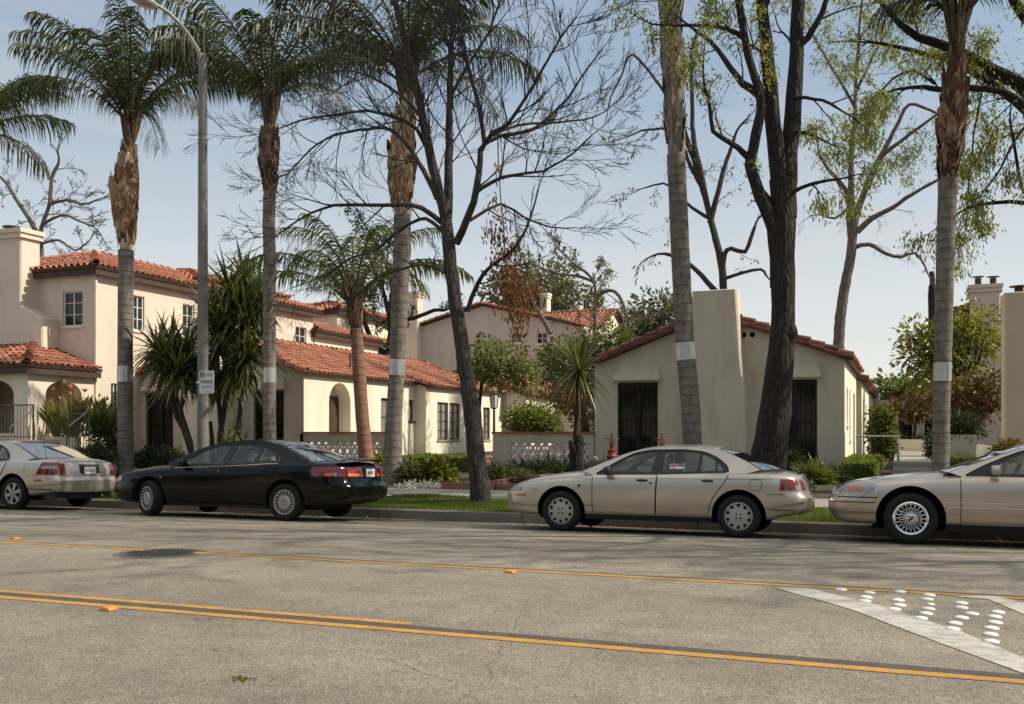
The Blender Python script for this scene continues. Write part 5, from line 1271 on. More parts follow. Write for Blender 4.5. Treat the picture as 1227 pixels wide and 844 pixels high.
# tile wing on its right with a sunlit gable end
h=thing('gable_house','house wing with bright tiled slope and sunlit gable end beside the mauve house','house')
ya,yb=54.0,60.0; ym=57.0; rp=at_y(735,374,ym); xr=rp.x; zr=rp.z; xl=at_y(655,374,ym).x; ze=zr-3*math.tan(R_(22)); m=MB()
m.add([(xr,ya,.3),(xr,yb,.3),(xr,yb,ze),(xr,ym,zr),(xr,ya,ze)],[(0,1,2,3,4)]); m.quad((xl,ya,.3),(xr,ya,.3),(xr,ya,ze),(xl,ya,ze)); m.quad((xr,yb,.3),(xl,yb,.3),(xl,yb,ze),(xr,yb,ze)); m.build('wall',M['stucco'],h)
r=MB(); d=(zr-ze)/3; tile_slope(r,(xl,ya-.3,ze-.3*d+.08),(xr+.15,ya-.3,ze-.3*d+.08),(xl,ym,zr+.08),(xr+.15,ym,zr+.08)); tile_slope(r,(xr+.15,yb+.3,ze-.3*d+.08),(xl,yb+.3,ze-.3*d+.08),(xr+.15,ym,zr+.08),(xl,ym,zr+.08)); tile_line(r,(xl,ym,zr+.1),(xr+.15,ym,zr+.1),(0,1,0),.12)
for yy in (ya-.3,yb+.3): tile_line(r,(xr+.2,yy,ze-.3*d+.1),(xr+.2,ym,zr+.12),(1,0,0),.13)
r.build('roof',RM,h,smooth=55)
Rg=Wall((xr,ya,0),(0,1,0),(1,0,0)); window(Rg,h,2.2,3.4,zr-3.0,zr-1.7,-.01,2,2)
# cottage closing the court
h=thing('bungalow','cream bungalow wall glimpsed behind the round green shrub','house')
m=MB(); xa,xb=at_y(636,500,46).x,at_y(730,500,46).x; box_walls(m,xa,xb,46,52,.3,3.0); m.build('wall',M['stucco'],h); hip_roof(h,xa,xb,46,52,3.2,R_(17),.3); Wf=Wall((xa,46,0),(1,0,0),(0,-1,0)); window(Wf,h,1.0,2.0,1.2,2.5,-.01,2,3)

# ---------------------------------------------------------------- right side of the picture
y=26.4; p0=at_y(1204,400,y)
h=thing('bungalow','tan stucco bungalow with tall front chimney at the right edge','house')
bx0=p0.x+2.2; bx1=bx0+6.5; m=MB(); m.add([(bx0,27,.2),(bx1,27,.2),(bx1,27,3.5),((bx0+bx1)/2,27,4.7),(bx0,27,3.5)],[(0,1,2,3,4)]); m.quad((bx0,35,.2),(bx0,27,.2),(bx0,27,3.5),(bx0,35,3.5)); m.quad((bx1,27,.2),(bx1,35,.2),(bx1,35,3.5),(bx1,27,3.5)); m.quad((bx1,35,.2),(bx0,35,.2),(bx0,35,3.5),(bx1,35,3.5)); m.build('wall',M['stucco_tan'],h)
gable_roof(h,bx0,bx1,27,35,3.5,4.7)
chimney(h,p0.x,p0.x+2.3,y,27.3,.3,at_y(1210,350,y).z,None,M['stucco_tan'],cap=0,flue=False)
f=MB(); c=at_y(1221,350,26.7); f.lathe([(.10,c.z-.05),(.10,c.z+.10),(0,c.z+.10)],14,c=(c.x,c.y,0)); f.lathe([(0,c.z+.17),(.22,c.z+.14),(.22,c.z+.12),(0,c.z+.12)],14,c=(c.x,c.y,0)); f.build('flue_cap',M['trim_dark'],h)
h,Wk,Rk,a,c,z=simple_house('two_storey_house','distant pinkish two storey house with tall square chimney behind the yellow green tree',1152,1300,44,377,9,.3,M['stucco_mauve'],17)
chimney(h,at_y(1163,338,43.2).x,at_y(1199,338,43.2).x,43.2,44.4,3,at_y(1180,342,43.2).z,None,M['stucco_mauve'],cap=.07)
f=MB()
for px in (1172,1190):
    c=at_y(px,338,43.8); f.lathe([(.12,c.z-.2),(.12,c.z+.14),(0,c.z+.14)],12,c=(c.x,c.y,0)); f.lathe([(0,c.z+.24),(.24,c.z+.21),(.24,c.z+.19),(0,c.z+.19)],12,c=(c.x,c.y,0))
f.build('chimney_pot',M['trim_dark'],h)
# bungalow closing the walk: dark openings between white piers, flat parapet
y=50.0; xa,xb=at_y(1031,500,y).x,at_y(1170,500,y).x; h=thing('bungalow','flat roofed white bungalow with dark openings closing the end of the walk','house')
W=Wall((xa,y,0),(1,0,0),(0,-1,0)); m=MB(); zt=at_y(1045,480,y).z; UU=lambda px:at_y(px,500,y).x-xa; zb,zo=1.1,at_y(1085,503,y).z
hs=[rect(UU(1070),UU(1093),zb,zo),rect(UU(1108),UU(1121),zb,zo),rect(UU(1128),UU(1146),zb,zo)]
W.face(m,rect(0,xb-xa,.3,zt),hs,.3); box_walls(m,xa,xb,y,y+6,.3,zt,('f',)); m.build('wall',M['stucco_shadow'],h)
dk=MB()
for q in hs: W.box(dk,q[0][0]-.02,q[1][0]+.02,q[0][1]-.02,q[2][1]+.02,.3,.34)
dk.build('screen_door',M['dark_glass'],h)
f=MB(); W.box(f,-.1,UU(1054),zt-.02,zt+.28,-.2,.5); f.build('parapet',M['white_paint'],h)

# ---------------------------------------------------------------- court walls with pierced screen blocks
def court_wall(x0,x1,screen,label):
    t=thing('garden_wall',label,'wall'); m=MB(); y0,y1=25.93,26.07; z0,z1=.3,1.53; s0,s1=screen; zs0,zs1=.47,1.27
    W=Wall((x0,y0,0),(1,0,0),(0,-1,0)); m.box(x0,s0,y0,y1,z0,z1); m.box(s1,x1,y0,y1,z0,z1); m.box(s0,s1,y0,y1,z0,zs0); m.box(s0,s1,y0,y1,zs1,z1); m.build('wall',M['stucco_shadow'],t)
    j=MB(); n=int((x1-x0)/.4)
    for k in range(1,n): xx=x0+(x1-x0)*k/n; j.box(xx-.004,xx+.004,y0-.0015,y0,zs1+.01,z1)
    j.box(x0,x1,y0-.0015,y0,zs1-.004,zs1+.004); j.build('mortar_joint',M['concrete'],t)
    c=MB(); c.box(x0-.02,x1+.02,y0-.05,y1+.05,z1+.002,z1+.06); c.build('coping',M['tile'],t)
    nb=max(1,round((s1-s0)/.265)); w_=(s1-s0)/nb; nr=3; hh=(zs1-zs0)/nr; s=MB()
    for i in range(nb):
        for k in range(nr):
            a=s0+i*w_; b_=zs0+k*hh
            for (ua,za,ub,zb_) in ((0,0,1,1),(0,1,1,0)):
                A=Vector((a+ua*w_,0,b_+za*hh)); B=Vector((a+ub*w_,0,b_+zb_*hh)); d=(B-A).normalized(); n_=Vector((-d.z,0,d.x))*.024
                vs=[p+q+Vector((0,yy,0)) for yy in (y0+.015+.002*(ua+za),y1-.015-.002*(za)) for p,q in ((A,-n_),(B,-n_),(B,n_),(A,n_))]
                s.add(vs,[(0,1,2,3),(7,6,5,4),(0,4,5,1),(1,5,6,2),(2,6,7,3),(3,7,4,0)])
            s.box(a-.012,a+.012,y0+.02,y1-.02,b_,b_+hh); s.box(a+.012,a+w_-.012,y0+.022,y1-.022,b_-.010,b_+.010)
    s.build('screen_blocks',M['white_paint'],t); return t
court_wall(-17.14,-14.15,(at_y(381,540,26).x-.6,at_y(456,540,26).x),'low garden wall with pierced screen blocks beside the left bungalow')
court_wall(-10.80,-7.82,(at_y(613,540,26).x,at_y(706,540,26).x),'low garden wall with pierced screen blocks joined to the right bungalow')
# lantern on a post
lp=at_y(592,520,26.6); L=thing('garden_lantern','black post lantern with pale glass at the end of the court wall','lantern',(lp.x,26.6,.5))
m=MB(); zt=at_y(592,491,26.6).z-.5; m.tube([(0,0,0),(0,0,zt)],[.045,.035],8); m.lathe([(.0,zt),(.10,zt+.05),(.05,zt+.01)],8); m.build('post',M['iron'],L)
m=MB(); hl=.38
for k in range(6):
    a=2*PI*k/6; m.tube([(.105*math.cos(a),.105*math.sin(a),zt+.05),(.135*math.cos(a),.135*math.sin(a),zt+.05+hl)],.009,4)
m.lathe([(.145,zt+.05+hl),(.16,zt+.07+hl),(.05,zt+.17+hl),(.02,zt+.22+hl),(0,zt+.22+hl)],6); m.build('lantern_frame',M['iron'],L)
m=MB(); m.lathe([(.1,zt+.055),(.128,zt+.045+hl)],6); m.build('lantern_glass',M['plate'],L)
# ---------------------------------------------------------------- walk furniture on the right
m=MB(); m.box(-.62,-.16,25.0,27.0,.2,.62); tag(m.build('brick_pier',M['brick']),'low brick box beside the stone steps behind the clipped hedge','wall')
r=MB(); g0=at_y(1057,523,25.2); g1=at_y(1077,523,25.2); zb=.75
r.tube([(g1.x,25.2,.35),(g1.x,25.2,g1.z),(g0.x-.6,25.2,g0.z)],.024,8); r.tube([(g1.x,25.2,.62),(g1.x-.6,25.2,.62)],.012,5)
tag(r.build('handrail',M['white_metal']),'galvanised pipe handrail beside the stone steps','handrail')
gx=MB()
for k in range(7): gx.tube([(g0.x-.2+k*.09,25.9,.86),(g0.x-.2+k*.09,25.9,1.28)],.010,4)
gx.tube([(g0.x-.25,25.9,1.28),(g0.x+.4,25.9,1.28)],.014,5); tag(gx.build('railing',M['iron']),'short iron bar railing above the brick box','railing')
m=MB(); m.box(2.02,2.22,25.6,40,.3,1.22); m.box(-.1,2.0,40.05,40.3,.5,1.3); tag(m.build('planter_wall',M['stucco']),'low white planter wall along the stepped walk','wall')
pl=thing('planter_box','tall tapered white planter holding a bushy shrub','planter',tuple(at_z(1151,562,.5)))
pc=at_y(1151,560,25.2); pl.location=(pc.x,25.2,.4); m=MB(); hz=at_y(1151,521,25.2).z-.4; wv=mpp(1151,25.2)
A,B=13*wv,17*wv
m.add([(-A,-A,0),(A,-A,0),(A,A,0),(-A,A,0),(-B,-B,hz),(B,-B,hz),(B,B,hz),(-B,B,hz),(-B+.05,-B+.05,hz),(B-.05,-B+.05,hz),(B-.05,B-.05,hz),(-B+.05,B-.05,hz),(-B+.05,-B+.05,hz-.1),(B-.05,-B+.05,hz-.1),(B-.05,B-.05,hz-.1),(-B+.05,B-.05,hz-.1)],
 [(0,1,5,4),(1,2,6,5),(2,3,7,6),(3,0,4,7),(4,5,9,8),(5,6,10,9),(6,7,11,10),(7,4,8,11),(8,9,13,12),(9,10,14,13),(10,11,15,14),(11,8,12,15),(12,13,14,15)]); m.build('pot',M['stucco_shadow'],pl)
# ================================================================== VEGETATION
def V(x): return Vector(x)
def rot_about(v,axis,ang): return Matrix.Rotation(ang,3,axis)@v
def rand_unit(r):
    while True:
        v=Vector((r.uniform(-1,1),r.uniform(-1,1),r.uniform(-1,1)))
        if .05<v.length<1: return v.normalized()
def leaf_quad(mb,p,d,L,w,rn,mi=0,fold=True):
    """a pointed leaf from p along d"""
    d=d.normalized(); s=d.cross(rand_unit(rn))
    if s.length<1e-3: s=Vector((1,0,0))
    s.normalize(); m=p+d*L*.45+Vector((0,0,-L*.03)); e=p+d*L+Vector((0,0,-L*.12))
    mb.add([p,m+s*w/2,e,m-s*w/2],[(0,1,2,3)],mi)
M['boots_pale']=bootmat('pale_palm_sheath',[(0,(.16,.13,.105)),(.35,(.27,.23,.19)),(.7,(.34,.28,.22)),(1,(.40,.31,.23))])
# ---- palms
def frond(parent,o,az,el,L,droop,leafL,rn,mat,org,dens=46,tips=.55,name='frond'):
    mb=MB(); N=22; p=V(o); e=el; pts=[p.copy()]; dirs=[]
    h=Vector((math.cos(az),math.sin(az),0)); curl=rn.uniform(-.25,.25)
    for k in range(N):
        s=k/N; e2=el-droop*(s**1.25); hh=rot_about(h,Vector((0,0,1)),curl*s)
        d=hh*math.cos(e2)+Vector((0,0,1))*math.sin(e2); dirs.append(d); p=p+d*(L/N); pts.append(p.copy())
    rad=[.034*(1-.88*k/N)+.004 for k in range(N+1)]
    mb.tube(pts,rad,5,1)
    for i in range(dens):
        s=.13+.87*(i+.5)/dens; f=s*N; k=min(int(f),N-1); q=pts[k].lerp(pts[k+1],f-k); d=dirs[k]
        side=d.cross(Vector((0,0,1)))
        if side.length<.15: side=Vector((-math.sin(az),math.cos(az),0))
        side.normalize(); up=side.cross(d)
        prof=(.45+.75*math.sin(PI*min(1,(s-.08)*.98)))*leafL*(1 if s<.9 else .75)
        for sg in (-1,1):
            ln=prof*rn.uniform(.8,1.12); lift=rn.uniform(-.45,.55)
            v=(d*rn.uniform(.45,.85)+side*sg*.8+up*lift*.8+Vector((0,0,-.25))).normalized()
            a=q; b=a+v*ln*.26; v2=(v+Vector((0,0,-1))*rn.uniform(.6,1.2)*tips*2.4).normalized(); c=b+v2*ln*.36; v3=(v2+Vector((0,0,-1))*tips*3.5).normalized(); t=c+v3*ln*.44
            w=.013+.008*rn.random(); wd=(d*.8+up*.6).normalized()*w
            mb.add([a-wd*.6,a+wd*.6,b+wd,b-wd,c+wd*.9,c-wd*.9,t],[(0,1,2,3),(3,2,4,5),(5,4,6)],0)
    shift(mb,org); return mb.build(name,[mat,M['crownshaft']],parent)
def palm(label,y,px_trunk,boot_px,crown,fronds,seed,band=None,mat_tr=None,mat_boot=None,shaft=True,z0=None,leafL=.86,fmat=None,dens=66,boot_rag=1.0):
    """px_trunk: (px,py,width px) from base to top of clean trunk; boot_px the same for the booted section"""
    rn=random.Random(seed); k=lambda px:mpp(px,y)
    P0=at_y(px_trunk[0][0],px_trunk[0][1],y); base=Vector((P0.x,y,z0 if z0 is not None else gz(y)-.02))
    t=thing('palm_tree',label,'palm tree',tuple(base)); org=base
    pts=[base]+[at_y(a,b,y) for a,b,w in px_trunk if at_y(a,b,y).z>base.z+.15]; wd=[px_trunk[0][2]*k(px_trunk[0][0])/2*1.12]+[w*k(a)/2 for a,b,w in px_trunk if at_y(a,b,y).z>base.z+.15]
    # resample for roundness and small irregularity
    def dense(pts,wd,step):
        P_,W_=[],[]
        for i in range(len(pts)-1):
            n=max(1,int((pts[i+1]-pts[i]).length/step))
            for q in range(n): P_.append(pts[i].lerp(pts[i+1],q/n)); W_.append(wd[i]+(wd[i+1]-wd[i])*q/n)
        P_.append(pts[-1]); W_.append(wd[-1]); return P_,W_
    a,w_=dense(pts,wd,.16); mb=MB()
    mb.tube(a,[q*(1+rn.uniform(-.012,.012)) for q in w_],22); shift(mb,org); tr=mb.build('trunk',mat_tr or M['palm_bark'],t,smooth=60)
    top=a[-1]
    if boot_px:
        bp=[at_y(p,q,y) for p,q,w in boot_px]; bw=[w*k(p)/2 for p,q,w in boot_px]; a,w_=dense(bp,bw,.10); mb=MB()
        mb.tube(a,[q*.80*(1+rn.uniform(-.07,.07)) for q in w_],14)
        nb=int(len(a)*7*boot_rag)
        for i in range(nb):
            f=i/nb*(len(a)-1); j=min(int(f),len(a)-2); c=a[j].lerp(a[j+1],f-j); r=w_[j]; an=i*2.4+rn.uniform(-.3,.3)
            rd=Vector((math.cos(an),math.sin(an),0)); tg=Vector((-math.sin(an),math.cos(an),0)); h=rn.uniform(.28,.55); ww=r*rn.uniform(.45,.75); fl=rn.uniform(.0,.06)*(2 if rn.random()<.15 else 1); tilt=tg*rn.uniform(-.12,.12)
            z=Vector((0,0,1))
            mb.add([c+rd*r*.80-tg*ww,c+rd*r*.80+tg*ww,c+rd*(r*.90+fl*.5)+z*h*.5+tg*ww*.75+tilt*.5,c+rd*(r*.90+fl*.5)+z*h*.5-tg*ww*.75+tilt*.5,c+rd*(r*.88+fl)+z*h+tg*ww*.25+tilt,c+rd*(r*.88+fl)+z*h-tg*ww*.3+tilt],[(0,1,2,3),(3,2,4,5)])
        for i in range(int(60*boot_rag)):   # hanging fibres
            j=rn.randrange(len(a)); an=rn.uniform(0,2*PI); rd=Vector((math.cos(an),math.sin(an),0)); p=a[j]+rd*w_[j]; q=p+rd*rn.uniform(.02,.10)+Vector((0,0,-rn.uniform(.06,.3))); s=Vector((-rd.y,rd.x,0))*.018
            mb.add([p-s,p+s,q],[(0,1,2)])
        shift(mb,org); mb.build('leaf_boots',mat_boot or M['boots'],t,smooth=40); top=a[-1]
    cr=at_y(crown[0],crown[1],y)
    if shaft:
        mb=MB(); n=6
        mb.tube([top.lerp(cr,q/n) for q in range(n+1)],[(w_[-1])*(1-.45*q/n) for q in range(n+1)],12)
        for i in range(14):
            an=i*2.4; rd=Vector((math.cos(an),math.sin(an),0)); p=top.lerp(cr,rn.uniform(.2,.9)); q=cr+rd*.28+Vector((0,0,rn.uniform(.3,.7))); mb.tube([p+rd*.08,p.lerp(q,.5)+rd*.06,q],[.06,.05,.03],6)
        shift(mb,org); mb.build('crownshaft',M['crownshaft'],t,smooth=50)
    if band:
        mb=MB(); tp=sorted([(q,p,w) for p,q,w in px_trunk]); fx=lambda q:float(np.interp(q,[v[0] for v in tp],[v[1] for v in tp])); fw=lambda q:float(np.interp(q,[v[0] for v in tp],[v[2] for v in tp]))
        qs=np.linspace(band[2],band[1],6); mb.tube([at_y(fx(q),q,y) for q in qs],[fw(q)*k(fx(q))/2+.009 for q in qs],26)
        q=(band[1]+band[2])/2; c=at_y(fx(q),q,y); r=fw(q)*k(fx(q))/2+.009; mb.box(c.x+r*.45,c.x+r*.45+.03,y-r*.93-.004,y-r*.80,at_y(fx(q),band[2]-1.5,y).z,at_y(fx(q),band[1]+1.5,y).z)
        shift(mb,org); mb.build('metal_band',M['white_metal'],t,smooth=50)
    for i in range(fronds['n']):
        az=fronds.get('az0',0)+i*2.39996+rn.uniform(-.25,.25); q=(i+.5)/fronds['n']
        el=R_(fronds.get('el_hi',82))*(1-q)+R_(fronds.get('el_lo',12))*q+rn.uniform(-.1,.1)
        o=cr+Vector((math.cos(az),math.sin(az),0))*.06+Vector((0,0,rn.uniform(-.1,.2)))
        frond(t,o,az,el,fronds['L']*rn.uniform(.85,1.08),R_(fronds.get('droop',75))*rn.uniform(.8,1.2),leafL,rn,fmat or M['frond'],org,dens)
    return t
palm('queen palm with a peeling boot section, leftmost full palm beside the two storey house',21.5,[(150.5,562,19),(150,500,18),(150,400,17.5),(151,300,18)],[(151,300,15),(151,288,21),(150,268,27),(150,240,30),(151.5,218,25),(154,198,17),(155,186,13.5)],(157,152),dict(n=20,L=4.2,el_hi=88,el_lo=46,droop=88,az0=.4),11,band=(150,439,458,17.5),mat_boot=M['boots'])
palm('slender queen palm right of the concrete street lamp, grey metal band low on its trunk',21.3,[(323,560,15.5),(323,450,15),(323,300,15),(322,270,15),(323,232,15)],[(323,232,15),(322.5,212,21),(322,188,23),(323,165,17)],(323,128),dict(n=18,L=4.1,el_hi=87,el_lo=36,droop=82,az0=1.4),12,band=(323,441,459,15.5),mat_boot=M['boots_dark'])
palm('stout queen palm with shaggy reddish boots, directly left of the bare tree',20.8,[(469,575,23),(472,500,19.5),(476,440,19),(480,330,20.5),(482,300,21),(482,258,20)],[(482,258,20),(480.5,245,25),(481,222,31),(482,195,32),(484,165,24),(486,138,17)],(488,100),dict(n=18,L=4.1,el_hi=87,el_lo=34,droop=80,az0=.9),13,band=(476.5,431,450,19),mat_boot=M['boots'])
palm('short palm with reddish peeling trunk in front of the pierced garden wall',23.2,[(440,560,18),(434,500,16),(430,440,15.5),(427,395,14)],[(427,395,14),(426,383,15),(425,372,12)],(424,366),dict(n=13,L=3.7,el_hi=87,el_lo=38,droop=88,az0=2.2),14,mat_tr=M['palm_red'],mat_boot=M['boots_dark'],leafL=.6,fmat=M['frond_light'],dens=50)
palm('tall palm with pale ringed trunk and metal band in front of the broad chimney',20.6,[(832,570,22),(827,480,23),(821,420,22.5),(815,300,22),(810,185,22)],[(810,185,22),(809,170,23.5),(806,80,26),(803,0,28),(800,-60,26)],(800,-110),dict(n=16,L=3.3,el_hi=80,el_lo=5,droop=75,az0=.2),15,band=(820.5,411,432,22.5),mat_boot=M['boots_pale'],boot_rag=.35)
palm('ringed palm with ragged dark boots rising in front of the stepped walk',20.4,[(1127,572,19.5),(1128,500,19.5),(1130,420,20),(1133,300,21),(1136,215,22)],[(1136,215,20),(1138,195,25),(1140,165,29),(1143,130,27),(1145,100,22),(1146,75,14)],(1148,20),dict(n=12,L=3.4,el_hi=88,el_lo=50,droop=70,az0=1.0),16,band=(1130,435,457,20),mat_boot=M['boots_dark'])
palm('palm cut off by the left edge of the photo, only its fronds showing',21.0,[(-45,560,18),(-43,300,17)],[(-43,300,17),(-42,240,28),(-41,200,22)],(-38,165),dict(n=15,L=3.6,el_hi=84,el_lo=25,droop=80,az0=2.0),17)

# ---- broadleaf trees
class Tree:
    rmin=.0035; spr=.9; kl=.55
    def __init__(s,seed,sides=7): s.mb=MB(); s.r=random.Random(seed); s.tips=[]; s.sides=sides
    def grow(s,p,d,L,r,depth,up=.12,wig=.22,kids=4,rmin=None,spread=None,klen=None):
        rmin=rmin or s.rmin; spread=spread or s.spr; klen=klen or s.kl; rn=s.r; n=max(4,min(9,int(L/.22))); pts=[V(p)]; d=V(d).normalized(); rad=[r]; ds=[d]
        for k in range(n):
            d=(d+rand_unit(rn)*wig+Vector((0,0,up))).normalized(); ds.append(d); pts.append(pts[-1]+d*L/n); rad.append(max(rmin,r*(1-.85*(k+1)/n)))
        s.mb.tube(pts,rad,6 if r>.03 else (4 if r>.012 else 3),cap=False)
        s.tips.append((pts[-1],d)); 
        if depth<=0:
            if n>3: s.tips.append((pts[n//2],ds[n//2]))
            return
        for k in range(kids):
            f=.18+.8*(k+rn.random()*.7)/kids; i=min(int(f*n),n-1); q=pts[i].lerp(pts[i+1],f*n-i)
            ax=ds[i].cross(rand_unit(rn)); 
            if ax.length<.01: continue
            dd=rot_about(ds[i],ax.normalized(),rn.uniform(.45,1.0)*spread)
            s.grow(q,dd,L*klen*rn.uniform(.6,1.15)*(1.1-.5*f),max(rmin,rad[i]*.55),depth-1,up,wig*1.1,kids if depth>1 else max(2,kids-1),rmin,spread,klen)
    def limb(s,px,y,w0,w1,ys=None,twig=1.0,every=.7,tl=1.5,depth=2,up=.1,sides=8,tr=.018,start=.15,kids=4,yj=1.0,wig=.22):
        """main limb through pixel points on plane y (ys: depth offsets along it)"""
        rn=s.r; n=len(px); ys=ys or [0]*n
        pts=[at_y(a,b,y+c) for (a,b),c in zip(px,ys)]; kk=mpp(px[0][0],y)
        # smooth with Catmull-Rom
        P_=[]; 
        for i in range(n-1):
            p0,p1,p2,p3=pts[max(i-1,0)],pts[i],pts[i+1],pts[min(i+2,n-1)]; m=max(2,int((p2-p1).length/.22))
            for q in range(m):
                t=q/m; P_.append(.5*((2*p1)+(p2-p0)*t+(2*p0-5*p1+4*p2-p3)*t*t+(3*p1-p0-3*p2+p3)*t**3))
        P_.append(pts[-1]); m=len(P_)
        P_=[p+rand_unit(rn)*.012 for p in P_]
        rad=[(float(np.interp(i/(m-1)*(n-1),range(n),w0)) if hasattr(w0,'__len__') else w0+(w1-w0)*(i/(m-1))**.85)*kk/2*(1+rn.uniform(-.04,.04)) for i in range(m)]
        s.mb.tube(P_,rad,sides)
        if twig<=0: return P_
        tot=0; nxt=every*rn.random(); side=1
        for i in range(1,m):
            tot+=(P_[i]-P_[i-1]).length
            if i/m>start and tot>nxt:
                nxt=tot+every*rn.uniform(.5,1.5); d=(P_[min(i+1,m-1)]-P_[i-1]).normalized(); a=rn.uniform(0,2*PI); ax=d.cross(Vector((0,1,0)) if abs(d.y)<.9 else Vector((1,0,0))).normalized()
                pd=rot_about(ax,d,a); pd.y*=yj; dd=(d*rn.uniform(.5,1.1)+pd.normalized()*1.0).normalized()
                s.grow(P_[i],dd,tl*rn.uniform(.55,1.25)*(1-.35*i/m),min(rad[i]*.6,tr),depth,up,wig,kids)
        s.grow(P_[-1],(P_[-1]-P_[-3]),tl*.9,rad[-1]*.9,depth,up,wig,kids)
        return P_
    def leaves(s,mat,parent,org,n=6,size=(.10,.035),hang=.8,frac=1.0,spread=.18,name='leaves',sel=None):
        mb=MB(); rn=s.r
        for p,d in s.tips:
            if rn.random()>frac or (sel and not sel(p)): continue
            for k in range(rn.randint(max(1,n-3),n+3)):
                q=p+rand_unit(rn)*spread*rn.random(); v=(d*.4+rand_unit(rn)*.8+Vector((0,0,-hang))).normalized(); L=size[0]*rn.uniform(.6,1.3); leaf_quad(mb,q,v,L,size[1]*rn.uniform(.7,1.3),rn)
        if not mb.v: return None
        shift(mb,org); return mb.build(name,mat,parent)
    def finish(s,name,label,cat,base,mat,group=None):
        t=thing(name,label,cat,tuple(base),0,group); shift(s.mb,base); s.mb.build('trunk_and_limbs' if False else 'trunk',mat,t,smooth=60); return t
# bare grey street tree
y=17.2; T=Tree(21); T.rmin=.0046; T.spr=.68; T.kl=.62
base=at_y(576,600,y); base.z=gz(y)-.02
bx=(base.x)
T.limb([(577,606),(572,560),(566,500),(557,440),(551,400),(545,360),(540,320),(534,262)],y,[25.5,24,21.5,19.5,18,17,16,15.5],0,twig=0,sides=14)
T.limb([(536,275),(533,258),(522,215),(508,150),(494,85),(478,20),(462,-50),(450,-120)],y,15,4,[0,0,-.2,-.4,-.5,-.6,-.7,-.8],every=.20,kids=5,wig=.13,tl=1.9,up=.10)
T.limb([(535,272),(537,235),(538,200),(539,120),(541,60),(543,0),(548,-90)],y,13,4,[0,.1,.2,.3,.3,.4,.4],every=.20,kids=5,wig=.13,tl=1.7,up=.12)
T.limb([(547,292),(562,258),(571,225),(576,180),(580,172),(574,130),(563,85),(552,40),(540,0)],y,10,2.5,[0,-.2,-.4,-.5,-.5,-.6,-.7,-.7,-.8],every=.21,kids=5,wig=.13,tl=1.6)
T.limb([(577,180),(590,160),(607,150),(630,118),(650,82),(672,45),(690,22)],y,6,1.6,[-.5,-.6,-.8,-1,-1.2,-1.4,-1.5],every=.17,kids=5,wig=.13,tl=1.5)
T.limb([(580,172),(600,163),(640,155),(680,118),(705,80),(723,58)],y,5.5,1.4,[-.5,-.3,0,.3,.5,.6],every=.17,kids=5,wig=.13,tl=1.5)
T.limb([(572,230),(600,213),(650,205),(685,185),(710,162)],y,5.5,1.4,[-.4,-.7,-1.2,-1.5,-1.7],every=.17,kids=5,wig=.13,tl=1.4,up=.06)
T.limb([(556,268),(600,245),(630,262),(660,272),(690,273)],y,4.5,1.3,[0,.4,.8,1,1.2],every=.19,kids=5,wig=.13,tl=1.3,up=.02)
T.limb([(590,162),(620,150),(670,147),(712,140),(742,120)],y,4,1.2,[-.6,-.2,.3,.8,1.2],every=.17,kids=5,wig=.13,tl=1.3)
# left sweeping limbs
T.limb([(530,268),(505,250),(480,246),(440,246),(400,246),(360,262),(330,285)],y,7,1.6,[0,-.4,-.8,-1.1,-1.4,-1.7,-2],every=.17,kids=5,wig=.13,tl=1.6,up=.03)
T.limb([(524,238),(508,205),(490,178),(468,156),(440,155),(400,163),(372,180),(345,208),(325,215)],y,7,1.5,[0,.3,.6,.9,1.2,1.4,1.6,1.8,2],every=.17,kids=5,wig=.13,tl=1.6,up=.03)
T.limb([(516,190),(500,155),(470,140),(440,133),(400,138),(360,145),(330,155)],y,5.5,1.4,[0,-.5,-.9,-1.3,-1.6,-2,-2.2],every=.17,kids=5,wig=.13,tl=1.5,up=.03)
T.limb([(505,140),(480,115),(450,95),(420,85),(380,90),(350,105)],y,5,1.4,[0,.4,.7,1,1.3,1.5],every=.18,kids=5,wig=.13,tl=1.5,up=.05)
T.limb([(498,100),(470,60),(440,30),(410,10)],y,5,1.4,[-.5,-.8,-1.1,-1.4],every=.18,kids=5,wig=.13,tl=1.5)
T.limb([(532,280),(510,262),(480,275),(450,300),(420,310),(390,330),(350,345)],y,5.5,1.4,[0,.4,.9,1.3,1.6,1.9,2.1],every=.17,kids=5,wig=.13,tl=1.5,up=.0)
T.limb([(540,330),(520,320),(495,318),(460,330),(430,335)],y,5,1.3,[0,-.3,-.6,-.9,-1.2],every=.19,kids=5,wig=.13,tl=1.4,up=.0)
T.limb([(538,120),(560,80),(585,40),(600,0),(612,-40)],y,5,1.5,[.3,.5,.8,1,1.2],every=.19,kids=5,wig=.13,tl=1.5)
T.limb([(540,60),(520,20),(505,-20)],y,5,1.5,[.3,.2,0],every=.19,kids=5,wig=.13,tl=1.6)
T.limb([(560,372),(572,340),(590,318),(615,300),(635,262),(645,225)],y,6.5,1.6,[0,-.2,-.4,-.6,-.9,-1.1],every=.48,kids=5,wig=.13,tl=1.3,depth=1)
t=T.finish('bare_tree','leafless grey street tree with forked trunk and fine sweeping twigs beside the court path','tree',base,M['bark_grey'])
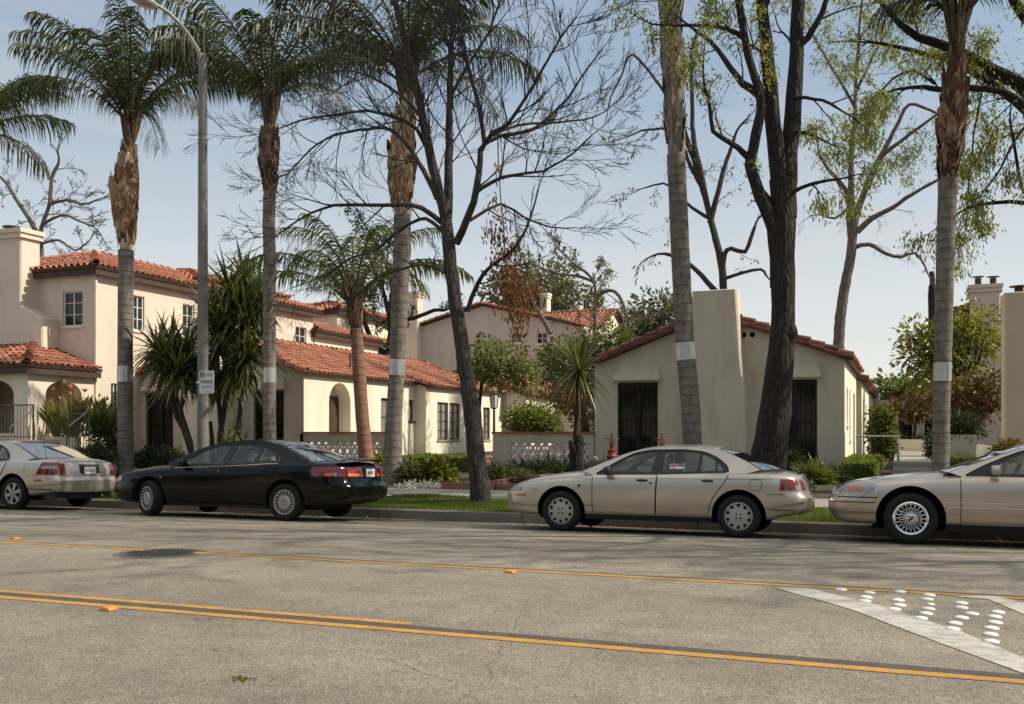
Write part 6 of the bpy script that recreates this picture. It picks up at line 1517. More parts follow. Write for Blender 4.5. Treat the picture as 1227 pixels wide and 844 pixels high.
# dead vine with brown leaves hanging in its right side
mb=MB(); rn=random.Random(5); pth=[at_y(a,b,y-.5) for a,b in [(596,150),(597,190),(600,240),(604,280),(606,320),(612,370),(616,400)]]
mb.tube(pth,[.012]*len(pth),4)
for a,b,sp,n in [(592,240,8,16),(602,262,14,60),(596,285,14,60),(604,305,17,150),(612,330,18,190),(620,355,18,170),(606,345,16,120),(628,375,14,110),(640,345,11,70),(622,395,10,40),(585,270,9,25),(600,200,8,12)]:
    for k in range(n):
        p=at_y(a+rn.gauss(0,sp*.55),b+rn.gauss(0,sp*.8),y-.5+rn.gauss(0,.22)); leaf_quad(mb,p,Vector((rn.gauss(0,.4),rn.gauss(0,.4),-1)),rn.uniform(.07,.15),rn.uniform(.025,.05),rn)
shift(mb,base); mb.build('dead_leaves',M['leaf_brown'],t)

# big dark tree in front of the right bungalow
y=17.3; T=Tree(22); base=at_y(923,606,y); base.z=gz(y)-.03
T.limb([(919,612),(919,585),(920,560),(924,525),(929,495),(933,457),(937,402),(938,347),(938,290),(938,250),(938,215)],y,[51,46,43,39,35,31,28.5,27.5,28,29,30],0,twig=0,sides=20)
# flare and bark knots
T.limb([(937,260),(932,200),(927,150),(923,100),(918,50),(912,0),(905,-60),(895,-130)],y,24,9,[0,0,-.1,-.2,-.3,-.4,-.6,-.8],every=.9,tl=1.8,depth=2,start=.45,tr=.03,sides=12)
T.limb([(941,262),(944,200),(949,150),(953,95),(955,40),(956,-20),(958,-120)],y,26,11,[0,.1,.2,.2,.3,.3,.4],every=.9,tl=1.8,depth=2,start=.5,tr=.03,sides=12)
T.limb([(932,345),(929,290),(922,262),(910,232),(901,205),(900,190),(906,160),(912,130),(909,105),(902,85),(892,45),(884,0),(878,-50)],y,18,7,[0,-.1,-.2,-.3,-.4,-.4,-.5,-.5,-.5,-.5,-.6,-.7,-.8],every=1.0,tl=1.3,depth=2,start=.5,tr=.02,sides=10)
T.limb([(899,190),(884,178),(867,166),(855,158),(851,130),(845,105)],y,8,3.5,[-.4,-.6,-.8,-.9,-1,-1.1],every=.7,tl=1.0,depth=2,tr=.015)
T.limb([(908,112),(890,100),(875,80),(860,60),(845,45),(831,35)],y,10,4,[-.5,-.3,0,.3,.5,.6],every=.7,tl=1.1,depth=2,tr=.015)
T.limb([(887,42),(870,35),(845,30),(815,30),(795,31)],y,6,3,[-.6,-.8,-1,-1.2,-1.4],every=.6,tl=.9,depth=2,tr=.012)
T.limb([(962,52),(975,35),(985,15),(994,-10),(1002,-40)],y,9,5,[.3,.3,.3,.3,.3],every=.6,tl=1.2,tr=.02)
T.limb([(948,118),(965,117),(985,121),(1002,128)],y,5,3,[.1,.0,-.2,-.3],every=.5,tl=1.0,up=-.05)
T.limb([(950,158),(970,160),(990,170)],y,4.5,2.5,[.1,.0,-.2],every=.5,tl=.9,up=-.08)
T.limb([(942,235),(960,225),(985,218),(1002,215)],y,6,3,[0,-.2,-.4,-.6],every=.5,tl=.9,up=-.08)
T.limb([(928,250),(920,235),(913,228)],y,5,3,[0,-.2,-.3],every=.5,tl=.5,depth=1)
T.limb([(943,378),(946,388),(949,396),(949,404),(946,414),(942,424)],y-.05,[4,9,13,13,9,4],0,twig=0,sides=10)
for px_,py_ in ((895,-130),(958,-120),(878,-50),(1000,-45)):
    q=at_y(px_,py_,y)
    for j in range(3): T.grow(q,Vector((T.r.uniform(-.5,.5),T.r.uniform(-.4,.4),1)),6.5,.10,3,.10,.16,5,.012)
t=T.finish('street_tree','massive dark trunked tree with twin leaders directly behind the gold sedan boot','tree',base,M['bark_dark'])
T.leaves(M['leaf_new'],t,base,9,(.10,.026),.7,.6,.22)
# pruned tree behind the chimney
y=36.0; T=Tree(23); base=at_y(856,560,y); base.z=.7
T.limb([(869,600),(868,420),(867,350),(864,315),(856,280),(849,253),(840,207),(831,166),(829,110),(829,62),(838,35)],y,16,3.5,every=1.4,tl=1.6,depth=2,start=.65,up=-.02,wig=.25,sides=10,tr=.02)
T.limb([(851,268),(860,232),(868,200),(876,178),(880,165)],y,8,4,every=1.2,tl=1.4,depth=2,up=-.06,tr=.02,wig=.28)
T.limb([(846,240),(838,215),(830,190),(820,165),(815,140)],y,7,3,every=1.2,tl=1.4,depth=2,up=-.05,tr=.02,wig=.28)
T.limb([(866,325),(868,305),(876,298),(893,302),(900,285),(904,272)],y,7,4,every=1.4,tl=.9,depth=1,tr=.015,wig=.3)
T.limb([(865,334),(872,333),(890,327),(912,323),(918,330)],y,5,3,every=1.4,tl=.7,depth=1,tr=.012)
T.limb([(866,360),(856,348),(842,332),(828,318),(810,308),(797,304)],y,8,4,every=1.4,tl=1.4,depth=2,up=-.12,tr=.015)
T.limb([(843,228),(828,200),(815,170),(800,155),(768,157)],y,6,2.5,every=1.2,tl=1.5,depth=2,up=-.12,tr=.014,wig=.28)
T.limb([(848,250),(815,140),(799,116),(785,95),(757,65),(745,90),(735,110)],y,6,2.2,every=1.0,tl=1.8,depth=2,up=-.16,tr=.014,wig=.28)
T.limb([(851,262),(830,250),(812,232),(795,220),(775,225)],y,5,2,every=1.0,tl=1.6,depth=2,up=-.16,tr=.012,wig=.28)
t=T.finish('pruned_tree','hard pruned leafless tree rising behind the broad bungalow chimney','tree',base,M['bark_grey'])
T.leaves(M['leaf_mid'],t,base,5,(.15,.06),.6,.12)
# pale trunked tree behind the roof
y=41.0; T=Tree(24); base=at_y(1003,560,y); base.z=.7
T.limb([(1002,600),(1003,470),(1005,412),(1007,380),(1012,345),(1019,310),(1022,280),(1024,258)],y,17,11,twig=0,sides=10)
T.limb([(1020,285),(1017,255),(1017,235),(1003,215),(990,200),(982,185)],y,9,3,every=1.0,tl=1.5,depth=2,up=-.04,tr=.02,wig=.28)
T.limb([(1022,275),(1020,230),(1020,190),(1024,140),(1026,90),(1028,60)],y,9,3,every=.9,tl=1.7,depth=2,up=-.02,tr=.02,wig=.26)
T.limb([(1023,270),(1032,240),(1046,205),(1062,175),(1075,150),(1090,125),(1120,135)],y,9,3,every=.6,tl=1.9,depth=2,up=-.08,tr=.016,wig=.24)
T.limb([(1040,225),(1055,190),(1085,165),(1105,150),(1122,138)],y,7,3,every=.6,tl=1.8,depth=2,up=-.12,tr=.014,wig=.24)
T.limb([(1027,278),(1045,262),(1068,250),(1085,238),(1105,226),(1125,215)],y,8,3,every=.6,tl=1.8,depth=2,up=-.14,tr=.014,wig=.24)
T.limb([(1025,296),(1042,293),(1062,304),(1080,308),(1097,303),(1108,318)],y,6,2.5,every=.8,tl=1.6,depth=2,up=-.16,tr=.014,wig=.28)
T.limb([(1016,250),(1000,262),(985,258)],y,4,2,every=.8,tl=1.3,depth=2,up=-.12,tr=.012,wig=.28)
T.limb([(1027,90),(1029,40),(1033,0),(1038,-60)],y,4,2,every=.6,tl=1.9,depth=2,up=.0,tr=.016,wig=.22)
T.limb([(1025,130),(1005,95),(985,62),(968,30)],y,4,1.8,every=.6,tl=1.8,depth=2,up=-.02,tr=.014,wig=.22)
T.limb([(1026,110),(1045,70),(1062,38),(1075,5)],y,4,1.8,every=.6,tl=1.8,depth=2,up=-.02,tr=.014,wig=.22)
t=T.finish('pale_tree','pale trunked tree with fresh yellow green leaves rising behind the right bungalow roof','tree',base,M['bark_pale'])
T.leaves(M['leaf_new'],t,base,13,(.16,.042),.75,.45,.55,sel=lambda p:p.z>at_y(1024,215,41.0).z)
# tree off the right edge with big limbs crossing into view
y=22.5; T=Tree(25); bp=at_y(1330,560,y); base=Vector((bp.x,y,.45))
T.limb([(1330,640),(1330,520),(1325,400),(1310,300),(1290,190)],y,50,36,twig=0,sides=12)
T.limb([(1292,200),(1260,140),(1227,105),(1190,85),(1160,68),(1130,55),(1100,45),(1080,30),(1062,10),(1045,-10)],y,26,5,[0,-.1,-.2,-.3,-.3,-.4,-.4,-.5,-.5,-.5],every=.55,tl=1.5,depth=2,up=-.08,start=.3,tr=.02,sides=10)
T.limb([(1300,230),(1255,160),(1227,130),(1195,105),(1165,85),(1135,72),(1100,62),(1070,55)],y,20,5,[0,.2,.3,.4,.5,.6,.7,.7],every=.55,tl=1.5,depth=2,up=-.1,start=.3,tr=.02,sides=10)
T.limb([(1310,250),(1260,140),(1227,125),(1200,110),(1160,106),(1125,108),(1108,105)],y,14,6,[0,-.5,-.8,-1,-1.1,-1.2,-1.2],every=.5,tl=1.2,depth=2,up=-.1,start=.3,tr=.018)
T.limb([(1300,190),(1262,60),(1227,20),(1205,-20)],y,22,12,[0,.3,.5,.6],every=.7,tl=1.5,depth=2,start=.4,tr=.02)
T.limb([(1305,270),(1260,250),(1227,243),(1195,243),(1170,247),(1155,252)],y,8,3,[0,-.3,-.5,-.6,-.7,-.7],every=.45,tl=1.3,depth=2,up=-.16,start=.3,tr=.014)
T.limb([(1240,250),(1225,225),(1218,195),(1213,160)],y,5,3,[-.4,-.4,-.4,-.4],every=.5,tl=1.0,depth=2,up=-.1,tr=.012)
T.limb([(1240,140),(1215,170),(1200,200),(1190,215)],y,4,2,[-.4,-.6,-.8,-.9],every=.4,tl=1.2,depth=2,up=-.2,tr=.012)
T.limb([(1180,95),(1172,130),(1165,180),(1160,230),(1158,270)],y,3,1.2,[.5,.8,1.0,1.1,1.2],every=.4,tl=1.0,depth=2,up=-.2,tr=.01)
T.limb([(1120,100),(1095,85),(1070,95),(1055,110)],y,4,2,[-.6,-.8,-1,-1.1],every=.4,tl=1.2,depth=2,up=-.12,tr=.012)
t=T.finish('overhanging_tree','tree outside the right edge whose dark limbs and sparse green leaves reach into view','tree',base,M['bark_dark'])
T.leaves(M['leaf_new'],t,base,12,(.115,.03),.8,.52,.34)
# far left bare tree, behind the two-storey house
y=42.0; T=Tree(26); T.rmin=.011; T.spr=.8; base=at_y(52,560,y); base.z=.6
T.limb([(50,500),(50,330),(49,280),(55,258),(60,242),(62,215),(68,200)],y,9,4,every=.6,tl=2.2,depth=3,up=.02,start=.5,tr=.04,wig=.3,sides=8)
T.limb([(49,290),(35,262),(20,240),(8,220),(-8,205)],y,7,3,every=.6,tl=2.0,depth=3,up=.02,tr=.03,wig=.3)
T.limb([(53,268),(75,258),(95,265),(112,272)],y,4,2,every=.5,tl=2.2,depth=3,up=.0,tr=.025,wig=.3)
T.limb([(60,245),(80,240),(100,245),(115,240)],y,4,2,every=.5,tl=2.2,depth=3,up=.03,tr=.025,wig=.3)
T.limb([(50,292),(70,288),(90,300),(103,292)],y,3.5,1.8,every=.5,tl=2.0,depth=3,up=-.02,tr=.02,wig=.3)
T.finish('bare_tree','leafless reddish tree behind the chimney of the two storey house','tree',base,M['bark_pale'])
# dark twisted multi-stem tree behind the left bungalow roof
y=43.0; T=Tree(27); base=at_y(460,560,y); base.z=.6
T.limb([(462,560),(463,450),(464,420),(468,395),(464,370),(458,345),(450,325)],y,12,4,every=1.2,tl=1.8,depth=2,tr=.03,start=.5)
T.limb([(462,424),(450,415),(440,395),(433,370),(422,350),(405,340)],y,8,4,every=1.2,tl=1.6,depth=2,tr=.03)
T.limb([(462,424),(445,425),(437,410),(432,385)],y,6,3,every=1.2,tl=1.4,depth=1,tr=.03)
T.limb([(466,395),(480,385),(500,380),(520,372),(532,372)],y,7,4,every=1.2,tl=1.2,depth=1,tr=.02)
T.limb([(465,375),(470,350),(466,320),(455,300),(447,285)],y,7,3,every=1.0,tl=1.8,depth=2,tr=.03)
t=T.finish('dark_tree','dark twisted multi stemmed tree standing behind the left bungalow tile roof','tree',base,M['bark_dark'])
T.leaves(M['leaf_dark'],t,base,8,(.22,.08),.4,.7,.4)
# bare twiggy tree behind the court garden
y=44.0; T=Tree(28); T.rmin=.011; T.spr=.8; base=at_y(712,560,y); base.z=.6
T.limb([(713,560),(713,420),(713,380),(714,352),(710,335),(700,325),(690,318)],y,8,3,every=.42,tl=2.4,depth=3,tr=.03,start=.4,wig=.28)
T.limb([(714,356),(730,348),(742,355),(750,378),(746,400)],y,5,3,every=.42,tl=2.2,depth=3,up=.05,tr=.025,wig=.28)
T.limb([(712,338),(690,330),(675,330),(660,325)],y,4,2,every=.42,tl=2.2,depth=3,tr=.02,wig=.28)
T.limb([(660,400),(652,385),(642,368),(632,345),(625,325)],y-2,7,3,every=.42,tl=1.8,depth=3,tr=.02,wig=.28)
t=T.finish('twiggy_tree','pale leafless twiggy tree in front of the sunlit gable end','tree',base,M['bark_pale'])
T.leaves(M['leaf_pale'],t,base,3,(.16,.07),.4,.12)

def crown_tree(name,label,base,trunk,blobs,mat,bark,seed,leaf=(.16,.09),clump=.45,per=16,trunk_r=(.12,.05),cat='tree',fill=.55,group=None,limbs=True):
    """trunk: list of 3d points; blobs: (centre, (rx,ry,rz), clumps)"""
    rn=random.Random(seed); t=thing(name,label,cat,tuple(base),0,group); mb=MB(); lf=MB()
    if trunk:
        n=len(trunk); mb.tube(trunk,[trunk_r[0]+(trunk_r[1]-trunk_r[0])*i/(n-1) for i in range(n)],8)
    for c,rr,n in blobs:
        c=V(c)
        if limbs and trunk:
            for k in range(5):
                e=c+Vector((rn.uniform(-.7,.7)*rr[0],rn.uniform(-.7,.7)*rr[1],rn.uniform(-.4,.7)*rr[2])); a=trunk[-1]; m=a.lerp(e,.5)+rand_unit(rn)*.12*(e-a).length; mb.tube([a,m,e],[trunk_r[1]*.7,trunk_r[1]*.4,.01],5)
        for k in range(n):
            d=rand_unit(rn); f=(fill+(1-fill)*rn.random()**.6)*rn.uniform(.86,1.1); q=c+Vector((d.x*rr[0],d.y*rr[1],d.z*rr[2]))*f
            cs=clump*rn.uniform(.6,1.3)
            for j in range(per):
                e=rand_unit(rn); p=q+e*cs*rn.random()**.5*Vector((1,1,.7)).length/1.6
                leaf_quad(lf,p,(e+d*.6+Vector((0,0,-.25))),leaf[0]*rn.uniform(.6,1.3),leaf[1]*rn.uniform(.6,1.3),rn)
    if mb.v: shift(mb,base); mb.build('trunk',bark,t,smooth=60)
    shift(lf,base); lf.build('crown',mat,t); return t
def CT(name,label,y,base_px,trunk_px,blobs_px,mat,bark,seed,z0=None,**kw):
    k=mpp(base_px,y); z=gz(y) if z0 is None else z0; b=at_y(base_px,518,y); b.z=z
    tr=[b]+[at_y(a,c,y) for a,c in trunk_px]
    bl=[(at_y(a,c,y+dy),(rx*k,max(rx,ry)*k*dep,ry*k),n) for a,c,rx,ry,n,dy,dep in blobs_px]
    return crown_tree(name,label,b,tr if trunk_px else None,bl,mat,bark,seed,**kw)
CT('leafy_tree','small leafy tree with crooked dark stem right behind the bare street tree',31.0,577,[(576,520),(574,490),(577,460),(590,445)],[(603,438,30,26,70,0,.8),(585,425,20,16,40,-.5,.8),(628,450,20,16,36,.3,.8),(570,440,15,14,24,0,.8)],M['leaf_mid'],M['bark_dark'],31,leaf=(.17,.09),clump=.34,per=13,trunk_r=(.09,.05))
CT('leafy_tree','broad leafy tree behind the spiky dracaena, beside the right bungalow gable',38.0,700,[(700,500),(698,470),(690,440)],[(690,435,42,34,120,0,.8),(725,415,30,24,70,.4,.8),(665,448,28,28,70,-.4,.8),(700,470,34,24,70,0,.8),(745,415,16,14,30,0,.8)],M['leaf_mid'],M['bark_grey'],32,leaf=(.22,.11),clump=.45,per=13,trunk_r=(.14,.07))
CT('evergreen_tree','large dark evergreen crown behind the mauve gable house',85.0,640,[(640,420),(640,380)],[(645,345,44,30,130,0,.7),(605,355,30,24,70,0,.7),(685,365,30,20,60,0,.7),(640,375,60,16,70,0,.7)],M['leaf_olive'],M['bark_dark'],33,leaf=(.5,.3),clump=1.3,per=14,trunk_r=(.3,.2))
CT('evergreen_tree','rounded olive tree behind the left slope of the right bungalow roof',60.0,786,[(786,430),(786,400)],[(785,380,32,24,80,0,.8),(770,395,22,16,40,0,.8),(808,395,22,18,40,0,.8)],M['leaf_olive'],M['bark_dark'],34,leaf=(.38,.2),clump=.8,per=14,trunk_r=(.2,.12))
CT('yellow_green_tree','bushy yellow green tree behind the banded palm at right',37.0,1150,[(1150,520),(1150,470)],[(1150,418,42,36,95,0,.8),(1118,420,30,22,44,0,.8),(1100,402,18,12,20,0,.8),(1175,400,24,26,44,0,.8),(1120,450,30,20,40,0,.8),(1093,432,15,10,13,0,.8),(1145,385,22,12,22,0,.8)],M['leaf_yellow'],M['bark_dark'],35,leaf=(.21,.10),clump=.5,per=13,trunk_r=(.14,.08))
CT('bronze_tree','bronze leaved tree with slim stems in front of the tan chimney',32.0,1152,[(1152,540),(1150,510)],[(1160,480,34,22,90,0,.8),(1135,478,18,18,36,0,.8),(1183,470,18,20,40,0,.8)],M['leaf_red'],M['bark_dark'],36,leaf=(.17,.09),clump=.34,per=14,trunk_r=(.06,.045))
CT('bronze_tree','small bronze leaved tree left of the banded palm over the walk',42.0,1096,[(1096,520),(1097,505)],[(1100,488,22,13,46,0,.8),(1080,492,14,10,26,0,.8),(1118,476,14,14,26,0,.8)],M['leaf_red'],M['bark_dark'],37,leaf=(.2,.1),clump=.4,per=13,trunk_r=(.07,.05))
for k,(px,rx,lab) in enumerate([(1062,22,'distant dark green tree over the flat parapet at the end of the walk'),(1098,24,'distant green tree between the parapet and the banded palm')]):
    CT('distant_tree',lab,95.0,px,[(px,500),(px,485)],[(px,474,rx,16,60,0,.8),(px+rx*.5,466,rx*.6,10,24,0,.8)],M['leaf_yellow'] if k else M['leaf_mid'],M['bark_dark'],38+k,leaf=(.55,.3),clump=1.1,per=13,trunk_r=(.3,.2))
CT('evergreen_tree','yellowish conifer glimpsed behind the upper hip roof left of the twisted tree',66.0,424,[(424,420),(424,390)],[(424,375,18,34,50,0,.8),(412,385,14,16,26,0,.8)],M['leaf_yellow'],M['bark_dark'],44,leaf=(.4,.2),clump=.8,per=13,trunk_r=(.25,.15))
CT('evergreen_tree','pale leafy tree showing above the two storey roof left of the slender palm',48.0,292,[(292,420),(292,390)],[(293,340,22,26,60,0,.8),(280,365,16,18,36,0,.8)],M['leaf_pale'],M['bark_dark'],45,leaf=(.3,.13),clump=.6,per=13,trunk_r=(.2,.12))
# dark spire behind the banded palm: a dead cypress trunk
T=Tree(46); y=55.0; base=at_y(1119,560,y); base.z=.7
T.limb([(1119,560),(1119,420),(1118,370),(1117,335),(1116,326)],y,14,6,twig=0,sides=10)
T.limb([(1115,400),(1114,350),(1115,342)],y,6,3,twig=0)
T.finish('dead_trunk','dark broken trunk standing behind the banded palm at right','tree',base,M['bark_dark'])
# ivy clad column beside the walk
CT('clipped_shrub','tall clipped glossy shrub beside the white side wall and handrail',34.0,1057,[],[(1057,500,13,12,60,0,.9),(1057,520,14,14,70,0,.9),(1058,540,13,12,50,0,.9)],M['leaf_mid'],M['bark_dark'],47,leaf=(.13,.09),clump=.22,per=16,cat='shrub',fill=.3)
# round clipped green shrub behind the wall, and other shrubs
CT('round_shrub','bright green rounded shrub rising above the right garden wall coping',29.5,637,[],[(637,500,30,19,150,0,.8),(655,508,18,13,60,0,.8),(618,506,16,14,50,0,.8)],M['hedge'],M['bark_dark'],48,leaf=(.11,.06),clump=.24,per=18,cat='shrub',fill=.35)
CT('purple_shrub','dusky red flowering shrub between the dracaena and the right bungalow',28.5,694,[],[(680,478,20,18,50,0,.8),(700,500,12,22,46,0,.8)],M['leaf_red'],M['bark_dark'],49,leaf=(.12,.06),clump=.25,per=14,cat='shrub',fill=.4)
def shrub(name,label,y,px,py_top,py_bot,w,mat,seed,leaf=(.09,.045),per=16,n=90,clump=.18,cat='shrub',z0=None):
    cy=(py_top+py_bot)/2; return CT(name,label,y,px,[],[(px,cy,w/2,(py_bot-py_top)/2,n,0,.8),(px-w*.22,cy+2,w*.3,(py_bot-py_top)*.4,n//3,-.1,.8),(px+w*.24,cy+2,w*.28,(py_bot-py_top)*.42,n//3,.1,.8)],mat,M['bark_dark'],seed,leaf=leaf,clump=clump,per=per,cat=cat,fill=.35,z0=z0)
shrub('dark_shrub','tall dark shrub right of the porch flowers behind the leftmost palm',22.2,130,488,560,40,M['leaf_dark'],50,n=150,clump=.22)
shrub('dark_shrub','low dark shrub under the porch rail behind the pale sedan boot',20.8,112,535,562,50,M['leaf_dark'],51,n=110)
shrub('dark_shrub','low glossy shrub below the left bungalow window right of the leftmost palm',22.4,190,535,566,58,M['leaf_dark'],52,n=140)
shrub('planter_shrub','wispy dark shrub growing out of the tapered white planter',25.2,1150,498,524,44,M['leaf_dark'],53,leaf=(.16,.02),n=120)
shrub('dark_shrub','dark shrub left of the tapered planter behind the banded palm',27.5,1124,520,548,30,M['leaf_dark'],54,n=70)
shrub('dark_shrub','dark shrub beside the right window of the right bungalow, behind the big trunk',24.5,950,542,566,22,M['leaf_dark'],55,n=60)
shrub('strap_plant','strappy green plant below the right bungalow corner behind the gold sedan boot',23.0,975,560,590,34,M['leaf_mid'],56,leaf=(.30,.035),n=60)
shrub('flower_shrub','low shrub with tiny white flowers beside the clipped hedge at right',23.2,1000,565,588,30,M['leaf_dark'],57,n=70)
shrub('yellow_plant','small yellow green plant right behind the gold sedan tail lamp',21.0,960,578,595,14,M['leaf_yellow'],58,n=30)
shrub('dark_shrub','dark strappy planting in front of the right pierced wall',24.4,655,563,584,110,M['leaf_dark'],59,leaf=(.28,.04),n=150,clump=.3)
shrub('grey_plant','silvery grey foliage clump in the bed left of the gold sedan bonnet',21.0,628,568,584,22,M['leaf_olive'],60,n=40)
shrub('green_plant','bright leafy perennial in the brick edged bed',21.2,522,556,584,40,M['leaf_yellow'],61,leaf=(.20,.07),n=80)
shrub('green_plant','leafy mixed perennials around the foot of the stout palm',21.0,492,556,582,34,M['leaf_mid'],62,leaf=(.14,.05),n=80)
shrub('green_plant','feathery pale plant at the left foot of the stout palm',21.2,466,560,580,26,M['leaf_pale'],63,leaf=(.12,.03),n=50)
shrub('white_flowers','low mound of white flowers along the brick edging',19.95,502,578,588,54,M['flower_white'],64,leaf=(.05,.03),n=60,clump=.12)
shrub('green_plant','tall green leaves right of the left garden wall',24.0,455,545,575,18,M['leaf_yellow'],65,leaf=(.2,.06),n=40)
shrub('dark_shrub','dark planting at the far end of the walk under the bronze tree',45.0,1090,526,545,70,M['leaf_red'],66,leaf=(.16,.08),n=80,clump=.3)
shrub('red_plant','little red leaved plant by the tan chimney corner',24.0,1207,532,548,24,M['leaf_red'],67,n=40)
shrub('green_plant','feathery green plant in the bed right of the bare tree',22.5,595,560,588,26,M['leaf_mid'],68,leaf=(.22,.03),n=50)
# clipped hedges: leafy skin over a dense inner mass
M['hedge_core']=plain('hedge_core',(.05,.075,.012),.9,var=.5,scale=20)
def hedge(label,x0,x1,y0,y1,z0,z1,seed,mat,n=2600,leaf=(.06,.035)):
    rn=random.Random(seed); t=thing('hedge',label,'hedge',((x0+x1)/2,(y0+y1)/2,z0)); org=Vector(t.location); mb=MB(); i=.06
    mb.box(x0+i,x1-i,y0+i,y1-i,z0,z1-i); shift(mb,org); mb.build('blocking_core',M['hedge_core'],t)  # solid box added inside to block light between the leaves
    lf=MB(); A=[(y1-y0)*(z1-z0)]*2+[(x1-x0)*(z1-z0)]*2+[(x1-x0)*(y1-y0)]; tot=sum(A)
    for k in range(n):
        f=rn.random()*tot; q=0
        while f>A[q]: f-=A[q]; q+=1
        p=Vector((rn.uniform(x0,x1),rn.uniform(y0,y1),rn.uniform(z0,z1))); d=[(-1,0,0),(1,0,0),(0,-1,0),(0,1,0),(0,0,1)][q]
        if q==0: p.x=x0
        if q==1: p.x=x1
        if q==2: p.y=y0
        if q==3: p.y=y1
        if q==4: p.z=z1
        p+=V(d)*(rn.gauss(0,.022)+.035*math.sin(p.x*4+p.z*3)*math.sin(p.y*3)); leaf_quad(lf,p-V(d)*.03,V(d)*.7+rand_unit(rn)*.8,leaf[0]*rn.uniform(.7,1.4),leaf[1]*rn.uniform(.7,1.3),rn)
    shift(lf,org); lf.build('foliage',mat,t); return t
a=at_y(482,545,24.6); c=at_y(563,545,24.6)
hedge('clipped hedge in the court behind the flower bed and bare tree',a.x,c.x,24.6,25.6,.4,a.z-.02,71,M['hedge'],5200)
a=at_y(1009,552,23.6); c=at_y(1051,552,23.6)
hedge('boxy clipped hedge at the corner of the right bungalow beside the steps',a.x,c.x,23.6,30.0,.38,at_y(1030,553,23.6).z,72,M['hedge'],11000)
a=at_y(1136,553,24.3); c=at_y(1167,553,24.3)
hedge('low clipped hedge in front of the tapered white planter',a.x,c.x,24.2,25.0,.35,at_y(1150,547,24.3).z,73,M['leaf_mid'],2200)
# ---- spiky plants
def blades(mb,c,axis,n,L,w,rn,lo=-.75,hi=1.0,droop=.75,seg=5):
    """rosette of sword leaves around axis"""
    axis=V(axis).normalized(); a=axis.orthogonal().normalized(); b=axis.cross(a)
    for k in range(n):
        an=k*2.39996+rn.uniform(-.2,.2); q=lo+(hi-lo)*((k+.5)/n)
        d=(a*math.cos(an)+b*math.sin(an))*math.sqrt(max(.03,1-q*q*.96))+axis*q; d.normalize()
        Lk=L*rn.uniform(.75,1.1); p=V(c); s=d.cross(Vector((0,0,1)))
        if s.length<.05: s=a.copy()
        s.normalize(); pts=[]
        for j in range(seg+1):
            t=j/seg; ww=w*(.55+.6*math.sin(PI*min(1,t*.9+.12)))*(1-t**3); pts.append((p.copy(),ww)); d=(d+Vector((0,0,-droop*(.10+.38*t*(1.15-abs(q))*rn.uniform(.5,1.2))))).normalized(); p=p+d*Lk/seg
        vs=[]
        for p_,ww in pts: vs+=[p_-s*ww/2,p_+s*ww/2]
        mb.add(vs,[(2*j,2*j+1,2*j+3,2*j+2) for j in range(seg)])
def spiky(name,label,y,base_px,stems,heads,seed,L,w,mat,n=60,bark=None,z0=None,r=.07):
    rn=random.Random(seed); b=at_y(base_px,518,y); b.z=gz(y)-.02 if z0 is None else z0; t=thing(name,label,'yucca',tuple(b)); st=MB()
    for pts in stems:
        P_=[at_y(p[0],p[1],y+(p[2] if len(p)>2 else 0)) for p in pts]
        if P_[0].z<b.z+.35: P_[0].z=b.z
        st.tube(P_,[r*(1.2-.45*i/max(1,len(P_)-1))*(1+rn.uniform(-.1,.1)) for i in range(len(P_))],8)
    shift(st,b); st.build('stem',bark or M['bark_grey'],t,smooth=50)
    for h in heads:
        px,py=h[0],h[1]; dy=h[2] if len(h)>2 else 0; sc_=h[3] if len(h)>3 else 1; ax=h[4] if len(h)>4 else (rn.uniform(-.25,.25),rn.uniform(-.3,.1),1)
        mb=MB(); blades(mb,at_y(px,py,y+dy),ax,int(n*sc_),L*sc_,w,rn); shift(mb,b); mb.build('leaf_rosette',mat,t)
    return t
spiky('yucca','giant yucca with leaning brown stems left of the concrete lamp post',21.6,232,[[(233,560),(228,530),(220,505),(212,480),(208,455)],[(230,545),(222,520),(216,490),(222,470),(228,440)],[(224,520),(212,500),(205,470),(198,440)]],
  [(200,432,-.2,1.0),(222,425,.2,.95),(188,420,.4,.9),(212,448,-.4,1.0),(230,445,.1,.9),(206,415,.3,.8)],81,1.35,.085,M['yucca'],100)
spiky('yucca','dense tall yucca clump between the concrete lamp post and the slender palm',22.4,278,[[(268,560),(266,520),(262,480),(258,440)],[(262,560),(264,520),(272,470),(275,400),(272,360)],[(285,560),(285,520),(290,470),(294,430)],[(256,560),(254,525),(252,505)]],
  [(262,420,0,1.05),(275,350,.2,1.0),(255,380,.2,1.0),(296,392,-.1,1.0),(300,430,-.3,1.1),(283,445,-.4,1.0),(308,365,.3,.9),(262,455,.1,.9),(285,375,.0,1.0),(293,335,.5,.9),(270,395,-.3,1.0)],82,1.4,.085,M['yucca'],95)
spiky('agave','small spiky agave at the foot of the tall yucca clump',21.0,283,[[(284,545),(284,527)]],[(284,520,0,1.0),(272,530,.2,.8),(290,532,.1,.8)],83,.62,.05,M['leaf_mid'],36)
spiky('dracaena','single headed dracaena with upright and drooping blades before the right pierced wall',23.0,691,[[(690,565),(690,540),(691,510),(693,480),(694,450)],[(688,565),(686,545),(688,528)]],[(694,446,0,1.0,(0,0,1))],84,1.3,.036,M['yucca'],150,r=.09)
d_=[o for o in bpy.data.objects if o.name=='dracaena'][0]; rn=random.Random(184); mb=MB(); blades(mb,at_y(694,446,23.0),(0,0,1),46,1.25,.036,rn,.80,1.0,.10); shift(mb,d_.location); mb.build('leaf_rosette',M['yucca'],d_)
mb=MB(); b=at_y(690,560,22.9); rn=random.Random(9)
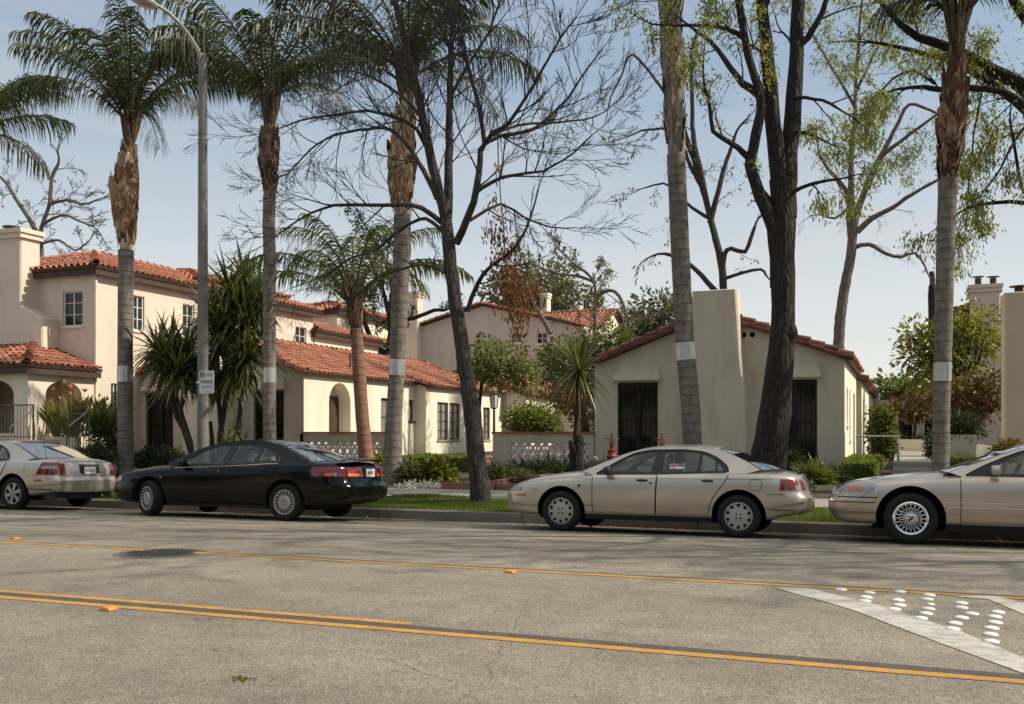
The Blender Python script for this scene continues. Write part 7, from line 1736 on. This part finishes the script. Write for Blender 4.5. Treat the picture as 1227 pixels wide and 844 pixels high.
mb.tube([at_y(692,572,22.8),at_y(691,550,22.8),at_y(693,532,22.8),at_y(696,522,22.8)],[.20,.17,.15,.07],10); mb.tube([at_y(690,550,22.75),at_y(686,535,22.7),at_y(684,528,22.7)],[.12,.10,.06],8)
tag(mb.build('tree_stump',M['bark_dark'],smooth=60),'mossy broken stump at the foot of the dracaena in front of the pierced wall','stump')
# bird of paradise by the porch
rn=random.Random(91)
for nm,lab,px,y,n in (('bird_of_paradise','large bird of paradise with orange flowers in front of the lit porch arch',86,21.9,70),('bird_of_paradise','smaller bird of paradise clump between the stair railing and the dark shrub',121,22.0,40)):
    b=at_y(px,520,y); b.z=1.15; t=thing(nm,lab,'plant',tuple(b)); lf=MB(); wv=mpp(px,y)
    for k in range(n*2):
        an=rn.uniform(0,2*PI); r0=rn.uniform(0,.75 if n>50 else .5); p=Vector((math.cos(an)*r0,math.sin(an)*r0*.6,.30)); L=rn.uniform(.30,.85); tilt=rn.uniform(.1,.55); d=Vector((math.cos(an)*tilt,math.sin(an)*tilt,1)).normalized(); e=p+d*L
        lf.tube([p,e],[.012,.008],3,cap=False); s=d.cross(rand_unit(rn)).normalized()*.055; h=d*.42+Vector((math.cos(an)*.08,math.sin(an)*.08,0)); lf.add([e-s*.3,e+s*.3,e+h*.5+s,e+h*.5-s,e+h],[(0,1,2,3),(3,2,4)])
    lf.build('leaves',M['leaf_pale'],t)
    for fx,fy in ([(64,468),(86,465),(86,474),(73,479),(95,479),(101,470),(58,483)] if n>50 else [(118,476),(127,480)]):
        p=at_y(fx,fy,y-.2)-b; f=MB(); f.tube([p+Vector((-.15,.1,-.8)),p],[.008,.008],4)
        for j in range(6):
            d=Vector((rn.gauss(.3,.6),rn.gauss(0,.4),.8)).normalized(); s_=d.cross(rand_unit(rn)).normalized()*.022; f.add([p,p+d*.06+s_,p+d*.15,p+d*.06-s_],[(0,1,2,3)])
        f.build('flower',M['flower_orange'],t)
# red flowers in the bed
mb=MB(); rn=random.Random(93)
for k in range(60):
    p=at_y(484,566,20.8)+Vector((rn.gauss(0,.07),rn.gauss(0,.07),rn.gauss(-.02,.12))); leaf_quad(mb,p,rand_unit(rn)+Vector((0,0,.5)),.07,.05,rn)
tag(mb.build('red_flowers',M['flower_red']),'cluster of red blossoms beside the stout palm foot','flowers')
# parkway grass
rn=np.random.default_rng(4); mb=MB()
def blades_np(n,x0,x1,y0,y1,h0,h1):
    X=rn.uniform(x0,x1,n); Y=rn.uniform(y0,y1,n); A=rn.uniform(0,2*PI,n); H=rn.uniform(h0,h1,n)*(.7+.5*np.sin(X*2.1+1)*np.sin(Y*3.3)); LN=rn.normal(0,.03,(n,2))
    Z=np.interp(Y,[a for a,b in GZ],[b for a,b in GZ])
    vs=[];fs=[]
    for i in range(n):
        w=.007; c,s=math.cos(A[i])*w,math.sin(A[i])*w; o=3*i
        vs+=[(X[i]-c,Y[i]-s,Z[i]-.004),(X[i]+c,Y[i]+s,Z[i]-.004),(X[i]+LN[i,0],Y[i]+LN[i,1],Z[i]+H[i])]; fs.append((o,o+1,o+2))
    mb.add(vs,fs)
blades_np(34000,-9.6,-4.6,16.06,17.78,.03,.085); blades_np(12000,-2.2,.6,16.06,17.78,.03,.085); blades_np(9000,-17.5,-13.2,16.06,17.78,.03,.08); blades_np(9000,-26,-15,19.86,20.6,.03,.08)
tag(mb.build('grass',M['grass']),kind='stuff')
# ================================================================== SMALL THINGS
# street lamp with parking sign
y=16.9; pb=at_y(243,560,y); X=pb.x; L=thing('street_lamp','tall speckled concrete street lamp with curved arm, standing behind the black sedan','street lamp',(X,y,gz(y)))
zt=at_y(242.5,72,y).z-gz(y); k=mpp(243,y)
m=MB(); m.tube([(0,0,-.05),(0,0,.5),(0,0,zt*.5),(0,0,zt)],[.125,.118,.105,.088],16); m.lathe([(.09,zt),(.095,zt+.05),(.07,zt+.12),(0,zt+.15)],16); m.build('pole',M['pole'],L,smooth=60)
m=MB(); ap=[at_x(a,b,X) for a,b in [(243,74),(236,58),(226,42),(214,27),(200,14),(186,5),(174,0)]]; m.tube([p-Vector((X,y,gz(y))) for p in ap],[.045,.042,.04,.038,.036,.034,.032],10); m.build('arm',M['white_metal'],L,smooth=60)
h=at_x(166,-2,X)-Vector((X,y,gz(y))); m=MB()
m.grid(lambda u,v:(h.x+.16*math.sin(PI*v)**.5*math.cos(2*PI*u),h.y+.1-.34*math.cos(PI*v),h.z+.10*math.sin(PI*v)**.5*math.sin(2*PI*u)),16,10); m.build('lamp_head',M['white_metal'],L,smooth=60)
# sign
s0,s1=at_y(238.4,444.5,y-.16),at_y(256,471.5,y-.16); w_,hh=s1.x-s0.x,s0.z-s1.z
S=thing('parking_sign','white two hour parking sign with green numerals strapped to the concrete lamp post','sign',((s0.x+s1.x)/2,y-.15,s1.z))
m=MB(); m.prism(rpoly([(-w_/2,0),(w_/2,0),(w_/2,hh),(-w_/2,hh)],.04),lambda a,b:(a,-.004,b),lambda a,b:(a,.004,b)); p_=m.build('sign_panel',M['plate'],S,recalc=True)
m=MB(); m.box(-w_*.44,-w_*.12,-.0062,-.0045,hh*.70,hh*.95); m.build('numeral_block',M['green_ink'],p_)
add_text(p_,'2',hh*.27,M['plate'],(-w_*.28,-.0072,hh*.73),sx=1.1); add_text(p_,'HOUR',hh*.17,M['green_ink'],(w_*.18,-.0062,hh*.76),sx=.72); add_text(p_,'PARKING',hh*.19,M['green_ink'],(0,-.0062,hh*.45),sx=.80,bold=.002); add_text(p_,'9AM-6PM',hh*.15,M['green_ink'],(0,-.0062,hh*.24),sx=.78)
m=MB(); m.lathe([(0,0),(.009,0),(.009,.01)],8,axis='y'); o=m.build('bolt',M['iron'],p_); o.location=(0,-.012,hh*.08)
m=MB(); m.lathe([(.125,hh*.45),(.128,hh*.46),(.128,hh*.54),(.125,hh*.55)],20,c=(X-S.location.x,.15,0)); m.build('strap',M['white_metal'],S)
# white dots in the turn pocket
cols=[[(405,172)],[(531,185),(517,206),(511,223)],[(670,181),(661,219),(668,242),(644,260)],[(801,196),(792,215),(807,238),(797,258),(786,279),(763,300)],[(945,232),(946,253),(992,280),(946,298),(917,323),(906,348)],[(1110,273),(1096,294),(1098,320),(1081,345),(1077,373),(1080,405)]]
od=['first','second','third','fourth','fifth','sixth']; cw=['leftmost','second','third','fourth','fifth','rightmost']
proto=None
for ci,cl in enumerate(cols):
    for ri,(a,b) in enumerate(cl):
        p=at_road(900+a/3.752,660+(b+6)/3.752); lab='white ceramic road dot, %s from the far end of the %s row'%(od[ri],cw[ci]) if len(cl)>1 else 'lone white ceramic road dot nearest the tip of the turn pocket'
        if proto is None:
            m=MB(); m.lathe([(.050,-.004),(.049,.003),(.041,.008),(.028,.0115),(.013,.0132),(0,.0135)],24); proto=m.build('road_dot',M['white_paint'],smooth=60); o=proto
        else: o=proto.copy(); col.objects.link(o)
        o.location=(p.x,p.y,road_z(p.y)+.005)
        if (a,b)==(807,238): o.scale=(.62,.8,.8); lab='chipped smaller white road dot in the fourth row'
        tag(o,lab,'road marker','white dots marking the turn pocket')
# amber reflective markers
for px,py,lab in ((130,731,'amber road reflector beside the double yellow line, nearest the camera'),(611,686.5,'amber road reflector on the far yellow line at mid photo'),(18,646,'amber road reflector on the far yellow line at the left edge')):
    p=at_road(px,py); r=thing('road_reflector',lab,'road marker',(p.x,p.y,road_z(p.y)+.004),0,'amber road reflectors'); m=MB(); m.add([(-.055,-.05,0),(.055,-.05,0),(.055,.05,0),(-.055,.05,0),(-.03,-.042,.019),(.03,-.042,.019),(.03,.042,.019),(-.03,.042,.019)],[(4,5,6,7),(0,1,5,4),(2,3,7,6)]); m.build('housing',M['reflector'],r)
    m=MB(); m.add([(-.055,-.05,0),(-.055,.05,0),(-.03,.042,.019),(-.03,-.042,.019)],[(3,2,1,0)]); m.build('reflector',M['reflector'],r); m=MB(); m.add([(.055,-.05,0),(.055,.05,0),(.03,.042,.019),(.03,-.042,.019)],[(0,1,2,3)]); m.build('reflector',M['reflector'],r)
# manhole cover
M['lid_iron']=plain('worn_lid_iron',(.06,.055,.048),.55,.5,.5,9)
p=at_road(192,663); t=thing('manhole_cover','round iron manhole cover in a dark asphalt patch on the far yellow line','manhole cover',(p.x,p.y,road_z(p.y)+.006)); sl=math.atan((road_z(p.y+.3)-road_z(p.y-.3))/.6); t.rotation_euler=(sl,0,0)
m=MB(); m.lathe([(0,.0),(.36,.0),(.365,-.004)],40)
for i in range(-14,15):
    for j in range(-14,15):
        if i*i+j*j<190 and (i+j)%2==0: m.box(i*.024-.008,i*.024+.008,j*.024-.008,j*.024+.008,.0,.003)
m.build('lid',M['lid_iron'],t); m=MB(); m.lathe([(.375,-.002),(.43,-.0025),(.43,-.006)],40); m.build('frame_ring',M['grey_line'],t); m=MB(); m.lathe([(.44,-.0035),(.50,-.0045)],40); m.build('asphalt_collar',M['patch'],t)
# weed in the road crack
rn=random.Random(3); p=at_road(292,815); m=MB()
for k in range(55):
    q=Vector((p.x+rn.gauss(0,.035),p.y+rn.gauss(0,.02),road_z(p.y)+.003)); leaf_quad(m,q,Vector((rn.gauss(0,1),rn.gauss(0,1),.35)),.03,.011,rn)
tag(m.build('weed',M['leaf_yellow']),'small green weed growing from a crack in the near lane','weed')
# backflow valves
y=23.4; A=at_y(733,540,y); B=at_y(793,540,y); t=thing('backflow_valve','red fire line backflow assembly with two hand wheels before the right bungalow window','valve',(A.x,y,gz(y)))
dx=B.x-A.x; z0=gz(y); zA=at_y(733,522,y).z-z0
for x in (0,dx):
    m=MB(); m.lathe([(.14,.30),(.14,.34),(.10,.36),(.10,.50),(.135,.52),(.135,.56),(.11,.58),(.09,.66),(.10,.68),(.10,.71),(.05,.73),(.045,.82),(.06,.84),(.06,.86),(0,.86)],16,c=(x,0,0)); m.tube([(x-.055,0,.84),(x-.05,0,zA-.1)],.014,5); m.tube([(x+.055,0,.84),(x+.05,0,zA-.1)],.014,5); v=m.build('valve_body',M['red_paint'],t,smooth=50)
    w=MB(); w.tube([(x+.17*math.cos(a),.17*math.sin(a),zA-.08) for a in np.linspace(0,2*PI,21)],.014,6,cap=False); w.tube([(x-.17,0,zA-.08),(x+.17,0,zA-.08)],.012,5); w.tube([(x,-.17,zA-.08),(x,.17,zA-.08)],.012,5); w.build('hand_wheel',M['red_paint'],v); s=MB(); s.tube([(x,0,.8),(x,0,zA+.06)],.014,6); s.build('stem',M['iron'],v)
m=MB(); m.tube([(-.55,0,.40),(-.14,0,.42),(dx+.14,0,.42),(dx+.5,0,.40)],[.085]*4,12); m.tube([(-.55,0,-.1),(-.55,0,.40)],.085,12); m.tube([(dx+.5,0,-.1),(dx+.5,0,.40)],.085,12)
for x in (-.42,-.2,.2,dx/2-.2,dx/2+.2,dx-.2,dx+.2): m.lathe([(.0,x-.02),(.13,x-.02),(.13,x+.02),(0,x+.02)],14) if False else m.tube([(x-.02,0,.42),(x+.02,0,.42)],.14,14)
m.build('pipe',M['concrete'],t,smooth=50)
# brick edging of the flower bed and the path side
def edging(x0,x1,y0,y1,z0,z1,label):
    m=MB(); m.box(x0,x1,y0,y1,z0,z1); tag(m.build('brick_edging',M['brick']),label,'edging')
a=at_z(458,592,.36); c=at_z(540,592,.36); edging(a.x,c.x,19.86,20.0,.3,.46,'low brick edging in front of the flower bed left of the court path')
a=at_z(540,592,.36); edging(c.x-.12,c.x,20.0,24.0,.3,.52,'brick edging running back along the left side of the court path')
a=at_z(592,585,.36); edging(a.x,a.x+1.6,19.95,20.1,.3,.45,'low brick edging in front of the bed right of the court path')
# fallen leaves in the gutter
rn=random.Random(12); m=MB()
for k in range(420):
    x=rn.uniform(-14,3); yy=15.86-abs(rn.gauss(0,.16)); leaf_quad(m,Vector((x,yy,road_z(yy)+.012)),Vector((rn.gauss(0,1),rn.gauss(0,1),.15)),rn.uniform(.03,.09),.03,rn)
tag(m.build('fallen_leaves',M['leaf_brown']),kind='stuff')

# unseen houses and trees added behind the camera: they darken reflections and block sky
for k,(x0,x1,h,lab) in enumerate([(-46,-30,6.2,'wide'),(-27,-13,4.0,'low'),(-9,7,6.4,'tall'),(11,26,4.2,'long')]):
    b=thing('house',lab+' unseen stucco house added behind the photographer','house',(0,0,0),0,'unseen houses added behind the photographer'); m=MB(); W=Wall((x1,-13,0),(-1,0,0),(0,1,0)); n=4; ww=(x1-x0)/n; hs=[rect(i*ww+ww*.3,i*ww+ww*.7,1.2,2.6) for i in range(n)]
    if h>5: hs+=[rect(i*ww+ww*.3,i*ww+ww*.7,4.0,5.3) for i in range(n)]
    W.face(m,rect(0,x1-x0,.1,h),hs,.12); box_walls(m,x0,x1,-22,-13,.1,h,('b',)); m.build('wall',M['stucco_mauve'],b)
    for q in hs: window(W,b,q[0][0],q[1][0],q[0][1],q[2][1],.08,2,2)
    hip_roof(b,x0,x1,-22,-13,h+.2,R_(18))
for k,x in enumerate((-38,-28,-20,-11,-3,5,14)):
    q=Vector((x,-4.6-(k%2)*1.5,.13)); crown_tree('street_tree','unseen leafy street tree number added behind the photographer'.replace(' number',''),q,[q,q+Vector((0,0,2.6)),q+Vector((.1,0,3.6))],[(q+Vector((0,0,5.2)),(2.6,2.2,2.0),120),(q+Vector((1.0,.3,4.2)),(1.8,1.6,1.2),60)],M['leaf_dark'],M['bark_dark'],200+k,leaf=(.4,.24),clump=.7,per=12,trunk_r=(.22,.12),group='unseen street trees added behind the photographer')
# street trees past the right edge: their limbs throw the streaked shade on the road
for k,(x,yy) in enumerate(((5.5,17.2),(11.5,17.0),(18,17.2))):
    T=Tree(300+k); q=Vector((x,yy,.2)); T.mb.tube([q,q+Vector((0,0,3)),q+Vector((.1,-.1,6.5))],[.3,.24,.2],10)
    for j in range(6): T.grow(q+Vector((.1,-.1,5.5+.15*j)),Vector((math.cos(j*1.05),math.sin(j*1.05),1.5)),8.5,.13,3,.06,.18,5,.014)
    t=T.finish('street_tree','sparse street tree past the right edge of the photo','tree',q,M['bark_dark'],'street trees past the right edge')
    T.leaves(M['leaf_new'],t,q,4,(.16,.06),.6,.35,.3)
